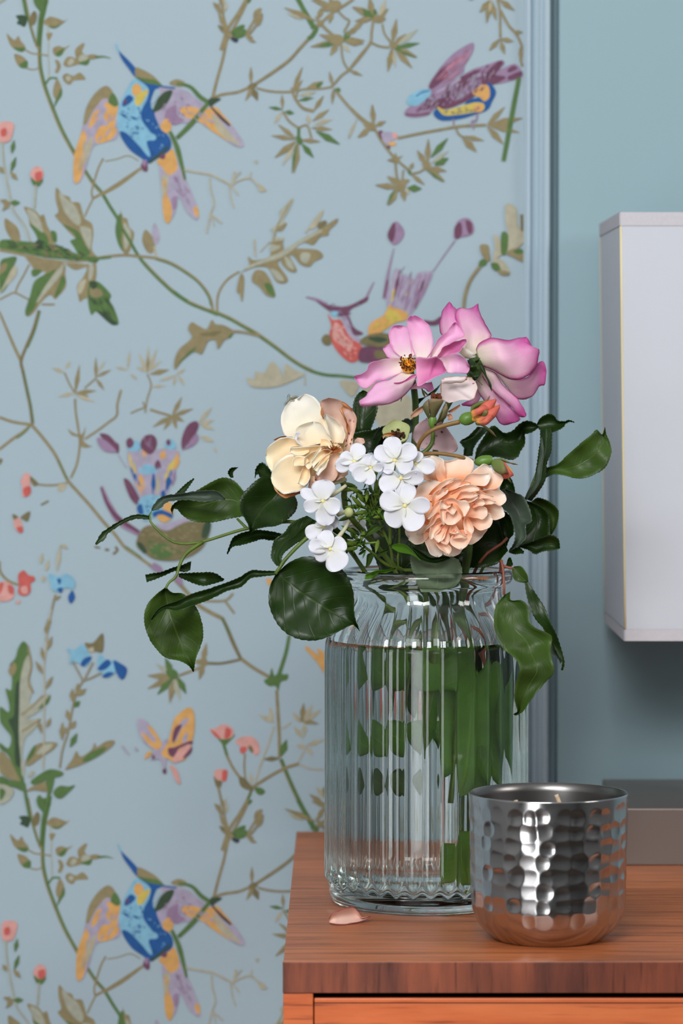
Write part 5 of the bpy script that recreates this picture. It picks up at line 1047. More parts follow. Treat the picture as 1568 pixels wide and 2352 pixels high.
leaf(rb, Z8, [(1125, 222), (1010, 215), (985, 180), (958, 190), (948, 222)], [(1135, 190), (1090, 115), (1022, 58), (958, 118), (946, 218)], [YL + .006, YL + .004, YL], ML_dark, 0.003, 10, 3)
leaf(rb, Z8, [(690, 218), (662, 165), (690, 118), (740, 108)], [(718, 218), (712, 170), (730, 140), (768, 108)], [YL + .006, YL + .003, YL], ML_dark, 0.002, 6)
leaf(rb, Z8, [(1230, 812), (1100, 785), (950, 772), (820, 800), (720, 850), (680, 930), (650, 1020)], [(1225, 860), (1120, 880), (1020, 868), (930, 895), (800, 930), (710, 950), (655, 1030)], [YL + .010, YL + .012, YL + .004, YL - .002], ML_dark, 0.004, 18)
leaf(rb, Z4, [(515, 704), (620, 699), (712, 700), (772, 737)], [(515, 722), (590, 755), (660, 772), (765, 745)], [YL - .013, YL - .004, YL + .002], ML_dark, 0.003, 12)
leaf(rb, Z4, [(585, 635), (530, 658), (480, 672), (420, 695), (370, 703), (327, 712)], [(580, 685), (545, 695), (500, 688), (440, 712), (385, 735), (335, 752)], [YL - .006, YL - .016, YL - .022], ML_dark, 0.003, 12)
leaf(rb, Z4, [(438, 783), (380, 830), (335, 885), (322, 970), (345, 1060), (400, 1140), (445, 1178), (520, 1195), (570, 1222), (597, 1258)], [(448, 785), (480, 812), (545, 820), (610, 890), (642, 965), (652, 1060), (635, 1120), (612, 1180), (600, 1256)], [YL - .017, YL - .022, YL - .022, YL - .014], ML_mid, 0.005, 30, crease=-0.004)

# --- twig with the big round leaf in front of the jar
YB2 = 1.842
rt = empty('rose_leaf_twig', jar_pt(-0.04, -0.03, 0.19), 'rose twig whose large round dark leaf hangs over the jar shoulder', 'twig')
stem(rt, [jar_pt(.004, -.010, .12), jar_pt(-.012, -.016, .155), jar_pt(-.032, -.022, .185), (760, 1205, 1.848), (700, 1240, 1.846), (655, 1285, YB2), (637, 1312, YB2), (632, 1318, YB2 - .001)], [.0014, .0014, .0013, .0011, .0010, .0012, .0013, .001], M_stem)
leaf(rt, Z1, [(215, 1725), (165, 1640), (185, 1520), (205, 1480), (290, 1420), (330, 1360), (400, 1310), (490, 1272)], [(255, 1720), (275, 1620), (380, 1530), (480, 1470), (560, 1400), (590, 1330)], [YB2, YB2 + .004, YB2 + .012, YB2 + .02], ML_dark, 0.005, 20, crease=0.004)
leaf(rt, Z4, [(1062, 690), (980, 688), (925, 687), (850, 728), (740, 772), (600, 815), (520, 852), (430, 885), (392, 912), (358, 962)], [(1062, 712), (970, 722), (915, 732), (865, 780), (785, 802), (690, 850), (600, 882), (510, 912), (440, 905), (366, 965)], [YB2, YB2 + .006, YB2 + .002, YB2 - .006], ML_dark, 0.004, 34, 2.4)
leaf(rt, Z4, [(1062, 705), (1028, 780), (1024, 880), (1060, 970), (1110, 1030), (1180, 1070), (1270, 1081), (1350, 1062), (1430, 1022), (1495, 992), (1535, 1030)], [(1072, 698), (1140, 640), (1230, 608), (1320, 620), (1400, 652), (1452, 702), (1486, 770), (1501, 850), (1502, 920), (1512, 975), (1533, 1026)], [YB2, YB2 - .008, YB2 - .012, YB2 - .004], ML_dark, 0.007, 44, 2.4, crease=-0.003)

# --- spray to the right
YR = 1.905
rr = empty('rose_leaf_spray', jar_pt(0.03, 0.01, 0.19), 'tall rose leaf spray on the right pointing toward the lampshade', 'foliage')
stem(rr, [jar_pt(.016, .015, .08), jar_pt(.020, .014, .13), jar_pt(.030, .012, .185), (1165, 1230, YR), (1205, 1150, YR), (1240, 1060, YR), (1243, 990, YR)], [.0015, .0015, .0014, .0012, .001, .0008, .0006], M_stemd)
leaf(rr, Z7, [(240, 505), (262, 400), (330, 290), (380, 212), (430, 197), (510, 258), (590, 238), (650, 180), (720, 148), (800, 172), (826, 205)], [(250, 506), (330, 490), (450, 480), (570, 506), (640, 480), (662, 430), (700, 370), (706, 300), (702, 272), (770, 250), (827, 210)], [YR - .005, YR, YR + .004, YR + .004], ML_dark, 0.006, 22, 2.4)
leaf(rr, Z7, [(205, 470), (140, 472), (142, 400), (106, 338), (180, 290), (270, 200)], [(218, 472), (235, 390), (300, 300), (380, 214)], [YR + .004, YR + .010, YR + .012], ML_dark, 0.004, 10)
leaf(rr, Z7, [(812, 180), (850, 120), (920, 84), (972, 100), (1006, 145), (1070, 152), (1110, 140), (1160, 158)], [(816, 188), (850, 236), (960, 250), (1050, 210), (1082, 172), (1122, 156), (1160, 163)], [YR + .004, YR, YR - .006], ML_dark, 0.004, 18, 2.4)
leaf(rr, Z7, [(700, 868), (732, 800), (790, 720), (812, 560), (832, 420), (846, 330), (846, 236)], [(765, 888), (832, 800), (892, 690), (908, 540), (946, 430), (950, 330), (955, 205)], [YR - .008, YR - .012, YR - .010, YR], ML_dark, 0.002, 22, 2.0, crease=0.006)
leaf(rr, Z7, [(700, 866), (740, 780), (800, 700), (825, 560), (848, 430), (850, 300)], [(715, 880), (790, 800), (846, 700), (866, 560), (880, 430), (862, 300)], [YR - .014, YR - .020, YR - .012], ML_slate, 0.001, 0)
leaf(rr, Z7, [(903, 580), (1000, 550), (1100, 462), (1200, 372), (1300, 290), (1368, 230), (1392, 268), (1422, 268), (1441, 205)], [(898, 672), (970, 640), (1060, 650), (1150, 672), (1240, 677), (1330, 650), (1430, 590), (1478, 520), (1502, 430), (1484, 340), (1458, 280), (1444, 212)], [YR, YR - .006, YR - .010, YR - .002], ML_mid, 0.005, 30, 2.2)
stem(rr, [(1252, 1098, YR), (1232, 1110, YR - .002), (1215, 1135, YR - .002)], [.0007, .0008, .0008], M_stem, 'twig')
leaf(rr, Z7, [(770, 890), (820, 858), (900, 880), (960, 918), (1002, 958), (1016, 1000), (1002, 1100), (955, 1190)], [(765, 900), (800, 960), (870, 1010), (915, 1090), (940, 1204)], [YR, YR + .006, YR + .004], ML_mid, 0.005, 22)
leaf(rr, Z7, [(720, 885), (850, 938), (918, 1005), (928, 1090), (930, 1205), (880, 1270)], [(690, 900), (740, 1010), (720, 1090), (700, 1180), (640, 1310), (700, 1300)], [YR - .006, YR - .010, YR - .012], ML_dark, 0.005, 24)
leaf(rr, Z7, [(655, 1305), (760, 1268), (850, 1230), (940, 1203), (1012, 1240), (1027, 1322)], [(660, 1315), (740, 1340), (800, 1378), (870, 1352), (950, 1342), (1024, 1326)], [YR - .012, YR - .016, YR - .012], ML_dark, 0.005, 18, 2.8)
leaf(rr, Z7, [(470, 790), (500, 682), (570, 676), (606, 760), (612, 800)], [(480, 800), (540, 810), (590, 815), (612, 810)], [YR + .006, YR + .01, YR + .006], ML_dark, 0.003, 10)

# --- leaves below the peach rose
YC = 1.868
rc = empty('rose_leaf_cluster', jar_pt(0.02, -0.01, 0.19), 'dark rose leaves packed beneath the peach rose at the jar mouth', 'foliage')
stem(rc, [jar_pt(.018, 0, .10), jar_pt(.020, -.004, .14), jar_pt(.024, -.006, .18), (1110, 1280, YC), (1150, 1250, YC), (1165, 1235, YC)], [.0014, .0014, .0013, .0012, .001, .0008], M_stemr)
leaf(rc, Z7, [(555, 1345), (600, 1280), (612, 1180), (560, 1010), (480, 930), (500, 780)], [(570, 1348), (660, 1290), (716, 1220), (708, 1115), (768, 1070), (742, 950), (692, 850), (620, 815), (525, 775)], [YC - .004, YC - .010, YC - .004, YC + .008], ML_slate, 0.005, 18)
leaf(rc, Z7, [(545, 1340), (500, 1220), (460, 1080), (380, 1040), (250, 1100), (60, 1300), (20, 1400)], [(548, 1345), (500, 1400), (440, 1470), (300, 1500), (160, 1500), (80, 1460), (22, 1420)], [YC, YC + .002, YC + .004, YC + .004], ML_dark, 0.006, 22)
leaf(rc, Z7, [(530, 1320), (560, 1240), (600, 1180), (580, 1050), (480, 960), (400, 1000)], [(520, 1320), (480, 1260), (440, 1180), (400, 1100), (380, 1040)], [YC + .002, YC + .004, YC + .010], ML_dark, 0.005, 14)
leaf(rc, Z7, [(552, 1356), (600, 1330), (650, 1315), (695, 1355)], [(558, 1362), (610, 1378), (660, 1372), (690, 1372)], [YC, YC - .004, YC - .006], ML_dark, 0.002, 8, 3)
leaf(rc, Z7, [(540, 1480), (545, 1430), (570, 1410), (592, 1470)], [(500, 1520), (540, 1500), (575, 1490), (592, 1475)], [YC, YC, YC - .003], ML_dark, 0.002, 6, 3)
# grey-green leaf standing in the jar mouth
leaf(rc, Z3, [(262, 1960), (205, 1830), (170, 1720), (165, 1640), (200, 1570)], [(420, 1960), (560, 1900), (630, 1800), (610, 1690), (560, 1650), (330, 1600)], [YC - .028, YC - .022, YC - .016, YC - .010], ML_grey, 0.004, 16)
leaf(rc, Z3, [(180, 1540), (270, 1600), (350, 1650), (440, 1640), (520, 1640)], [(190, 1590), (260, 1670), (380, 1700), (440, 1690), (525, 1655)], [YC - .020, YC - .024, YC - .02], ML_dark, 0.004, 0)

# --- leaves hanging over the rim on the right
YH = 1.846
rh = empty('rose_leaf_twig', jar_pt(0.044, -0.02, 0.19), 'red stemmed twig with leaves drooping over the right rim of the jar', 'twig')
stem(rh, [jar_pt(.016, -.010, .09), jar_pt(.03, -.016, .16), jar_pt(.040, -.020, .186), (1150, 1286, 1.852), (1155, 1311, 1.850), (1157, 1340, 1.848), (1157, 1366, YH)], [.0012, .0012, .0011, .0010, .0009, .0008, .0007], M_stemr)
stem(rh, [(1152, 1298, 1.852), (1165, 1303, 1.850), (1180, 1306, 1.850)], [.0008, .0008, .0007], M_stemr, 'twig')
leaf(rh, Z5, [(1160, 268), (1110, 330), (1098, 420), (1110, 500), (1150, 580), (1222, 640), (1247, 700), (1222, 800), (1218, 880), (1236, 940), (1210, 963)], [(1192, 250), (1196, 300), (1262, 302), (1302, 350), (1306, 420), (1342, 462), (1430, 508), (1426, 600), (1447, 712), (1400, 772), (1340, 842), (1302, 892), (1262, 950), (1222, 970)], [YH, YH - .012, YH - .016, YH - .006], ML_mid, 0.006, 26, 1.6)
leaf(rh, Z5, [(1205, 112), (1203, 150), (1225, 188), (1285, 202)], [(1215, 104), (1256, 104), (1290, 150), (1297, 190)], [YH + .004, YH, YH], ML_mid, 0.002, 0)
leaf(rh, Z5, [(1274, 190), (1285, 260), (1310, 350), (1340, 410), (1390, 470), (1440, 560), (1470, 620), (1495, 660), (1488, 706)], [(1296, 190), (1340, 260), (1390, 340), (1420, 420), (1460, 500), (1490, 590), (1506, 660), (1497, 708)], [YH, YH - .002, YH - .004, YH + .002], ML_dark, 0.001, 22)
leaf(rh, Z5, [(1340, 405), (1392, 478), (1424, 592), (1462, 626), (1484, 668)], [(1345, 400), (1410, 470), (1450, 560), (1480, 620), (1490, 660)], [YH + .002, YH + .006, YH + .004], ML_grey, 0.001, 10)

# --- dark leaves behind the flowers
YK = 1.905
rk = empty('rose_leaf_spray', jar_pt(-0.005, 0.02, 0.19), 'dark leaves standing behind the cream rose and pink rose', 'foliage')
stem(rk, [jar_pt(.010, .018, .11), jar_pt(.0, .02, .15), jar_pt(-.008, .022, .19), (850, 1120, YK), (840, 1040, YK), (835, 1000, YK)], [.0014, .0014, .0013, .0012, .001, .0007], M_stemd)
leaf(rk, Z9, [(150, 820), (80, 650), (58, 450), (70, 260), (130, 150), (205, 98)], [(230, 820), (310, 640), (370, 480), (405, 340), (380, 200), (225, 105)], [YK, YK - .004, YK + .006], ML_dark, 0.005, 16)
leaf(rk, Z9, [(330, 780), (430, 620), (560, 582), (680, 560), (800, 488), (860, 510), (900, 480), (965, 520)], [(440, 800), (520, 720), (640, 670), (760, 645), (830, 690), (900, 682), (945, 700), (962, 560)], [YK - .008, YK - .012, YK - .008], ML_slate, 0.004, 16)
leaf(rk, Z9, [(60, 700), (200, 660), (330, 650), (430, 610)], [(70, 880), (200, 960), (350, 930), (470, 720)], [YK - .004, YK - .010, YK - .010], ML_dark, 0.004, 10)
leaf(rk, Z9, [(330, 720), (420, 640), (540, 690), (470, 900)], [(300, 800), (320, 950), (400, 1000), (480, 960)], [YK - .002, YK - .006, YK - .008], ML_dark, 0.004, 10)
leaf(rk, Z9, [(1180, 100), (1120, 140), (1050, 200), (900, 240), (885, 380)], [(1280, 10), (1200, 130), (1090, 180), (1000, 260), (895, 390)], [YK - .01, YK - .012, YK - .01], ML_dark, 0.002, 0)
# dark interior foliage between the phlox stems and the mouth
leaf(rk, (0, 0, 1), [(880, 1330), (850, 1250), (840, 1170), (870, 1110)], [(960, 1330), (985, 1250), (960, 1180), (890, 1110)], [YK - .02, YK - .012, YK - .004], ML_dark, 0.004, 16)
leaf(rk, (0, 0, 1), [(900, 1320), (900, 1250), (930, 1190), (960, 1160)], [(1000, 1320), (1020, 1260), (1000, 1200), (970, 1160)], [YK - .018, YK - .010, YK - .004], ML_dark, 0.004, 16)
# ------------------------------------------------------------------ flowers
ZP = (800, 690, 5.2267); ZQ = (980, 690, 5.4069); ZC = (600, 890, 6.5333); ZE = (920, 1030, 6.0308); ZF = (680, 980, 4.9)
PINK = petal_mat('pink_petal', C(252, 240, 230), C(243, 192, 224), C(240, 182, 219), C(230, 146, 202), 0.30, 0.05, edgew=0.09)
PINKD = petal_mat('deep_pink_petal', C(236, 168, 202), C(224, 126, 180), C(227, 140, 193), C(236, 174, 211), 0.28, 0.06, edgew=0.06)
PINKB = petal_mat('pink_petal_back', C(252, 242, 222), C(240, 194, 216), C(222, 130, 190), C(206, 76, 156), 0.28, 0.12, edgew=0.15, p=(0.05, 0.42, 0.85))
CREAM = petal_mat('cream_petal', C(248, 230, 196), C(244, 238, 222), C(244, 242, 236), None, 0.28, 0.03)
CREAMO = petal_mat('apricot_cream_petal', C(255, 218, 170), C(255, 232, 194), C(255, 240, 212), C(254, 250, 236), 0.28, 0.04, edgew=0.07)
CREAMP = petal_mat('faded_petal', C(250, 222, 190), C(240, 208, 190), C(230, 196, 184), C(206, 146, 96), 0.32, 0.06, spots=C(150, 70, 76), edgew=0.045)
BROWNP = petal_mat('browned_petal_edge', C(238, 200, 150), C(214, 150, 94), C(186, 116, 66), C(168, 98, 56), 0.2, 0.15)
PEACH = petal_mat('peach_petal', C(254, 176, 120), C(254, 219, 194), C(255, 243, 232), None, 0.28, 0.04, p=(0.05, 0.40, 0.85))
PEACHI = petal_mat('inner_peach_petal', C(252, 174, 128), C(254, 210, 180), C(255, 236, 220), None, 0.28, 0.04, p=(0.0, 0.38, 0.9))
WHITE = petal_mat('white_phlox_petal', C(229, 229, 216), C(229, 229, 235), C(230, 230, 238), None, 0.24, 0.03)
WILT = petal_mat('wilted_pink_white_petal', C(236, 216, 214), C(238, 224, 222), C(228, 206, 200), C(190, 140, 116), 0.25, 0.06, spots=C(150, 50, 90), edgew=0.04)
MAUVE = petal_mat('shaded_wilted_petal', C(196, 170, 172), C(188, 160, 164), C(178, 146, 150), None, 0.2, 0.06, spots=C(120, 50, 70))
SALMON = petal_mat('coral_bud_petal', C(250, 186, 90), C(228, 124, 98), C(212, 104, 88), None, 0.2, 0.12, p=(0.0, 0.25, 0.8))
SEPAL = petal_mat('green_sepal', C(120, 146, 70), C(112, 124, 70), C(140, 96, 70), C(160, 140, 110), 0.15, 0.12, edgew=0.06)
SEPALB = petal_mat('olive_brown_sepal', C(104, 112, 62), C(126, 122, 84), C(134, 112, 84), C(172, 132, 100), 0.12, 0.15, edgew=0.05)
M_hip = plain('green_rose_hip', C(92, 128, 48), 0.4, 0.4, var=0.12, scale=80)
M_anther = plain('brown_anther', C(96, 48, 26), 0.7, 0.2)
M_fil = plain('yellow_filament', C(250, 178, 50), 0.6, 0.3)
M_eye = plain('phlox_eye', C(226, 210, 140), 0.6, 0.2)
M_crisp = plain('crisp_brown_calyx', C(170, 102, 56), 0.75, 0.2, var=0.3, scale=300)
M_pale = plain('pale_green_calyx', C(164, 172, 116), 0.6, 0.25, var=0.12, scale=200)
M_bud = plain('phlox_green', C(96, 118, 42), 0.5, 0.3, var=0.25, scale=250)
M_tube = plain('phlox_tube', C(206, 204, 170), 0.6, 0.25)
O = (0, 0, 1)

# --- pink rose, open to the viewer
yp = 1.862
pr = empty('pink_rose', P(938, 830, yp), 'open pink rose with yellow and brown stamens facing the camera', 'rose')
stem(pr, [jar_pt(.016, .006, .07), jar_pt(.012, .008, .12), jar_pt(.0, .006, .19), (950, 1080, 1.885), (955, 960, 1.886), (950, 890, 1.876), (940, 845, 1.866)], [.0012, .0012, .0012, .0010, .0009, .0010, .002], M_stemd)
petal(pr, ZP, [(610, 700), (480, 692), (448, 645), (412, 580)], [(640, 690), (560, 600), (500, 515), (425, 560)], [yp + .004, yp + .010, yp + .012], PINK, .003)
petal(pr, ZP, [(650, 700), (560, 620), (500, 520), (484, 400), (530, 312), (600, 298)], [(800, 660), (770, 560), (748, 450), (730, 345), (670, 305), (610, 298)], [yp, yp + .010, yp + .016, yp + .014], PINK, .005)
petal(pr, ZP, [(760, 680), (740, 500), (715, 350), (702, 240), (740, 185)], [(980, 690), (1012, 580), (1016, 480), (990, 350), (920, 250), (800, 180)], [yp, yp + .008, yp + .013, yp + .010], PINK, .005, label=None)
petal(pr, ZP, [(940, 700), (1010, 580), (1080, 460), (1180, 370), (1240, 290), (1278, 262)], [(1060, 710), (1120, 610), (1190, 540), (1300, 470), (1384, 430), (1368, 345), (1290, 262)], [yp, yp - .002, yp - .002, yp + .004], PINK, .006)
petal(pr, ZP, [(1050, 700), (1130, 570), (1210, 520), (1330, 475), (1412, 465)], [(1150, 720), (1250, 645), (1320, 622), (1385, 545), (1420, 490)], [yp - .002, yp - .008, yp - .006], PINKD, .005)
petal(pr, ZP, [(1070, 700), (1200, 650), (1300, 640), (1400, 700), (1452, 780)], [(1100, 860), (1230, 872), (1330, 866), (1420, 876), (1454, 830)], [yp - .004, yp - .012, yp - .012, yp - .006], PINK, .005)
petal(pr, ZP, [(640, 690), (500, 695), (370, 715), (250, 760), (212, 850), (70, 908)], [(680, 860), (560, 905), (430, 955), (330, 965), (215, 1060), (130, 1020), (72, 935)], [yp - .001, yp - .008, yp - .012, yp - .010], PINK, .006)
petal(pr, ZP, [(640, 860), (500, 940), (350, 980), (250, 1080), (205, 1150), (130, 1200), (135, 1245)], [(825, 895), (800, 970), (740, 1070), (640, 1172), (500, 1242), (350, 1262), (220, 1284), (140, 1262)], [yp - .002, yp - .014, yp - .022, yp - .018], PINK, -.006)
petal(pr, ZP, [(735, 1062), (800, 1000), (900, 990), (1000, 978)], [(760, 1068), (860, 1060), (920, 1062), (960, 1102), (1028, 1070)], [yp - .002, yp - .008, yp - .008], PINK, .004, wave=.006)
petal(pr, ZP, [(805, 688), (850, 678), (960, 688), (1060, 676), (1120, 730), (1180, 852)], [(815, 890), (826, 960), (830, 1032), (940, 982), (1060, 912), (1186, 862)], [yp - .012, yp - .020, yp - .018, yp - .010], PINKD, .006)
petal(pr, ZP, [(820, 892), (760, 900), (660, 960), (600, 985), (545, 985)], [(822, 902), (790, 930), (700, 975), (620, 1005), (545, 1010)], [yp - .012, yp - .02, yp - .024], PINKD, .002)
random.seed(11)
fils, ants = [], []
ctr = P(938, 838, yp - .002)
for k in range(90):
    a = random.uniform(0, 2 * math.pi); rr_ = random.uniform(.15, 1.0) ** .6
    px = 800 + (718 + 108 * rr_ * math.cos(a)) / ZP[2]; py = 690 + (745 - 100 * rr_ * math.sin(a)) / ZP[2]
    tip = P(px, py, yp - .007 - random.uniform(0, .006) * (1.2 - rr_))
    fils.append(tube_mesh('f', [ctr + Vector(((tip.x - ctr.x) * .35, 0, (tip.z - ctr.z) * .35)), (ctr + tip) / 2 + Vector((0, -.002, 0)), tip], [.00022, .0002, .00016], 5, 5))
    if rr_ > .45 or k % 3 == 0:
        ants.append(blob_mesh('a', tip, .00042, .00042, .0007, 6, Vector((random.uniform(-1, 1), random.uniform(-1, 1), random.uniform(-1, 1)))))
put('stamen_disc', blob_mesh('stamen_disc', P(938, 840, yp - .0045), .0044, .002, .0042, 16), pr, M_fil)
sf = put('stamens', join_meshes('stamens', fils), pr, M_fil); sf['kind'] = 'stuff'
sa = put('anthers', join_meshes('anthers', ants), pr, M_anther); sa['kind'] = 'stuff'
for (x0, y0, x1, y1) in ((640, 1160, 628, 1215), (880, 1060, 920, 1170), (900, 1080, 960, 1150)):
    petal(pr, ZP, [(x0 - 6, y0), ((x0 + x1) / 2 - 8, (y0 + y1) / 2), (x1, y1)], [(x0 + 8, y0), ((x0 + x1) / 2 + 8, (y0 + y1) / 2), (x1 + 2, y1)], [yp + .002, yp + .003], SEPAL, .001, name='sepal')

# --- pink rose seen from behind
yq = 1.892
pq = empty('pink_rose', P(1090, 840, yq), 'pink rose turned away showing its green calyx, right of the open one', 'rose')
stem(pq, [jar_pt(.022, .008, .05), jar_pt(.018, .012, .12), jar_pt(.018, .014, .19), (1005, 1080, 1.896), (1002, 1000, 1.892), (1030, 925, 1.888), (1070, 880, 1.884), (1090, 850, 1.882)], [.0012, .0012, .0012, .0010, .0009, .0009, .0010, .002], M_stemd)
petal(pq, ZQ, [(420, 660), (260, 500), (165, 400), (156, 280), (195, 130), (280, 16)], [(620, 740), (560, 420), (450, 220), (360, 100), (330, 80), (288, 20)], [yq - .006, yq - .002, yq + .010, yq + .016], PINKB, -.006)
petal(pq, ZQ, [(480, 720), (420, 420), (350, 200), (400, 94), (520, 104), (634, 38)], [(700, 640), (798, 450), (790, 400), (705, 250), (660, 140), (640, 45)], [yq - .008, yq - .004, yq + .008, yq + .016], PINKB, -.006)
petal(pq, ZQ, [(850, 880), (1000, 960), (1250, 950), (1380, 775), (1450, 763), (1482, 850)], [(890, 950), (1000, 1095), (1130, 1228), (1300, 1200), (1400, 1068), (1462, 1052), (1484, 880)], [yq, yq + .004, yq + .006, yq + .004], PINKB, -.004)
petal(pq, ZQ, [(640, 950), (560, 1200), (425, 1288)], [(680, 1000), (660, 1230), (560, 1312), (440, 1306)], [yq + .004, yq + .006, yq + .004], PINKB, -.003)
petal(pq, ZQ, [(700, 850), (800, 1080), (1000, 1280), (1160, 1470), (1100, 1505)], [(610, 930), (620, 1100), (750, 1300), (850, 1430), (918, 1536), (1000, 1545), (1080, 1515)], [yq - .006, yq, yq + .002, yq + .004], PINKB, -.004)
petal(pq, ZQ, [(690, 820), (850, 895), (950, 1050), (1130, 1228), (1232, 1400), (1228, 1440)], [(670, 860), (720, 1000), (880, 1180), (1050, 1330), (1150, 1445), (1215, 1448)], [yq - .008, yq - .006, yq - .006, yq - .002], PINKB, -.003)
petal(pq, ZQ, [(610, 610), (650, 528), (740, 478), (830, 463), (1000, 494), (1130, 468), (1228, 452)], [(650, 800), (800, 862), (930, 932), (1080, 988), (1250, 942), (1350, 850), (1386, 720), (1402, 612), (1320, 598), (1292, 530), (1240, 458)], [yq - .010, yq - .016, yq - .012, yq - .004], PINKB, -.008)
petal(pq, ZQ, [(395, 640), (440, 590), (500, 600), (560, 640)], [(480, 720), (520, 725), (560, 720), (620, 700)], [yq - .01, yq - .012, yq - .012], CREAM, -.002)
put('calyx', blob_mesh('calyx', P(1090, 842, yq - .011), .0048, .0048, .0085, 16, Vector((-.25, -.5, -.85))), pq, M_stemd)
for L_, R_ in (([(640, 780), (700, 900), (760, 1020), (802, 1130)], [(690, 800), (730, 900), (790, 1030), (806, 1128)]), ([(560, 860), (570, 930), (560, 980)], [(650, 860), (660, 930), (600, 1000)]), ([(500, 740), (520, 800), (540, 880)], [(560, 740), (600, 780), (620, 860)]), ([(590, 760), (620, 735), (660, 710)], [(610, 775), (640, 760), (662, 712)]), ([(520, 900), (600, 970), (690, 1052)], [(540, 900), (610, 962), (690, 1050)])):
    petal(pq, ZQ, L_, R_, [yq - .016, yq - .020, yq - .018], ML_dark, -.001, name='sepal')

# --- cream rose
yc = 1.850
cr = empty('cream_rose', P(722, 1030, yc), 'full blown cream rose with browned petal edges', 'rose')
stem(cr, [jar_pt(.006, -.004, .10), jar_pt(-.002, -.006, .14), jar_pt(-.018, -.010, .19), (800, 1180, 1.862), (790, 1110, 1.86), (765, 1070, 1.858), (740, 1045, 1.855)], [.0016, .0016, .0015, .0013, .0012, .0012, .002], M_stem)
petal(cr, ZC, [(560, 1420), (480, 1150), (600, 800), (900, 700)], [(1100, 1400), (1280, 1200), (1300, 900), (1000, 700)], [yc + .004, yc + .004, yc + .004], CREAMO, .004)
petal(cr, ZC, [(640, 880), (480, 745), (362, 725), (300, 570), (292, 450), (335, 325), (430, 200), (490, 188)], [(1060, 800), (990, 620), (932, 450), (906, 300), (830, 180), (740, 113), (640, 103), (548, 172)], [yc, yc + .004, yc + .006, yc + .006], CREAM, .0045)
petal(cr, ZC, [(1030, 800), (960, 560), (920, 420), (888, 260), (915, 190), (1000, 158)], [(1260, 860), (1300, 650), (1335, 420), (1375, 335), (1290, 280), (1200, 208), (1100, 168), (1010, 156)], [yc + .002, yc + .004, yc + .006, yc + .002], CREAMP, .0045)
petal(cr, ZC, [(1220, 980), (1255, 800), (1290, 640), (1245, 470), (1180, 332)], [(1350, 985), (1382, 740), (1428, 560), (1422, 420), (1350, 330), (1230, 270)], [yc - .002, yc - .006, yc - .002, yc + .004], CREAMP, .004)
petal(cr, ZC, [(1060, 830), (1000, 640), (930, 470), (960, 400)], [(1215, 840), (1262, 700), (1200, 570), (1100, 480), (985, 402)], [yc - .001, yc, yc + .002], CREAM, .006)
petal(cr, ZC, [(640, 900), (500, 720), (515, 615), (640, 542), (770, 512)], [(1060, 800), (970, 650), (890, 535), (800, 512)], [yc - .002, yc - .002, yc + .002], CREAM, .005)
petal(cr, ZC, [(490, 745), (520, 680), (590, 690)], [(640, 890), (560, 850), (500, 770)], [yc - .004, yc - .006], WHITE, .002)
petal(cr, ZC, [(660, 900), (480, 755), (300, 758), (165, 830), (85, 920), (62, 1020)], [(680, 1080), (500, 1010), (350, 1050), (270, 1120), (200, 1190), (160, 1258), (88, 1150), (63, 1045)], [yc - .002, yc - .004, yc - .002, yc + .004], CREAMO, .0045)
petal(cr, ZC, [(200, 1450), (250, 1560), (330, 1600), (450, 1590), (585, 1545)], [(180, 1470), (240, 1585), (350, 1658), (450, 1642), (585, 1592)], [yc - .004, yc - .006, yc - .004], BROWNP, .002)
petal(cr, ZC, [(700, 1040), (450, 1010), (290, 1085), (170, 1250), (145, 1340)], [(760, 1230), (730, 1380), (660, 1500), (560, 1560), (400, 1592), (330, 1600), (230, 1530), (160, 1430), (143, 1355)], [yc - .007, yc - .009, yc - .009, yc - .006], CREAMO, .002)
petal(cr, ZC, [(930, 880), (700, 880), (430, 915)], [(920, 960), (780, 1060), (640, 1160), (480, 1010)], [yc - .006, yc - .010, yc - .010], CREAMO, .005)
petal(cr, ZC, [(930, 900), (800, 960), (650, 1050), (640, 1150)], [(960, 940), (850, 1060), (760, 1180), (700, 1230)], [yc - .008, yc - .014, yc - .014], CREAMO, .004)
petal(cr, ZC, [(1185, 985), (1060, 1000), (900, 1180), (815, 1300), (800, 1390)], [(1190, 1020), (1200, 1080), (1130, 1200), (1150, 1310), (1060, 1410), (900, 1410), (812, 1402)], [yc - .008, yc - .016, yc - .018, yc - .014], CREAMP, .006)
petal(cr, ZC, [(1300, 1240), (1180, 1260), (1120, 1340), (1060, 1400)], [(1300, 1310), (1220, 1350), (1150, 1380), (1070, 1410)], [yc - .012, yc - .014, yc - .012], CREAMP, .003)
petal(cr, ZC, [(1075, 945), (960, 925), (860, 975), (790, 1060), (758, 1110)], [(1070, 965), (1000, 1000), (900, 1080), (830, 1150), (772, 1210)], [yc - .010, yc - .018, yc - .018], CREAMO, .003)
petal(cr, ZC, [(1030, 985), (930, 1050), (840, 1160), (780, 1230)], [(1020, 1040), (960, 1130), (870, 1230), (830, 1260)], [yc - .012, yc - .020, yc - .020], CREAMO, .003)
petal(cr, ZC, [(1025, 1035), (880, 1180), (820, 1300)], [(1010, 1100), (960, 1200), (850, 1325)], [yc - .016, yc - .022, yc - .022], CREAM, .003)
petal(cr, ZC, [(740, 1330), (720, 1440), (700, 1540)], [(830, 1330), (900, 1420), (1090, 1440), (1100, 1540)], [yc - .008, yc - .010, yc - .008], CREAMP, .003)
petal(cr, ZC, [(640, 1180), (600, 1260), (560, 1380), (540, 1440)], [(730, 1220), (730, 1320), (700, 1420), (640, 1480)], [yc - .012, yc - .018, yc - .018], CREAMO, .004)
petal(cr, ZC, [(1390, 870), (1395, 800), (1440, 752)], [(1490, 860), (1560, 830), (1530, 760)], [yc - .006, yc - .008, yc - .006], CREAMP, .003)
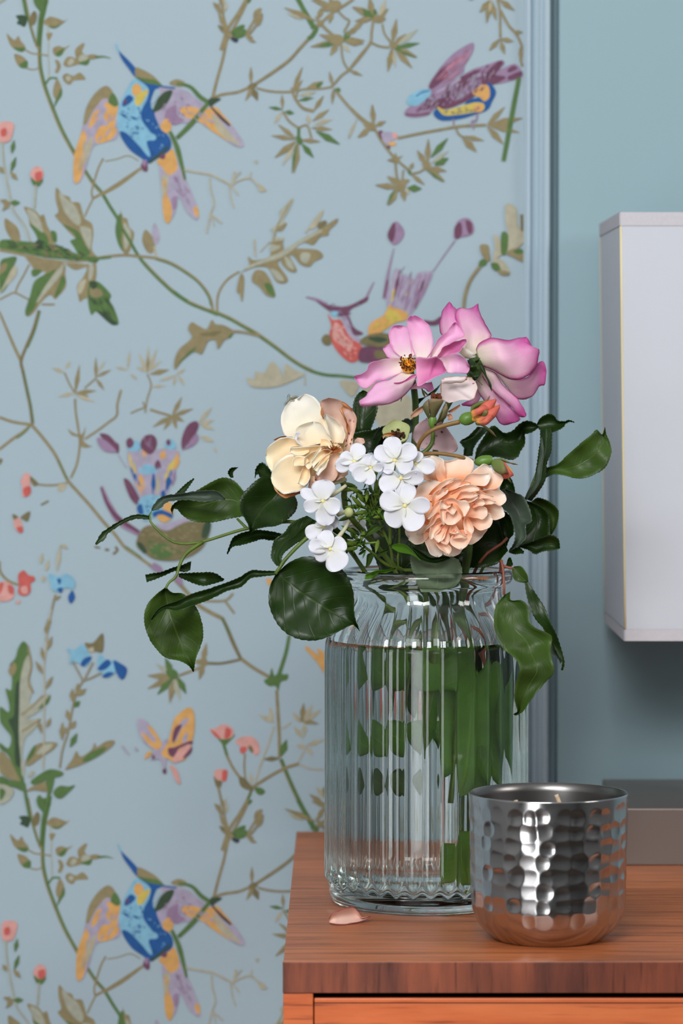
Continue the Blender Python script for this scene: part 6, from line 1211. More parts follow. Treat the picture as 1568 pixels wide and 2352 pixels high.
for L_, R_, d_, m_ in (([(700, 880), (560, 865), (440, 890), (425, 950)], [(720, 960), (640, 1010), (520, 1010), (450, 985)], -.0095, CREAMO), ([(680, 1050), (540, 1040), (470, 1090), (480, 1165)], [(720, 1110), (640, 1165), (560, 1175), (500, 1175)], -.015, CREAMO),
                       ([(900, 890), (820, 960), (760, 1080)], [(900, 935), (840, 1030), (780, 1120)], -.016, CREAM), ([(1175, 325), (1245, 470), (1290, 640), (1270, 780)], [(1200, 325), (1272, 480), (1312, 640), (1290, 775)], -.004, BROWNP),
                       ([(893, 295), (900, 400), (928, 470)], [(914, 295), (925, 400), (936, 470)], -.003, BROWNP), ([(865, 470), (930, 600), (1045, 765)], [(965, 490), (1002, 640), (1055, 765)], -.004, CREAM),
                       ([(1200, 205), (1290, 262), (1370, 320)], [(1190, 225), (1280, 300), (1362, 352)], -.001, BROWNP), ([(180, 790), (280, 735), (380, 722)], [(230, 800), (290, 775), (375, 748)], .004, BROWNP),
                       ([(1060, 850), (1130, 830), (1150, 900), (1110, 960)], [(1100, 880), (1170, 870), (1210, 950), (1150, 990)], -.006, CREAMO), ([(900, 760), (1000, 780), (1060, 860)], [(880, 880), (960, 880), (1060, 920)], -.006, CREAMO)):
    petal(cr, ZC, L_, R_, [yc + d_ + .003, yc + d_, yc + d_], m_, .002, ruffle=3.0)
put('dry_stamens', join_meshes('dry_stamens', [tube_mesh('s', [P(600 + (1060 + 20 * random.uniform(-1, 1)) / ZC[2], 890 + (960 + 20 * random.uniform(-1, 1)) / ZC[2], yc - .004), P(600 + (1060 + 150 * math.cos(a)) / ZC[2], 890 + (930 - 60 * math.sin(a)) / ZC[2], yc - .012)], [.0006, .0003], 5) for a in [i * .35 for i in range(18)]]), cr, M_crisp)['kind'] = 'stuff'

# --- peach rose
ye = 1.846
er = empty('peach_rose', P(1050, 1165, ye), 'many petalled peach rose at the front right of the bunch', 'rose')
stem(er, [jar_pt(.018, -.012, .08), jar_pt(.018, -.014, .13), jar_pt(.02, -.016, .18), (1075, 1260, 1.868), (1065, 1210, 1.866), (1050, 1180, 1.858)], [.0016, .0016, .0015, .0014, .0014, .003], M_stemd)
put('receptacle', blob_mesh('receptacle', P(1045, 1165, ye + .001), .019, .006, .019, 24), er, plain('peach_heart', C(244, 168, 124), 0.7, 0.2))
E_ = [
 ('o', [(520, 470), (300, 420), (262, 250), (290, 150), (400, 98)], [(640, 430), (610, 260), (585, 152), (460, 98)]),
 ('o', [(560, 520), (475, 360), (500, 240), (580, 170), (640, 182), (760, 140), (850, 98)], [(900, 440), (1003, 290), (1000, 180), (932, 118), (862, 96)]),
 ('o', [(880, 460), (1000, 312), (1100, 240), (1160, 213), (1238, 250)], [(1240, 580), (1340, 552), (1412, 450), (1400, 380), (1330, 333), (1288, 328), (1252, 262)]),
 ('o', [(1060, 600), (1250, 550), (1350, 560), (1432, 622)], [(1180, 720), (1300, 765), (1380, 795), (1452, 730), (1462, 680), (1442, 632)]),
 ('o', [(1120, 760), (1300, 768), (1392, 800), (1434, 880)], [(1180, 900), (1272, 985), (1360, 982), (1432, 952), (1442, 900)]),
 ('o', [(480, 740), (170, 700), (190, 600), (270, 500), (370, 440), (450, 438)], [(640, 620), (640, 510), (560, 470), (462, 438)]),
 ('o', [(420, 1060), (250, 960), (80, 1080), (68, 1190), (118, 1222)], [(440, 1160), (342, 1270), (282, 1322), (200, 1328), (104, 1262)]),
 ('o', [(480, 1160), (328, 1130), (328, 1280), (370, 1380), (420, 1470), (500, 1507)], [(540, 1230), (500, 1340), (560, 1420), (582, 1472), (525, 1505)]),
 ('o', [(620, 1280), (560, 1410), (600, 1470), (680, 1500)], [(800, 1280), (850, 1380), (820, 1450), (730, 1500)]),
 ('o', [(860, 1120), (1060, 1100), (1200, 1110), (1142, 1200)], [(800, 1240), (950, 1330), (1060, 1290), (1132, 1222)]),
 ('o', [(800, 520), (940, 352), (1100, 350), (1212, 345)], [(940, 500), (1100, 522), (1190, 502), (1242, 420), (1228, 350)]),
 ('o', [(400, 1000), (330, 980), (280, 1100), (213, 1190)], [(440, 1060), (345, 1140), (262, 1192), (220, 1203)]),
 ('o', [(380, 640), (500, 512), (640, 432), (772, 408)], [(500, 640), (580, 540), (690, 480), (777, 414)]),
 ('o', [(600, 600), (680, 452), (800, 424), (900, 450), (967, 474)], [(660, 600), (790, 545), (900, 505), (962, 486)]),
 ('o', [(430, 800), (450, 640), (560, 565), (657, 553)], [(500, 800), (540, 700), (630, 630), (660, 568)]),
 ('i', [(850, 960), (1000, 940), (1130, 970), (1220, 890), (1272, 960)], [(860, 1040), (1000, 1065), (1080, 1133), (1200, 1113), (1262, 1040), (1274, 980)]),
 ('i', [(900, 900), (1000, 760), (1080, 780), (1180, 820), (1203, 870)], [(920, 950), (1050, 962), (1130, 978), (1192, 932), (1203, 882)]),
 ('i', [(980, 720), (1050, 590), (1180, 620), (1282, 660)], [(1000, 760), (1100, 700), (1200, 690), (1284, 680)]),
 ('i', [(1020, 780), (1080, 690), (1180, 690), (1310, 730)], [(1040, 800), (1150, 790), (1240, 780), (1312, 752)]),
 ('i', [(980, 800), (1040, 720), (1110, 700), (1170, 745)], [(1000, 820), (1080, 800), (1140, 790), (1172, 765)]),
 ('i', [(680, 640), (800, 562), (900, 520), (1000, 503), (1092, 558)], [(720, 640), (860, 600), (1000, 595), (1090, 575)]),
 ('i', [(740, 720), (850, 592), (1000, 602), (1083, 630)], [(800, 740), (900, 710), (1010, 685), (1082, 642)]),
 ('i', [(760, 740), (850, 690), (980, 690), (1070, 660)], [(840, 800), (920, 770), (1000, 730), (1075, 672)]),
 ('i', [(600, 780), (570, 712), (470, 780), (390, 920), (365, 962)], [(600, 840), (540, 840), (480, 905), (400, 965), (372, 972)]),
 ('i', [(560, 880), (480, 902), (420, 1000), (328, 1122)], [(580, 960), (500, 970), (440, 1065), (338, 1128)]),
 ('i', [(580, 1000), (430, 1080), (400, 1180), (413, 1272)], [(620, 1040), (550, 1060), (545, 1135), (422, 1265)]),
 ('i', [(520, 1280), (490, 1320), (560, 1400), (650, 1478)], [(600, 1260), (692, 1370), (700, 1430), (662, 1475)]),
 ('i', [(600, 1060), (470, 1160), (462, 1230), (513, 1312)], [(660, 1060), (622, 1170), (602, 1242), (522, 1308)]),
 ('i', [(640, 1120), (580, 1200), (555, 1290), (630, 1338)], [(680, 1120), (684, 1220), (664, 1300), (640, 1338)]),
 ('i', [(760, 1140), (690, 1250), (720, 1350), (830, 1403)], [(900, 1120), (982, 1200), (976, 1240), (920, 1350), (850, 1402)]),
 ('i', [(880, 940), (870, 1080), (900, 1185)], [(940, 960), (1012, 1120), (985, 1205)]),
 ('i', [(700, 1060), (680, 1170), (822, 1182)], [(760, 1040), (792, 1110), (824, 1172)]),
 ('i', [(740, 1120), (690, 1190), (800, 1165), (912, 1220)], [(760, 1180), (720, 1240), (800, 1240), (912, 1232)]),
 ('i', [(680, 860), (552, 840), (540, 920), (588, 1062)], [(720, 900), (642, 855), (622, 960), (596, 1063)]),
 ('i', [(700, 860), (620, 900), (598, 990), (640, 1052), (730, 1058)], [(740, 840), (762, 850), (834, 930), (822, 985), (742, 1053)]),
 ('i', [(660, 820), (600, 720), (550, 740), (548, 832)], [(720, 800), (692, 760), (692, 802), (622, 842)]),
 ('i', [(690, 800), (640, 850), (680, 902), (730, 922)], [(720, 780), (702, 768), (772, 840), (742, 912)]),
 ('i', [(640, 780), (580, 722), (700, 680), (800, 720), (900, 720), (953, 790)], [(700, 800), (700, 765), (790, 792), (850, 880), (878, 942), (932, 880), (957, 812)]),
]
for i, (kd, L_, R_) in enumerate(E_):
    if kd == 'o': d = [ye - .002 - .0004 * i, ye - .004 - .0004 * i, ye - .0005 * i]
    else: d = [ye - .008 - .0004 * i, ye - .0095 - .00042 * i, ye - .0088 - .00042 * i]
    petal(er, ZE, L_, R_, d, PEACH if kd == 'o' else PEACHI, .0035 if kd == 'o' else .003, wave=.0025, seed=i * 3 + 1)

# --- white phlox
yf = 1.828
def blossom(parent, f, c, tips, Y, face=0.0):
    cx, cy = f[0] + c[0] / f[2], f[1] + c[1] / f[2]
    ctr = P(cx, cy, Y)
    tb_ = put('blossom', join_meshes('blossom', [blob_mesh('e', P(cx, cy, Y + .0002), .0012, .0008, .0012, 12), tube_mesh('t', [P(cx, cy, Y), P(cx + 2, cy + 4, Y + .006), P(cx + 6, cy + 12, Y + .014)], [.0012, .0009, .0008], 8)]), parent, M_eye, label='white phlox blossom with a yellow eye')
    for k, (tx, ty, w_) in enumerate(tips):
        tip = Vector((f[0] + tx / f[2], f[1] + ty / f[2])); c2 = Vector((cx, cy)); d = tip - c2; ln = d.length; d.normalize(); n_ = Vector((-d.y, d.x)); w2 = w_ / f[2] / 2
        prof = [(0.06, .26), (.22, .62), (.45, .96), (.68, 1.05), (.86, .86), (.96, .50), (1.0, .14)]
        rs = random.Random(int(tx * 3 + ty)); sk = rs.uniform(-.12, .12)
        L_ = [tuple(c2 + d * ln * t + n_ * w2 * (q + sk * t)) for t, q in prof]; R_ = [tuple(c2 + d * ln * t - n_ * w2 * (q - sk * t)) for t, q in prof]
        dz = rs.uniform(-.003, .003) + (.0022 if ty < c[1] else -.0012)
        petal(tb_, O, L_, R_, [Y - .0002, Y - .0006, Y + dz * .6 - .0004 * k, Y + dz], WHITE, rs.uniform(.0004, .0012), wave=.0008, nv=14, nu=8, ruffle=1.2, tilt=rs.uniform(-.001, .001))
    return tb_
ph = empty('phlox_sprig', P(800, 1180, yf + .02), 'white phlox sprig with blossoms beside and below the cream rose', 'phlox', 'white phlox in the jar')
for c, tips, Y in (((300, 1125), [(105, 1215, 165), (395, 1195, 130), (475, 1050, 150), (240, 1060, 120)], yf + .008),
                   ((300, 838), [(300, 596, 255), (50, 718, 130), (495, 925, 190), (330, 1115, 210), (90, 930, 150)], yf),
                   ((382, 1378), [(300, 1172, 185), (555, 1290, 185), (520, 1600, 265), (138, 1335, 165), (210, 1475, 165)], yf - .002),
                   ((655, 395), [(712, 186, 170), (492, 325, 160), (440, 450, 165), (872, 362, 130), (700, 520, 150)], yf + .004),
                   ((835, 455), [(900, 325, 95), (588, 470, 120), (650, 585, 190), (808, 655, 150), (975, 470, 100)], yf + .001)):
    blossom(ph, ZF, c, tips, Y)
ph2 = empty('phlox_sprig', P(905, 1120, yf + .02), 'white phlox sprig with blossoms touching the peach rose', 'phlox', 'white phlox in the jar')
for c, tips, Y in (((1340, 410), [(1562, 470, 175), (1370, 275, 130), (1365, 520, 110)], yf + .006),
                   ((1110, 380), [(1065, 112, 205), (880, 262, 185), (1345, 225, 200), (1300, 478, 200), (965, 490, 175)], yf + .002),
                   ((1175, 580), [(1436, 570, 165), (940, 690, 200), (1170, 800, 125), (1260, 490, 150), (960, 540, 150)], yf + .001),
                   ((1222, 890), [(1275, 640, 180), (942, 800, 225), (1020, 1090, 235), (1385, 1150, 255), (1512, 890, 185)], yf - .003)):
    blossom(ph2, ZF, c, tips, Y)
ph3 = empty('phlox_sprig', P(830, 1200, yf + .04), 'shaded phlox blossom half hidden behind the green phlox buds', 'phlox', 'white phlox in the jar')
blossom(ph3, ZF, (660, 1110), [(530, 1060, 120), (640, 1000, 110), (770, 1140, 160), (780, 1190, 90), (600, 1180, 110)], yf + .05)
stem(ph3, [jar_pt(-.004, .006, .125), jar_pt(-.01, .004, .16), jar_pt(-.014, .0, .188), (830, 1225, yf + .055)], [.0009, .0009, .0009, .0008], M_stemd)
# green stems of the phlox
Sx = lambda x, y, Y: (ZF[0] + x / ZF[2], ZF[1] + y / ZF[2], Y)
stem(ph, [jar_pt(.006, -.014, .085), jar_pt(.002, -.018, .13), jar_pt(-.002, -.02, .185), Sx(1120, 1590, 1.862), Sx(1060, 1350, 1.856), Sx(960, 1130, 1.852), Sx(880, 900, 1.848), Sx(840, 760, 1.845)], [.0015, .0015, .0014, .0014, .0014, .0013, .001, .0006], M_stem)
stem(ph2, [jar_pt(.010, -.016, .06), jar_pt(.007, -.02, .13), jar_pt(.004, -.022, .185), Sx(1165, 1600, 1.858), Sx(1165, 1350, 1.852), Sx(1160, 1080, 1.848), Sx(1170, 900, 1.842)], [.0009, .0009, .0009, .0009, .0008, .0008, .0006], M_stem)
stem(ph2, [Sx(1060, 1330, 1.854), Sx(1056, 1200, 1.851), Sx(1056, 1080, 1.848), Sx(1100, 900, 1.842)], [.001, .001, .0009, .0006], M_stem, 'branchlet')
stem(ph, [Sx(1110, 1590, 1.862), Sx(1000, 1540, 1.858), Sx(880, 1440, 1.854), Sx(760, 1340, 1.850), Sx(690, 1260, 1.847)], [.001, .001, .001, .0009, .0006], M_stem, 'branchlet')
stem(ph, [Sx(1000, 1240, 1.856), Sx(900, 1160, 1.852), Sx(820, 1090, 1.850)], [.001, .0008, .0006], M_stem, 'branchlet')
for (a, b_) in (((470, 1250), (600, 1060)), ((390, 780), (560, 660)), ((400, 640), (560, 590)), ((470, 990), (600, 930))):
    stem(ph, [Sx(*a, yf + .010), Sx((a[0] + b_[0]) / 2 + 8, (a[1] + b_[1]) / 2, yf + .014), Sx(*b_, yf + .016)], [.0013, .0012, .0010], M_tube, 'floret_tube')
random.seed(23)
bud_specs = [(520, 640, 640, 665, 1), (555, 720, 660, 690, 1), (500, 1050, 600, 1010, 1), (790, 820, 800, 740, 1), (770, 800, 850, 790, 1), (900, 690, 905, 620, 1), (885, 765, 945, 755, 1), (700, 760, 750, 830, 1), (640, 800, 720, 880, 1), (590, 900, 720, 900, 1), (620, 700, 720, 740, 1), (930, 960, 960, 900, 1), (890, 1020, 960, 1010, 1), (700, 1040, 740, 1020, 1), (900, 1390, 920, 1300, 1), (540, 1130, 640, 1180, 1), (730, 1270, 760, 1200, 1), (660, 980, 790, 960, 1), (870, 560, 900, 520, 1), (930, 640, 960, 560, 1), (600, 1290, 700, 1330, 1), (540, 1390, 660, 1370, 1), (620, 1180, 650, 1240, 1), (540, 1310, 640, 1330, 1)]
for k, (x0, y0, x1, y1, _) in enumerate(bud_specs):
    Yk = 1.838 + random.uniform(0, .012)
    a, b_ = P(*Sx(x0, y0, Yk)), P(*Sx(x1, y1, Yk + .004)); cn = P(*Sx(860 if y0 < 1080 else 720, 950 if y0 < 1080 else 1320, 1.850))
    put('bud', join_meshes('bud', [blob_mesh('b', (a + b_) / 2, .0013, .0013, (a - b_).length * .62 + .001, 9, a - b_, [(0, -1), (.5, -.9), (.9, -.5), (1, -.1), (.85, .3), (.55, .65), (.25, .9), (.02, 1.15)]), tube_mesh('p', [b_, (b_ + cn) / 2, cn], [.0006, .0006, .0006], 6)]), ph if k % 2 else ph2, M_bud)
put('bud', blob_mesh('bud', P(*Sx(592, 965, 1.832)), .0026, .0026, .0028, 12), ph, M_pale, label='pale round phlox bud')
# narrow phlox leaves and sepals
for k in range(110):
    if k < 76: bx, by = random.uniform(600, 980), random.uniform(680, 1060)
    else: bx, by = random.uniform(560, 800), random.uniform(1220, 1400)
    an = random.uniform(-math.pi, math.pi) if k < 76 else random.uniform(math.pi * .5, math.pi * 1.4)
    ln = random.uniform(60, 120); tx, ty = bx + ln * math.cos(an), by + ln * math.sin(an); nx, ny = -math.sin(an), math.cos(an); w_ = random.uniform(6, 12)
    Yk = 1.842 + random.uniform(-.004, .014)
    petal(ph if k % 2 else ph2, ZF, [(bx, by), ((bx + tx) / 2 + nx * w_, (by + ty) / 2 + ny * w_), (tx, ty)], [(bx, by), ((bx + tx) / 2 - nx * w_, (by + ty) / 2 - ny * w_), (tx + 1, ty)], [Yk, Yk - .003, Yk - .001], ML_bright if k % 3 == 0 else ML_mid, .001, name='sepal', nv=8, nu=4)
leaf(ph2, ZF, [(1070, 1335), (1150, 1315), (1230, 1330), (1300, 1390), (1400, 1510)], [(1075, 1365), (1150, 1410), (1250, 1430), (1320, 1450), (1402, 1512)], [1.852, 1.840, 1.836, 1.834], ML_bright, .002, 0, name='leaf')
leaf(ph, ZF, [(960, 1120), (880, 1110), (800, 1170), (765, 1240)], [(1010, 1100), (920, 1170), (850, 1210), (770, 1240)], [1.852, 1.844, 1.842], ML_mid, .002, 0)
leaf(ph, ZF, [(850, 1420), (800, 1440), (790, 1520), (783, 1590)], [(880, 1440), (860, 1490), (830, 1550), (786, 1590)], [1.852, 1.846, 1.842], ML_mid, .002, 0)
leaf(ph, ZF, [(930, 1420), (1000, 1385), (1040, 1380)], [(900, 1470), (980, 1450), (1042, 1390)], [1.852, 1.848, 1.850], ML_mid, .002, 0)
leaf(ph2, ZF, [(780, 1665), (900, 1620), (1000, 1615), (1080, 1600)], [(770, 1720), (900, 1700), (1000, 1650), (1090, 1615)], [1.846, 1.846, 1.858], ML_bright, .002, 0)
leaf(ph, ZF, [(400, 1130), (480, 1160), (560, 1200), (640, 1260)], [(395, 1170), (470, 1220), (560, 1260), (640, 1270)], [1.848, 1.850, 1.850], ML_mid, .002, 0)
leaf(ph, ZF, [(700, 1180), (640, 1140), (590, 1150), (570, 1110)], [(720, 1220), (660, 1210), (620, 1190), (572, 1112)], [1.848, 1.846, 1.844], ML_mid, .002, 0)

# --- bud spray: two coral buds and a spent rose on one stem
ZB = (900, 860, 5.6)
yb = 1.846
bs = empty('rose_bud_spray', P(965, 1050, yb), 'rose stem with two coral buds and a spent green calyx below the pink roses', 'rosebud')
stem(bs, [jar_pt(.014, -.004, .03), jar_pt(.012, -.006, .12), jar_pt(.004, -.008, .19), (960, 1180, 1.862), (955, 1090, 1.856), (962, 1045, yb + .004)], [.0014, .0014, .0014, .0013, .0012, .0011], M_stemr)
Bx = lambda x, y, Y: (ZB[0] + x / ZB[2], ZB[1] + y / ZB[2], Y)
stem(bs, [Bx(345, 1010, yb + .004), Bx(330, 950, yb), Bx(370, 850, yb - .003), Bx(450, 760, yb - .005), Bx(560, 695, yb - .006), Bx(700, 650, yb - .006), Bx(870, 610, yb - .006)], [.0011, .0011, .0011, .0011, .0011, .0011, .0013], M_stemb, 'bud_stalk')
stem(bs, [Bx(350, 1040, yb + .004), Bx(450, 1020, yb + .002), Bx(600, 1015, yb), Bx(750, 1035, yb), Bx(880, 1060, yb), Bx(1040, 1110, yb + .001)], [.0012, .0011, .0011, .0011, .0011, .001], M_stemb, 'bud_stalk')
stem(bs, [Bx(370, 1020, yb + .004), Bx(440, 980, yb + .004), Bx(510, 890, yb + .004), Bx(528, 790, yb + .004), Bx(520, 700, yb + .004), Bx(515, 630, yb + .004)], [.0012, .0012, .0012, .0012, .0012, .0013], M_stem, 'bud_stalk')
b1 = put('bud', blob_mesh('bud', P(*Bx(965, 570, yb - .006)), .0037, .0037, .0047, 18, Vector((.9, 0, .25)), [(0, -1), (.5, -.85), (.9, -.45), (1, 0), (.92, .45), (.75, .8), (.6, 1.1)]), bs, M_hip)
put('bud_core', blob_mesh('bud_core', P(*Bx(1195, 500, yb - .008)), .0034, .0034, .0085, 16, Vector((.9, 0, .42))), b1, SALMON)
for L_, R_, d, m_ in (([(1030, 480), (1100, 430), (1200, 350), (1330, 310)], [(1100, 650), (1200, 560), (1280, 470), (1345, 330)], -.002, SALMON), ([(1060, 560), (1150, 500), (1260, 440), (1390, 385)], [(1120, 640), (1200, 655), (1300, 580), (1385, 440)], -.004, SALMON), ([(1010, 480), (1090, 430), (1160, 400), (1250, 400)], [(1030, 560), (1120, 520), (1230, 470), (1300, 450)], -.005, SALMON), ([(1080, 600), (1140, 590), (1200, 560), (1280, 500)], [(1090, 630), (1170, 650), (1230, 640), (1300, 560)], -.0065, SALMON)):
    petal(b1, ZB, L_, R_, [yb - .006 + d, yb - .010 + d, yb - .007 + d], m_, -.002, nv=12, nu=8)
for L_, R_, d in (([(1020, 520), (1100, 460), (1180, 450), (1262, 458)], [(1060, 610), (1130, 600), (1210, 550), (1265, 462)], -.009), ([(1010, 480), (1020, 420), (1090, 360), (1200, 330), (1258, 270)], [(1040, 480), (1080, 440), (1150, 410), (1240, 330), (1260, 272)], -.004), ([(1070, 625), (1150, 640), (1250, 700), (1342, 800)], [(1080, 645), (1150, 660), (1240, 720), (1340, 802)], -.003)):
    petal(b1, ZB, L_, R_, [yb - .004, yb - .006 + d, yb - .002 + d], SEPAL, -.0015, name='sepal', nv=12, nu=6)
b2 = put('bud', blob_mesh('bud', P(*Bx(1170, 1115, yb + .002)), .0032, .0032, .0052, 16, Vector((.95, 0, .15)), [(0, -1), (.45, -.85), (.85, -.45), (1, 0), (.95, .45), (.85, .8), (.6, 1.05)]), bs, M_hip)
put('bud_core', blob_mesh('bud_core', P(*Bx(1440, 1225, yb - .001)), .0029, .0029, .0055, 16, Vector((.85, 0, -.5))), b2, SALMON)
for L_, R_, d in (([(1340, 1130), (1430, 1110), (1500, 1200), (1560, 1280)], [(1380, 1270), (1440, 1340), (1500, 1330), (1565, 1300)], -.002), ([(1300, 1150), (1420, 1150), (1480, 1230)], [(1320, 1250), (1420, 1290), (1490, 1280)], -.003)):
    petal(b2, ZB, L_, R_, [yb, yb - .004 + d, yb - .002 + d], SALMON, -.002, nv=12, nu=8)
for L_, R_, d in (([(1270, 1130), (1330, 1085), (1420, 1120), (1500, 1265)], [(1275, 1160), (1320, 1240), (1400, 1290), (1505, 1268)], -.005), ([(1310, 1085), (1400, 1078), (1500, 1120), (1620, 1160)], [(1310, 1098), (1400, 1105), (1490, 1140), (1620, 1165)], -.001), ([(1460, 1300), (1500, 1330), (1540, 1400)], [(1470, 1330), (1510, 1370), (1542, 1402)], 0.002)):
    petal(b2, ZB, L_, R_, [yb, yb - .005 + d, yb - .001 + d], SEPAL, -.0015, name='sepal', nv=12, nu=6)
sp_ = put('spent_rose', blob_mesh('spent_rose', P(*Bx(520, 600, yb + .003)), .0024, .0024, .0042, 14), bs, M_hip)
for L_, R_, d in (([(395, 440), (400, 380), (470, 315)], [(480, 600), (485, 480), (478, 318)], -.004), ([(490, 590), (485, 420), (490, 312)], [(545, 600), (600, 460), (660, 335), (560, 310)], -.006), ([(560, 640), (620, 500), (690, 375)], [(600, 620), (690, 560), (725, 440), (700, 370)], -.004), ([(540, 650), (600, 550), (650, 430)], [(560, 655), (620, 540), (660, 430)], -.006)):
    petal(sp_, ZB, L_, R_, [yb + .002, yb + d, yb + .002 + d], SEPALB, -.002, name='sepal', nv=12, nu=6)
for L_, R_ in (([(395, 400), (300, 450), (240, 530)], [(400, 470), (330, 530), (250, 565)]), ([(720, 470), (780, 440), (870, 385)], [(730, 500), (800, 480), (880, 410)]), ([(705, 520), (720, 560), (720, 585)], [(750, 500), (790, 550), (750, 590)])):
    petal(sp_, ZB, L_, R_, [yb, yb - .003, yb - .004], petal_mat('dry_pink_scrap', C(196, 150, 120), C(214, 170, 146), C(190, 140, 110)), .002, name='dried_petal', nv=8, nu=6)
put('anthers', join_meshes('anthers', [blob_mesh('a', P(*Bx(random.uniform(510, 640), random.uniform(250, 320), yb + random.uniform(-.004, .004))), .0007, .0007, .001, 6) for _ in range(40)]), sp_, M_anther)['kind'] = 'stuff'
petal(bs, ZQ, [(172, 1240), (176, 1100), (185, 1010), (250, 958), (400, 945), (500, 950)], [(290, 1278), (400, 1252), (480, 1235), (560, 1230), (605, 1160), (625, 1050), (560, 955)], [yb - .002, yb - .008, yb - .010, yb - .004], WILT, .005, name='wilted_petal', wave=.006, ruffle=5.0)
petal(bs, ZB, [(640, 60), (760, 35), (960, 25)], [(635, 110), (760, 112), (900, 105), (965, 70)], [yb - .012, yb - .013, yb - .012], WILT, -.002, name='wilted_petal')
petal(bs, ZB, [(380, 960), (260, 800), (330, 640), (440, 560)], [(560, 970), (780, 1010), (850, 930), (760, 760), (620, 600)], [yb + .022, yb + .020, yb + .018], MAUVE, .004, name='wilted_petal')

# --- spent calyx with dark anthers
sc_ = empty('spent_rose', P(908, 1000, 1.862), 'spent rose calyx with crisp brown stamens above the white phlox', 'rose')
stem(sc_, [jar_pt(.008, .0, .11), jar_pt(.002, .0, .15), jar_pt(-.004, -.002, .19), (905, 1120, 1.872), (908, 1030, 1.867)], [.0013, .0013, .0013, .0012, .0014], M_stemd)
put('calyx', lathe_mesh('calyx', [(0, -.004), (.004, -.003), (.0065, 0.0), (.0078, .0035), (.0074, .0045), (.0052, .003), (0, .002)], 28, 0, 0, 0, lambda r, z, a: r * (1 + .06 * math.sin(5 * a)), closed=False), sc_, M_pale)
cx_ = [o for o in sc_.children if o.name.startswith('calyx')][0]; cx_.rotation_euler = (math.radians(55), math.radians(-8), 0); cx_.location = (0.0008, 0, 0)
put('anthers', join_meshes('anthers', [blob_mesh('a', P(910 + random.gauss(0, 9), 1001 + random.gauss(0, 7), 1.859 - random.uniform(0, .004)), .0008, .0008, .0011, 6, Vector((random.uniform(-1, 1), random.uniform(-1, 1), .5))) for _ in range(70)]), sc_, plain('dark_anthers', C(64, 40, 26), 0.8, 0.2))['kind'] = 'stuff'
petal(sc_, Z9, [(470, 740), (500, 690), (600, 690), (660, 700)], [(480, 770), (520, 740), (600, 735), (650, 730)], [1.855, 1.852, 1.855], BROWNP, .002, name='dried_petal', wave=.006)

# --- fallen petal on the table
YT = lambda py: (CAM.z - T) * FPX / (py - 860.0)
fp = sheet_mesh('fallen_petal', fz((620, 1860, 3.136), [(425, 810), (450, 770), (520, 740), (600, 725), (632, 760), (660, 800), (720, 790)]), fz((620, 1860, 3.136), [(428, 840), (480, 850), (540, 850), (600, 842), (650, 830), (700, 806), (722, 796)]), [YT(2131), YT(2131) - .002, YT(2131) - .001, YT(2124)], .006, 0.0, 12, 18, .003, 4)
zmin = min(v.co.z for v in fp.vertices)
for v in fp.vertices: v.co.z += T + .0004 - zmin
tag(put('fallen_petal', fp, None, petal_mat('dry_fallen_petal', C(244, 204, 184), C(246, 212, 196), C(226, 182, 166), C(170, 90, 90), 0.2, 0.1, edgew=0.05), .0004), 'dry pink petal lying on the table left of the jar', 'petal')

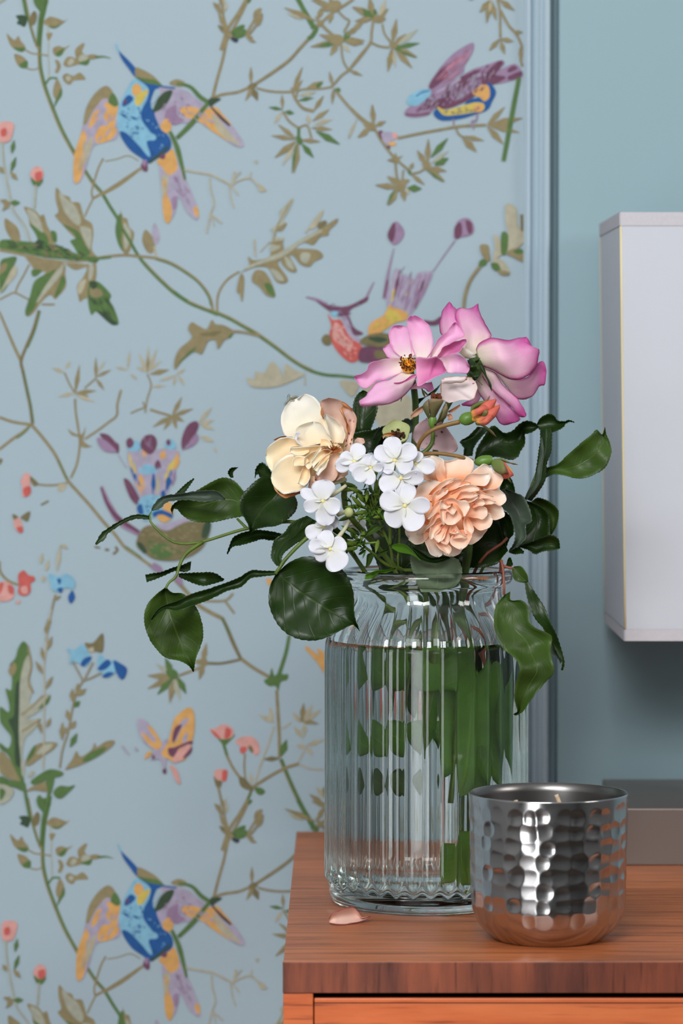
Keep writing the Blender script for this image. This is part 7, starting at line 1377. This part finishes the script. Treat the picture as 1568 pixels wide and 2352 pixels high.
# --- leafy stems standing in the water
wl = empty('leafy_stem', jar_pt(.01, 0, .02), 'submerged green stems and leaves seen through the ribbed glass', 'foliage')
for (dx0, dy0, dx1, dy1, z0, z1, r_) in ((.016, .002, .010, .004, .014, .186, .0017), (.021, -.008, .014, .004, .013, .186, .0015)):
    stem(wl, [jar_pt(dx0, dy0, z0), jar_pt((dx0 + dx1) / 2 + .002, (dy0 + dy1) / 2, (z0 + z1) / 2), jar_pt(dx1, dy1, z1)], [r_, r_, r_ * .9], M_stemd)
def water_leaf(base, tip, wdt, bow, mat):
    d = tip - base; side = d.cross(Vector((0, 1, 0))).normalized(); nn2 = side.cross(d).normalized()
    V, F = [], []; nu_, nv_ = 6, 16
    for j in range(nv_ + 1):
        t = j / nv_; w_ = wdt * math.sin(math.pi * min(1, .04 + t * .96)) ** .8
        for i in range(nu_ + 1):
            s = -1 + 2 * i / nu_
            V.append(base + d * t + side * w_ * s + nn2 * (bow * math.sin(math.pi * t) + .15 * w_ * s * s))
    for j in range(nv_):
        for i in range(nu_): F.append((j * 7 + i, j * 7 + i + 1, (j + 1) * 7 + i + 1, (j + 1) * 7 + i))
    me = mesh('leaf', V, F); uv = me.uv_layers.new(name='UVMap')
    for li, l in enumerate(me.loops): uv.data[li].uv = ((l.vertex_index % 7) / 6, (l.vertex_index // 7) / 16)
    put('leaf', me, wl, mat, .0003)
for b0, t0, w0, bw0, m0 in (((.014, -.018, .150), (.020, -.022, .064), .017, .004, ML_bright), ((.024, -.012, .062), (.034, -.016, .140), .015, .004, ML_bright), ((.000, -.016, .150), (.008, -.030, .122), .010, .002, ML_bright),
        ((.004, .016, .100), (-.034, .004, .088), .010, .003, ML_bright), ((.006, .014, .140), (-.030, .010, .128), .013, .003, ML_bright), ((.020, .010, .10), (.042, .004, .140), .014, .004, ML_mid),
        ((-.004, .022, .070), (-.026, .018, .066), .008, .002, ML_mid), ((.012, -.026, .014), (.012, -.028, .040), .006, .001, ML_bright), ((.019, -.024, .012), (.020, -.026, .046), .006, .001, ML_bright),
        ((.010, .020, .148), (-.006, .024, .105), .012, .003, ML_mid), ((.030, .006, .148), (.040, .010, .110), .010, .002, ML_dark)):
    water_leaf(jar_pt(*b0), jar_pt(*t0), w0, bw0, m0)

# --- tiny spider on the cream rose
spd = empty('spider', P(668, 912, 1.848), 'tiny pale spider perched on top of the cream rose', 'spider')
put('body', blob_mesh('body', P(668, 912, 1.846), .0008, .0008, .0009, 10), spd, plain('spider_body', C(170, 160, 130), 0.6, 0.2))
M_sl = plain('spider_legs', C(90, 84, 64), 0.6, 0.2)
for k in range(6):
    a_ = math.radians(150 + k * 30)
    put('leg', tube_mesh('leg', [P(668, 912, 1.846), P(668 + 6 * math.cos(a_), 912 - 7 * math.sin(a_) - 3, 1.845), P(668 + 10 * math.cos(a_), 912 - 8 * math.sin(a_) + 3, 1.846)], [.00012, .00012, .0001], 5), spd, M_sl)
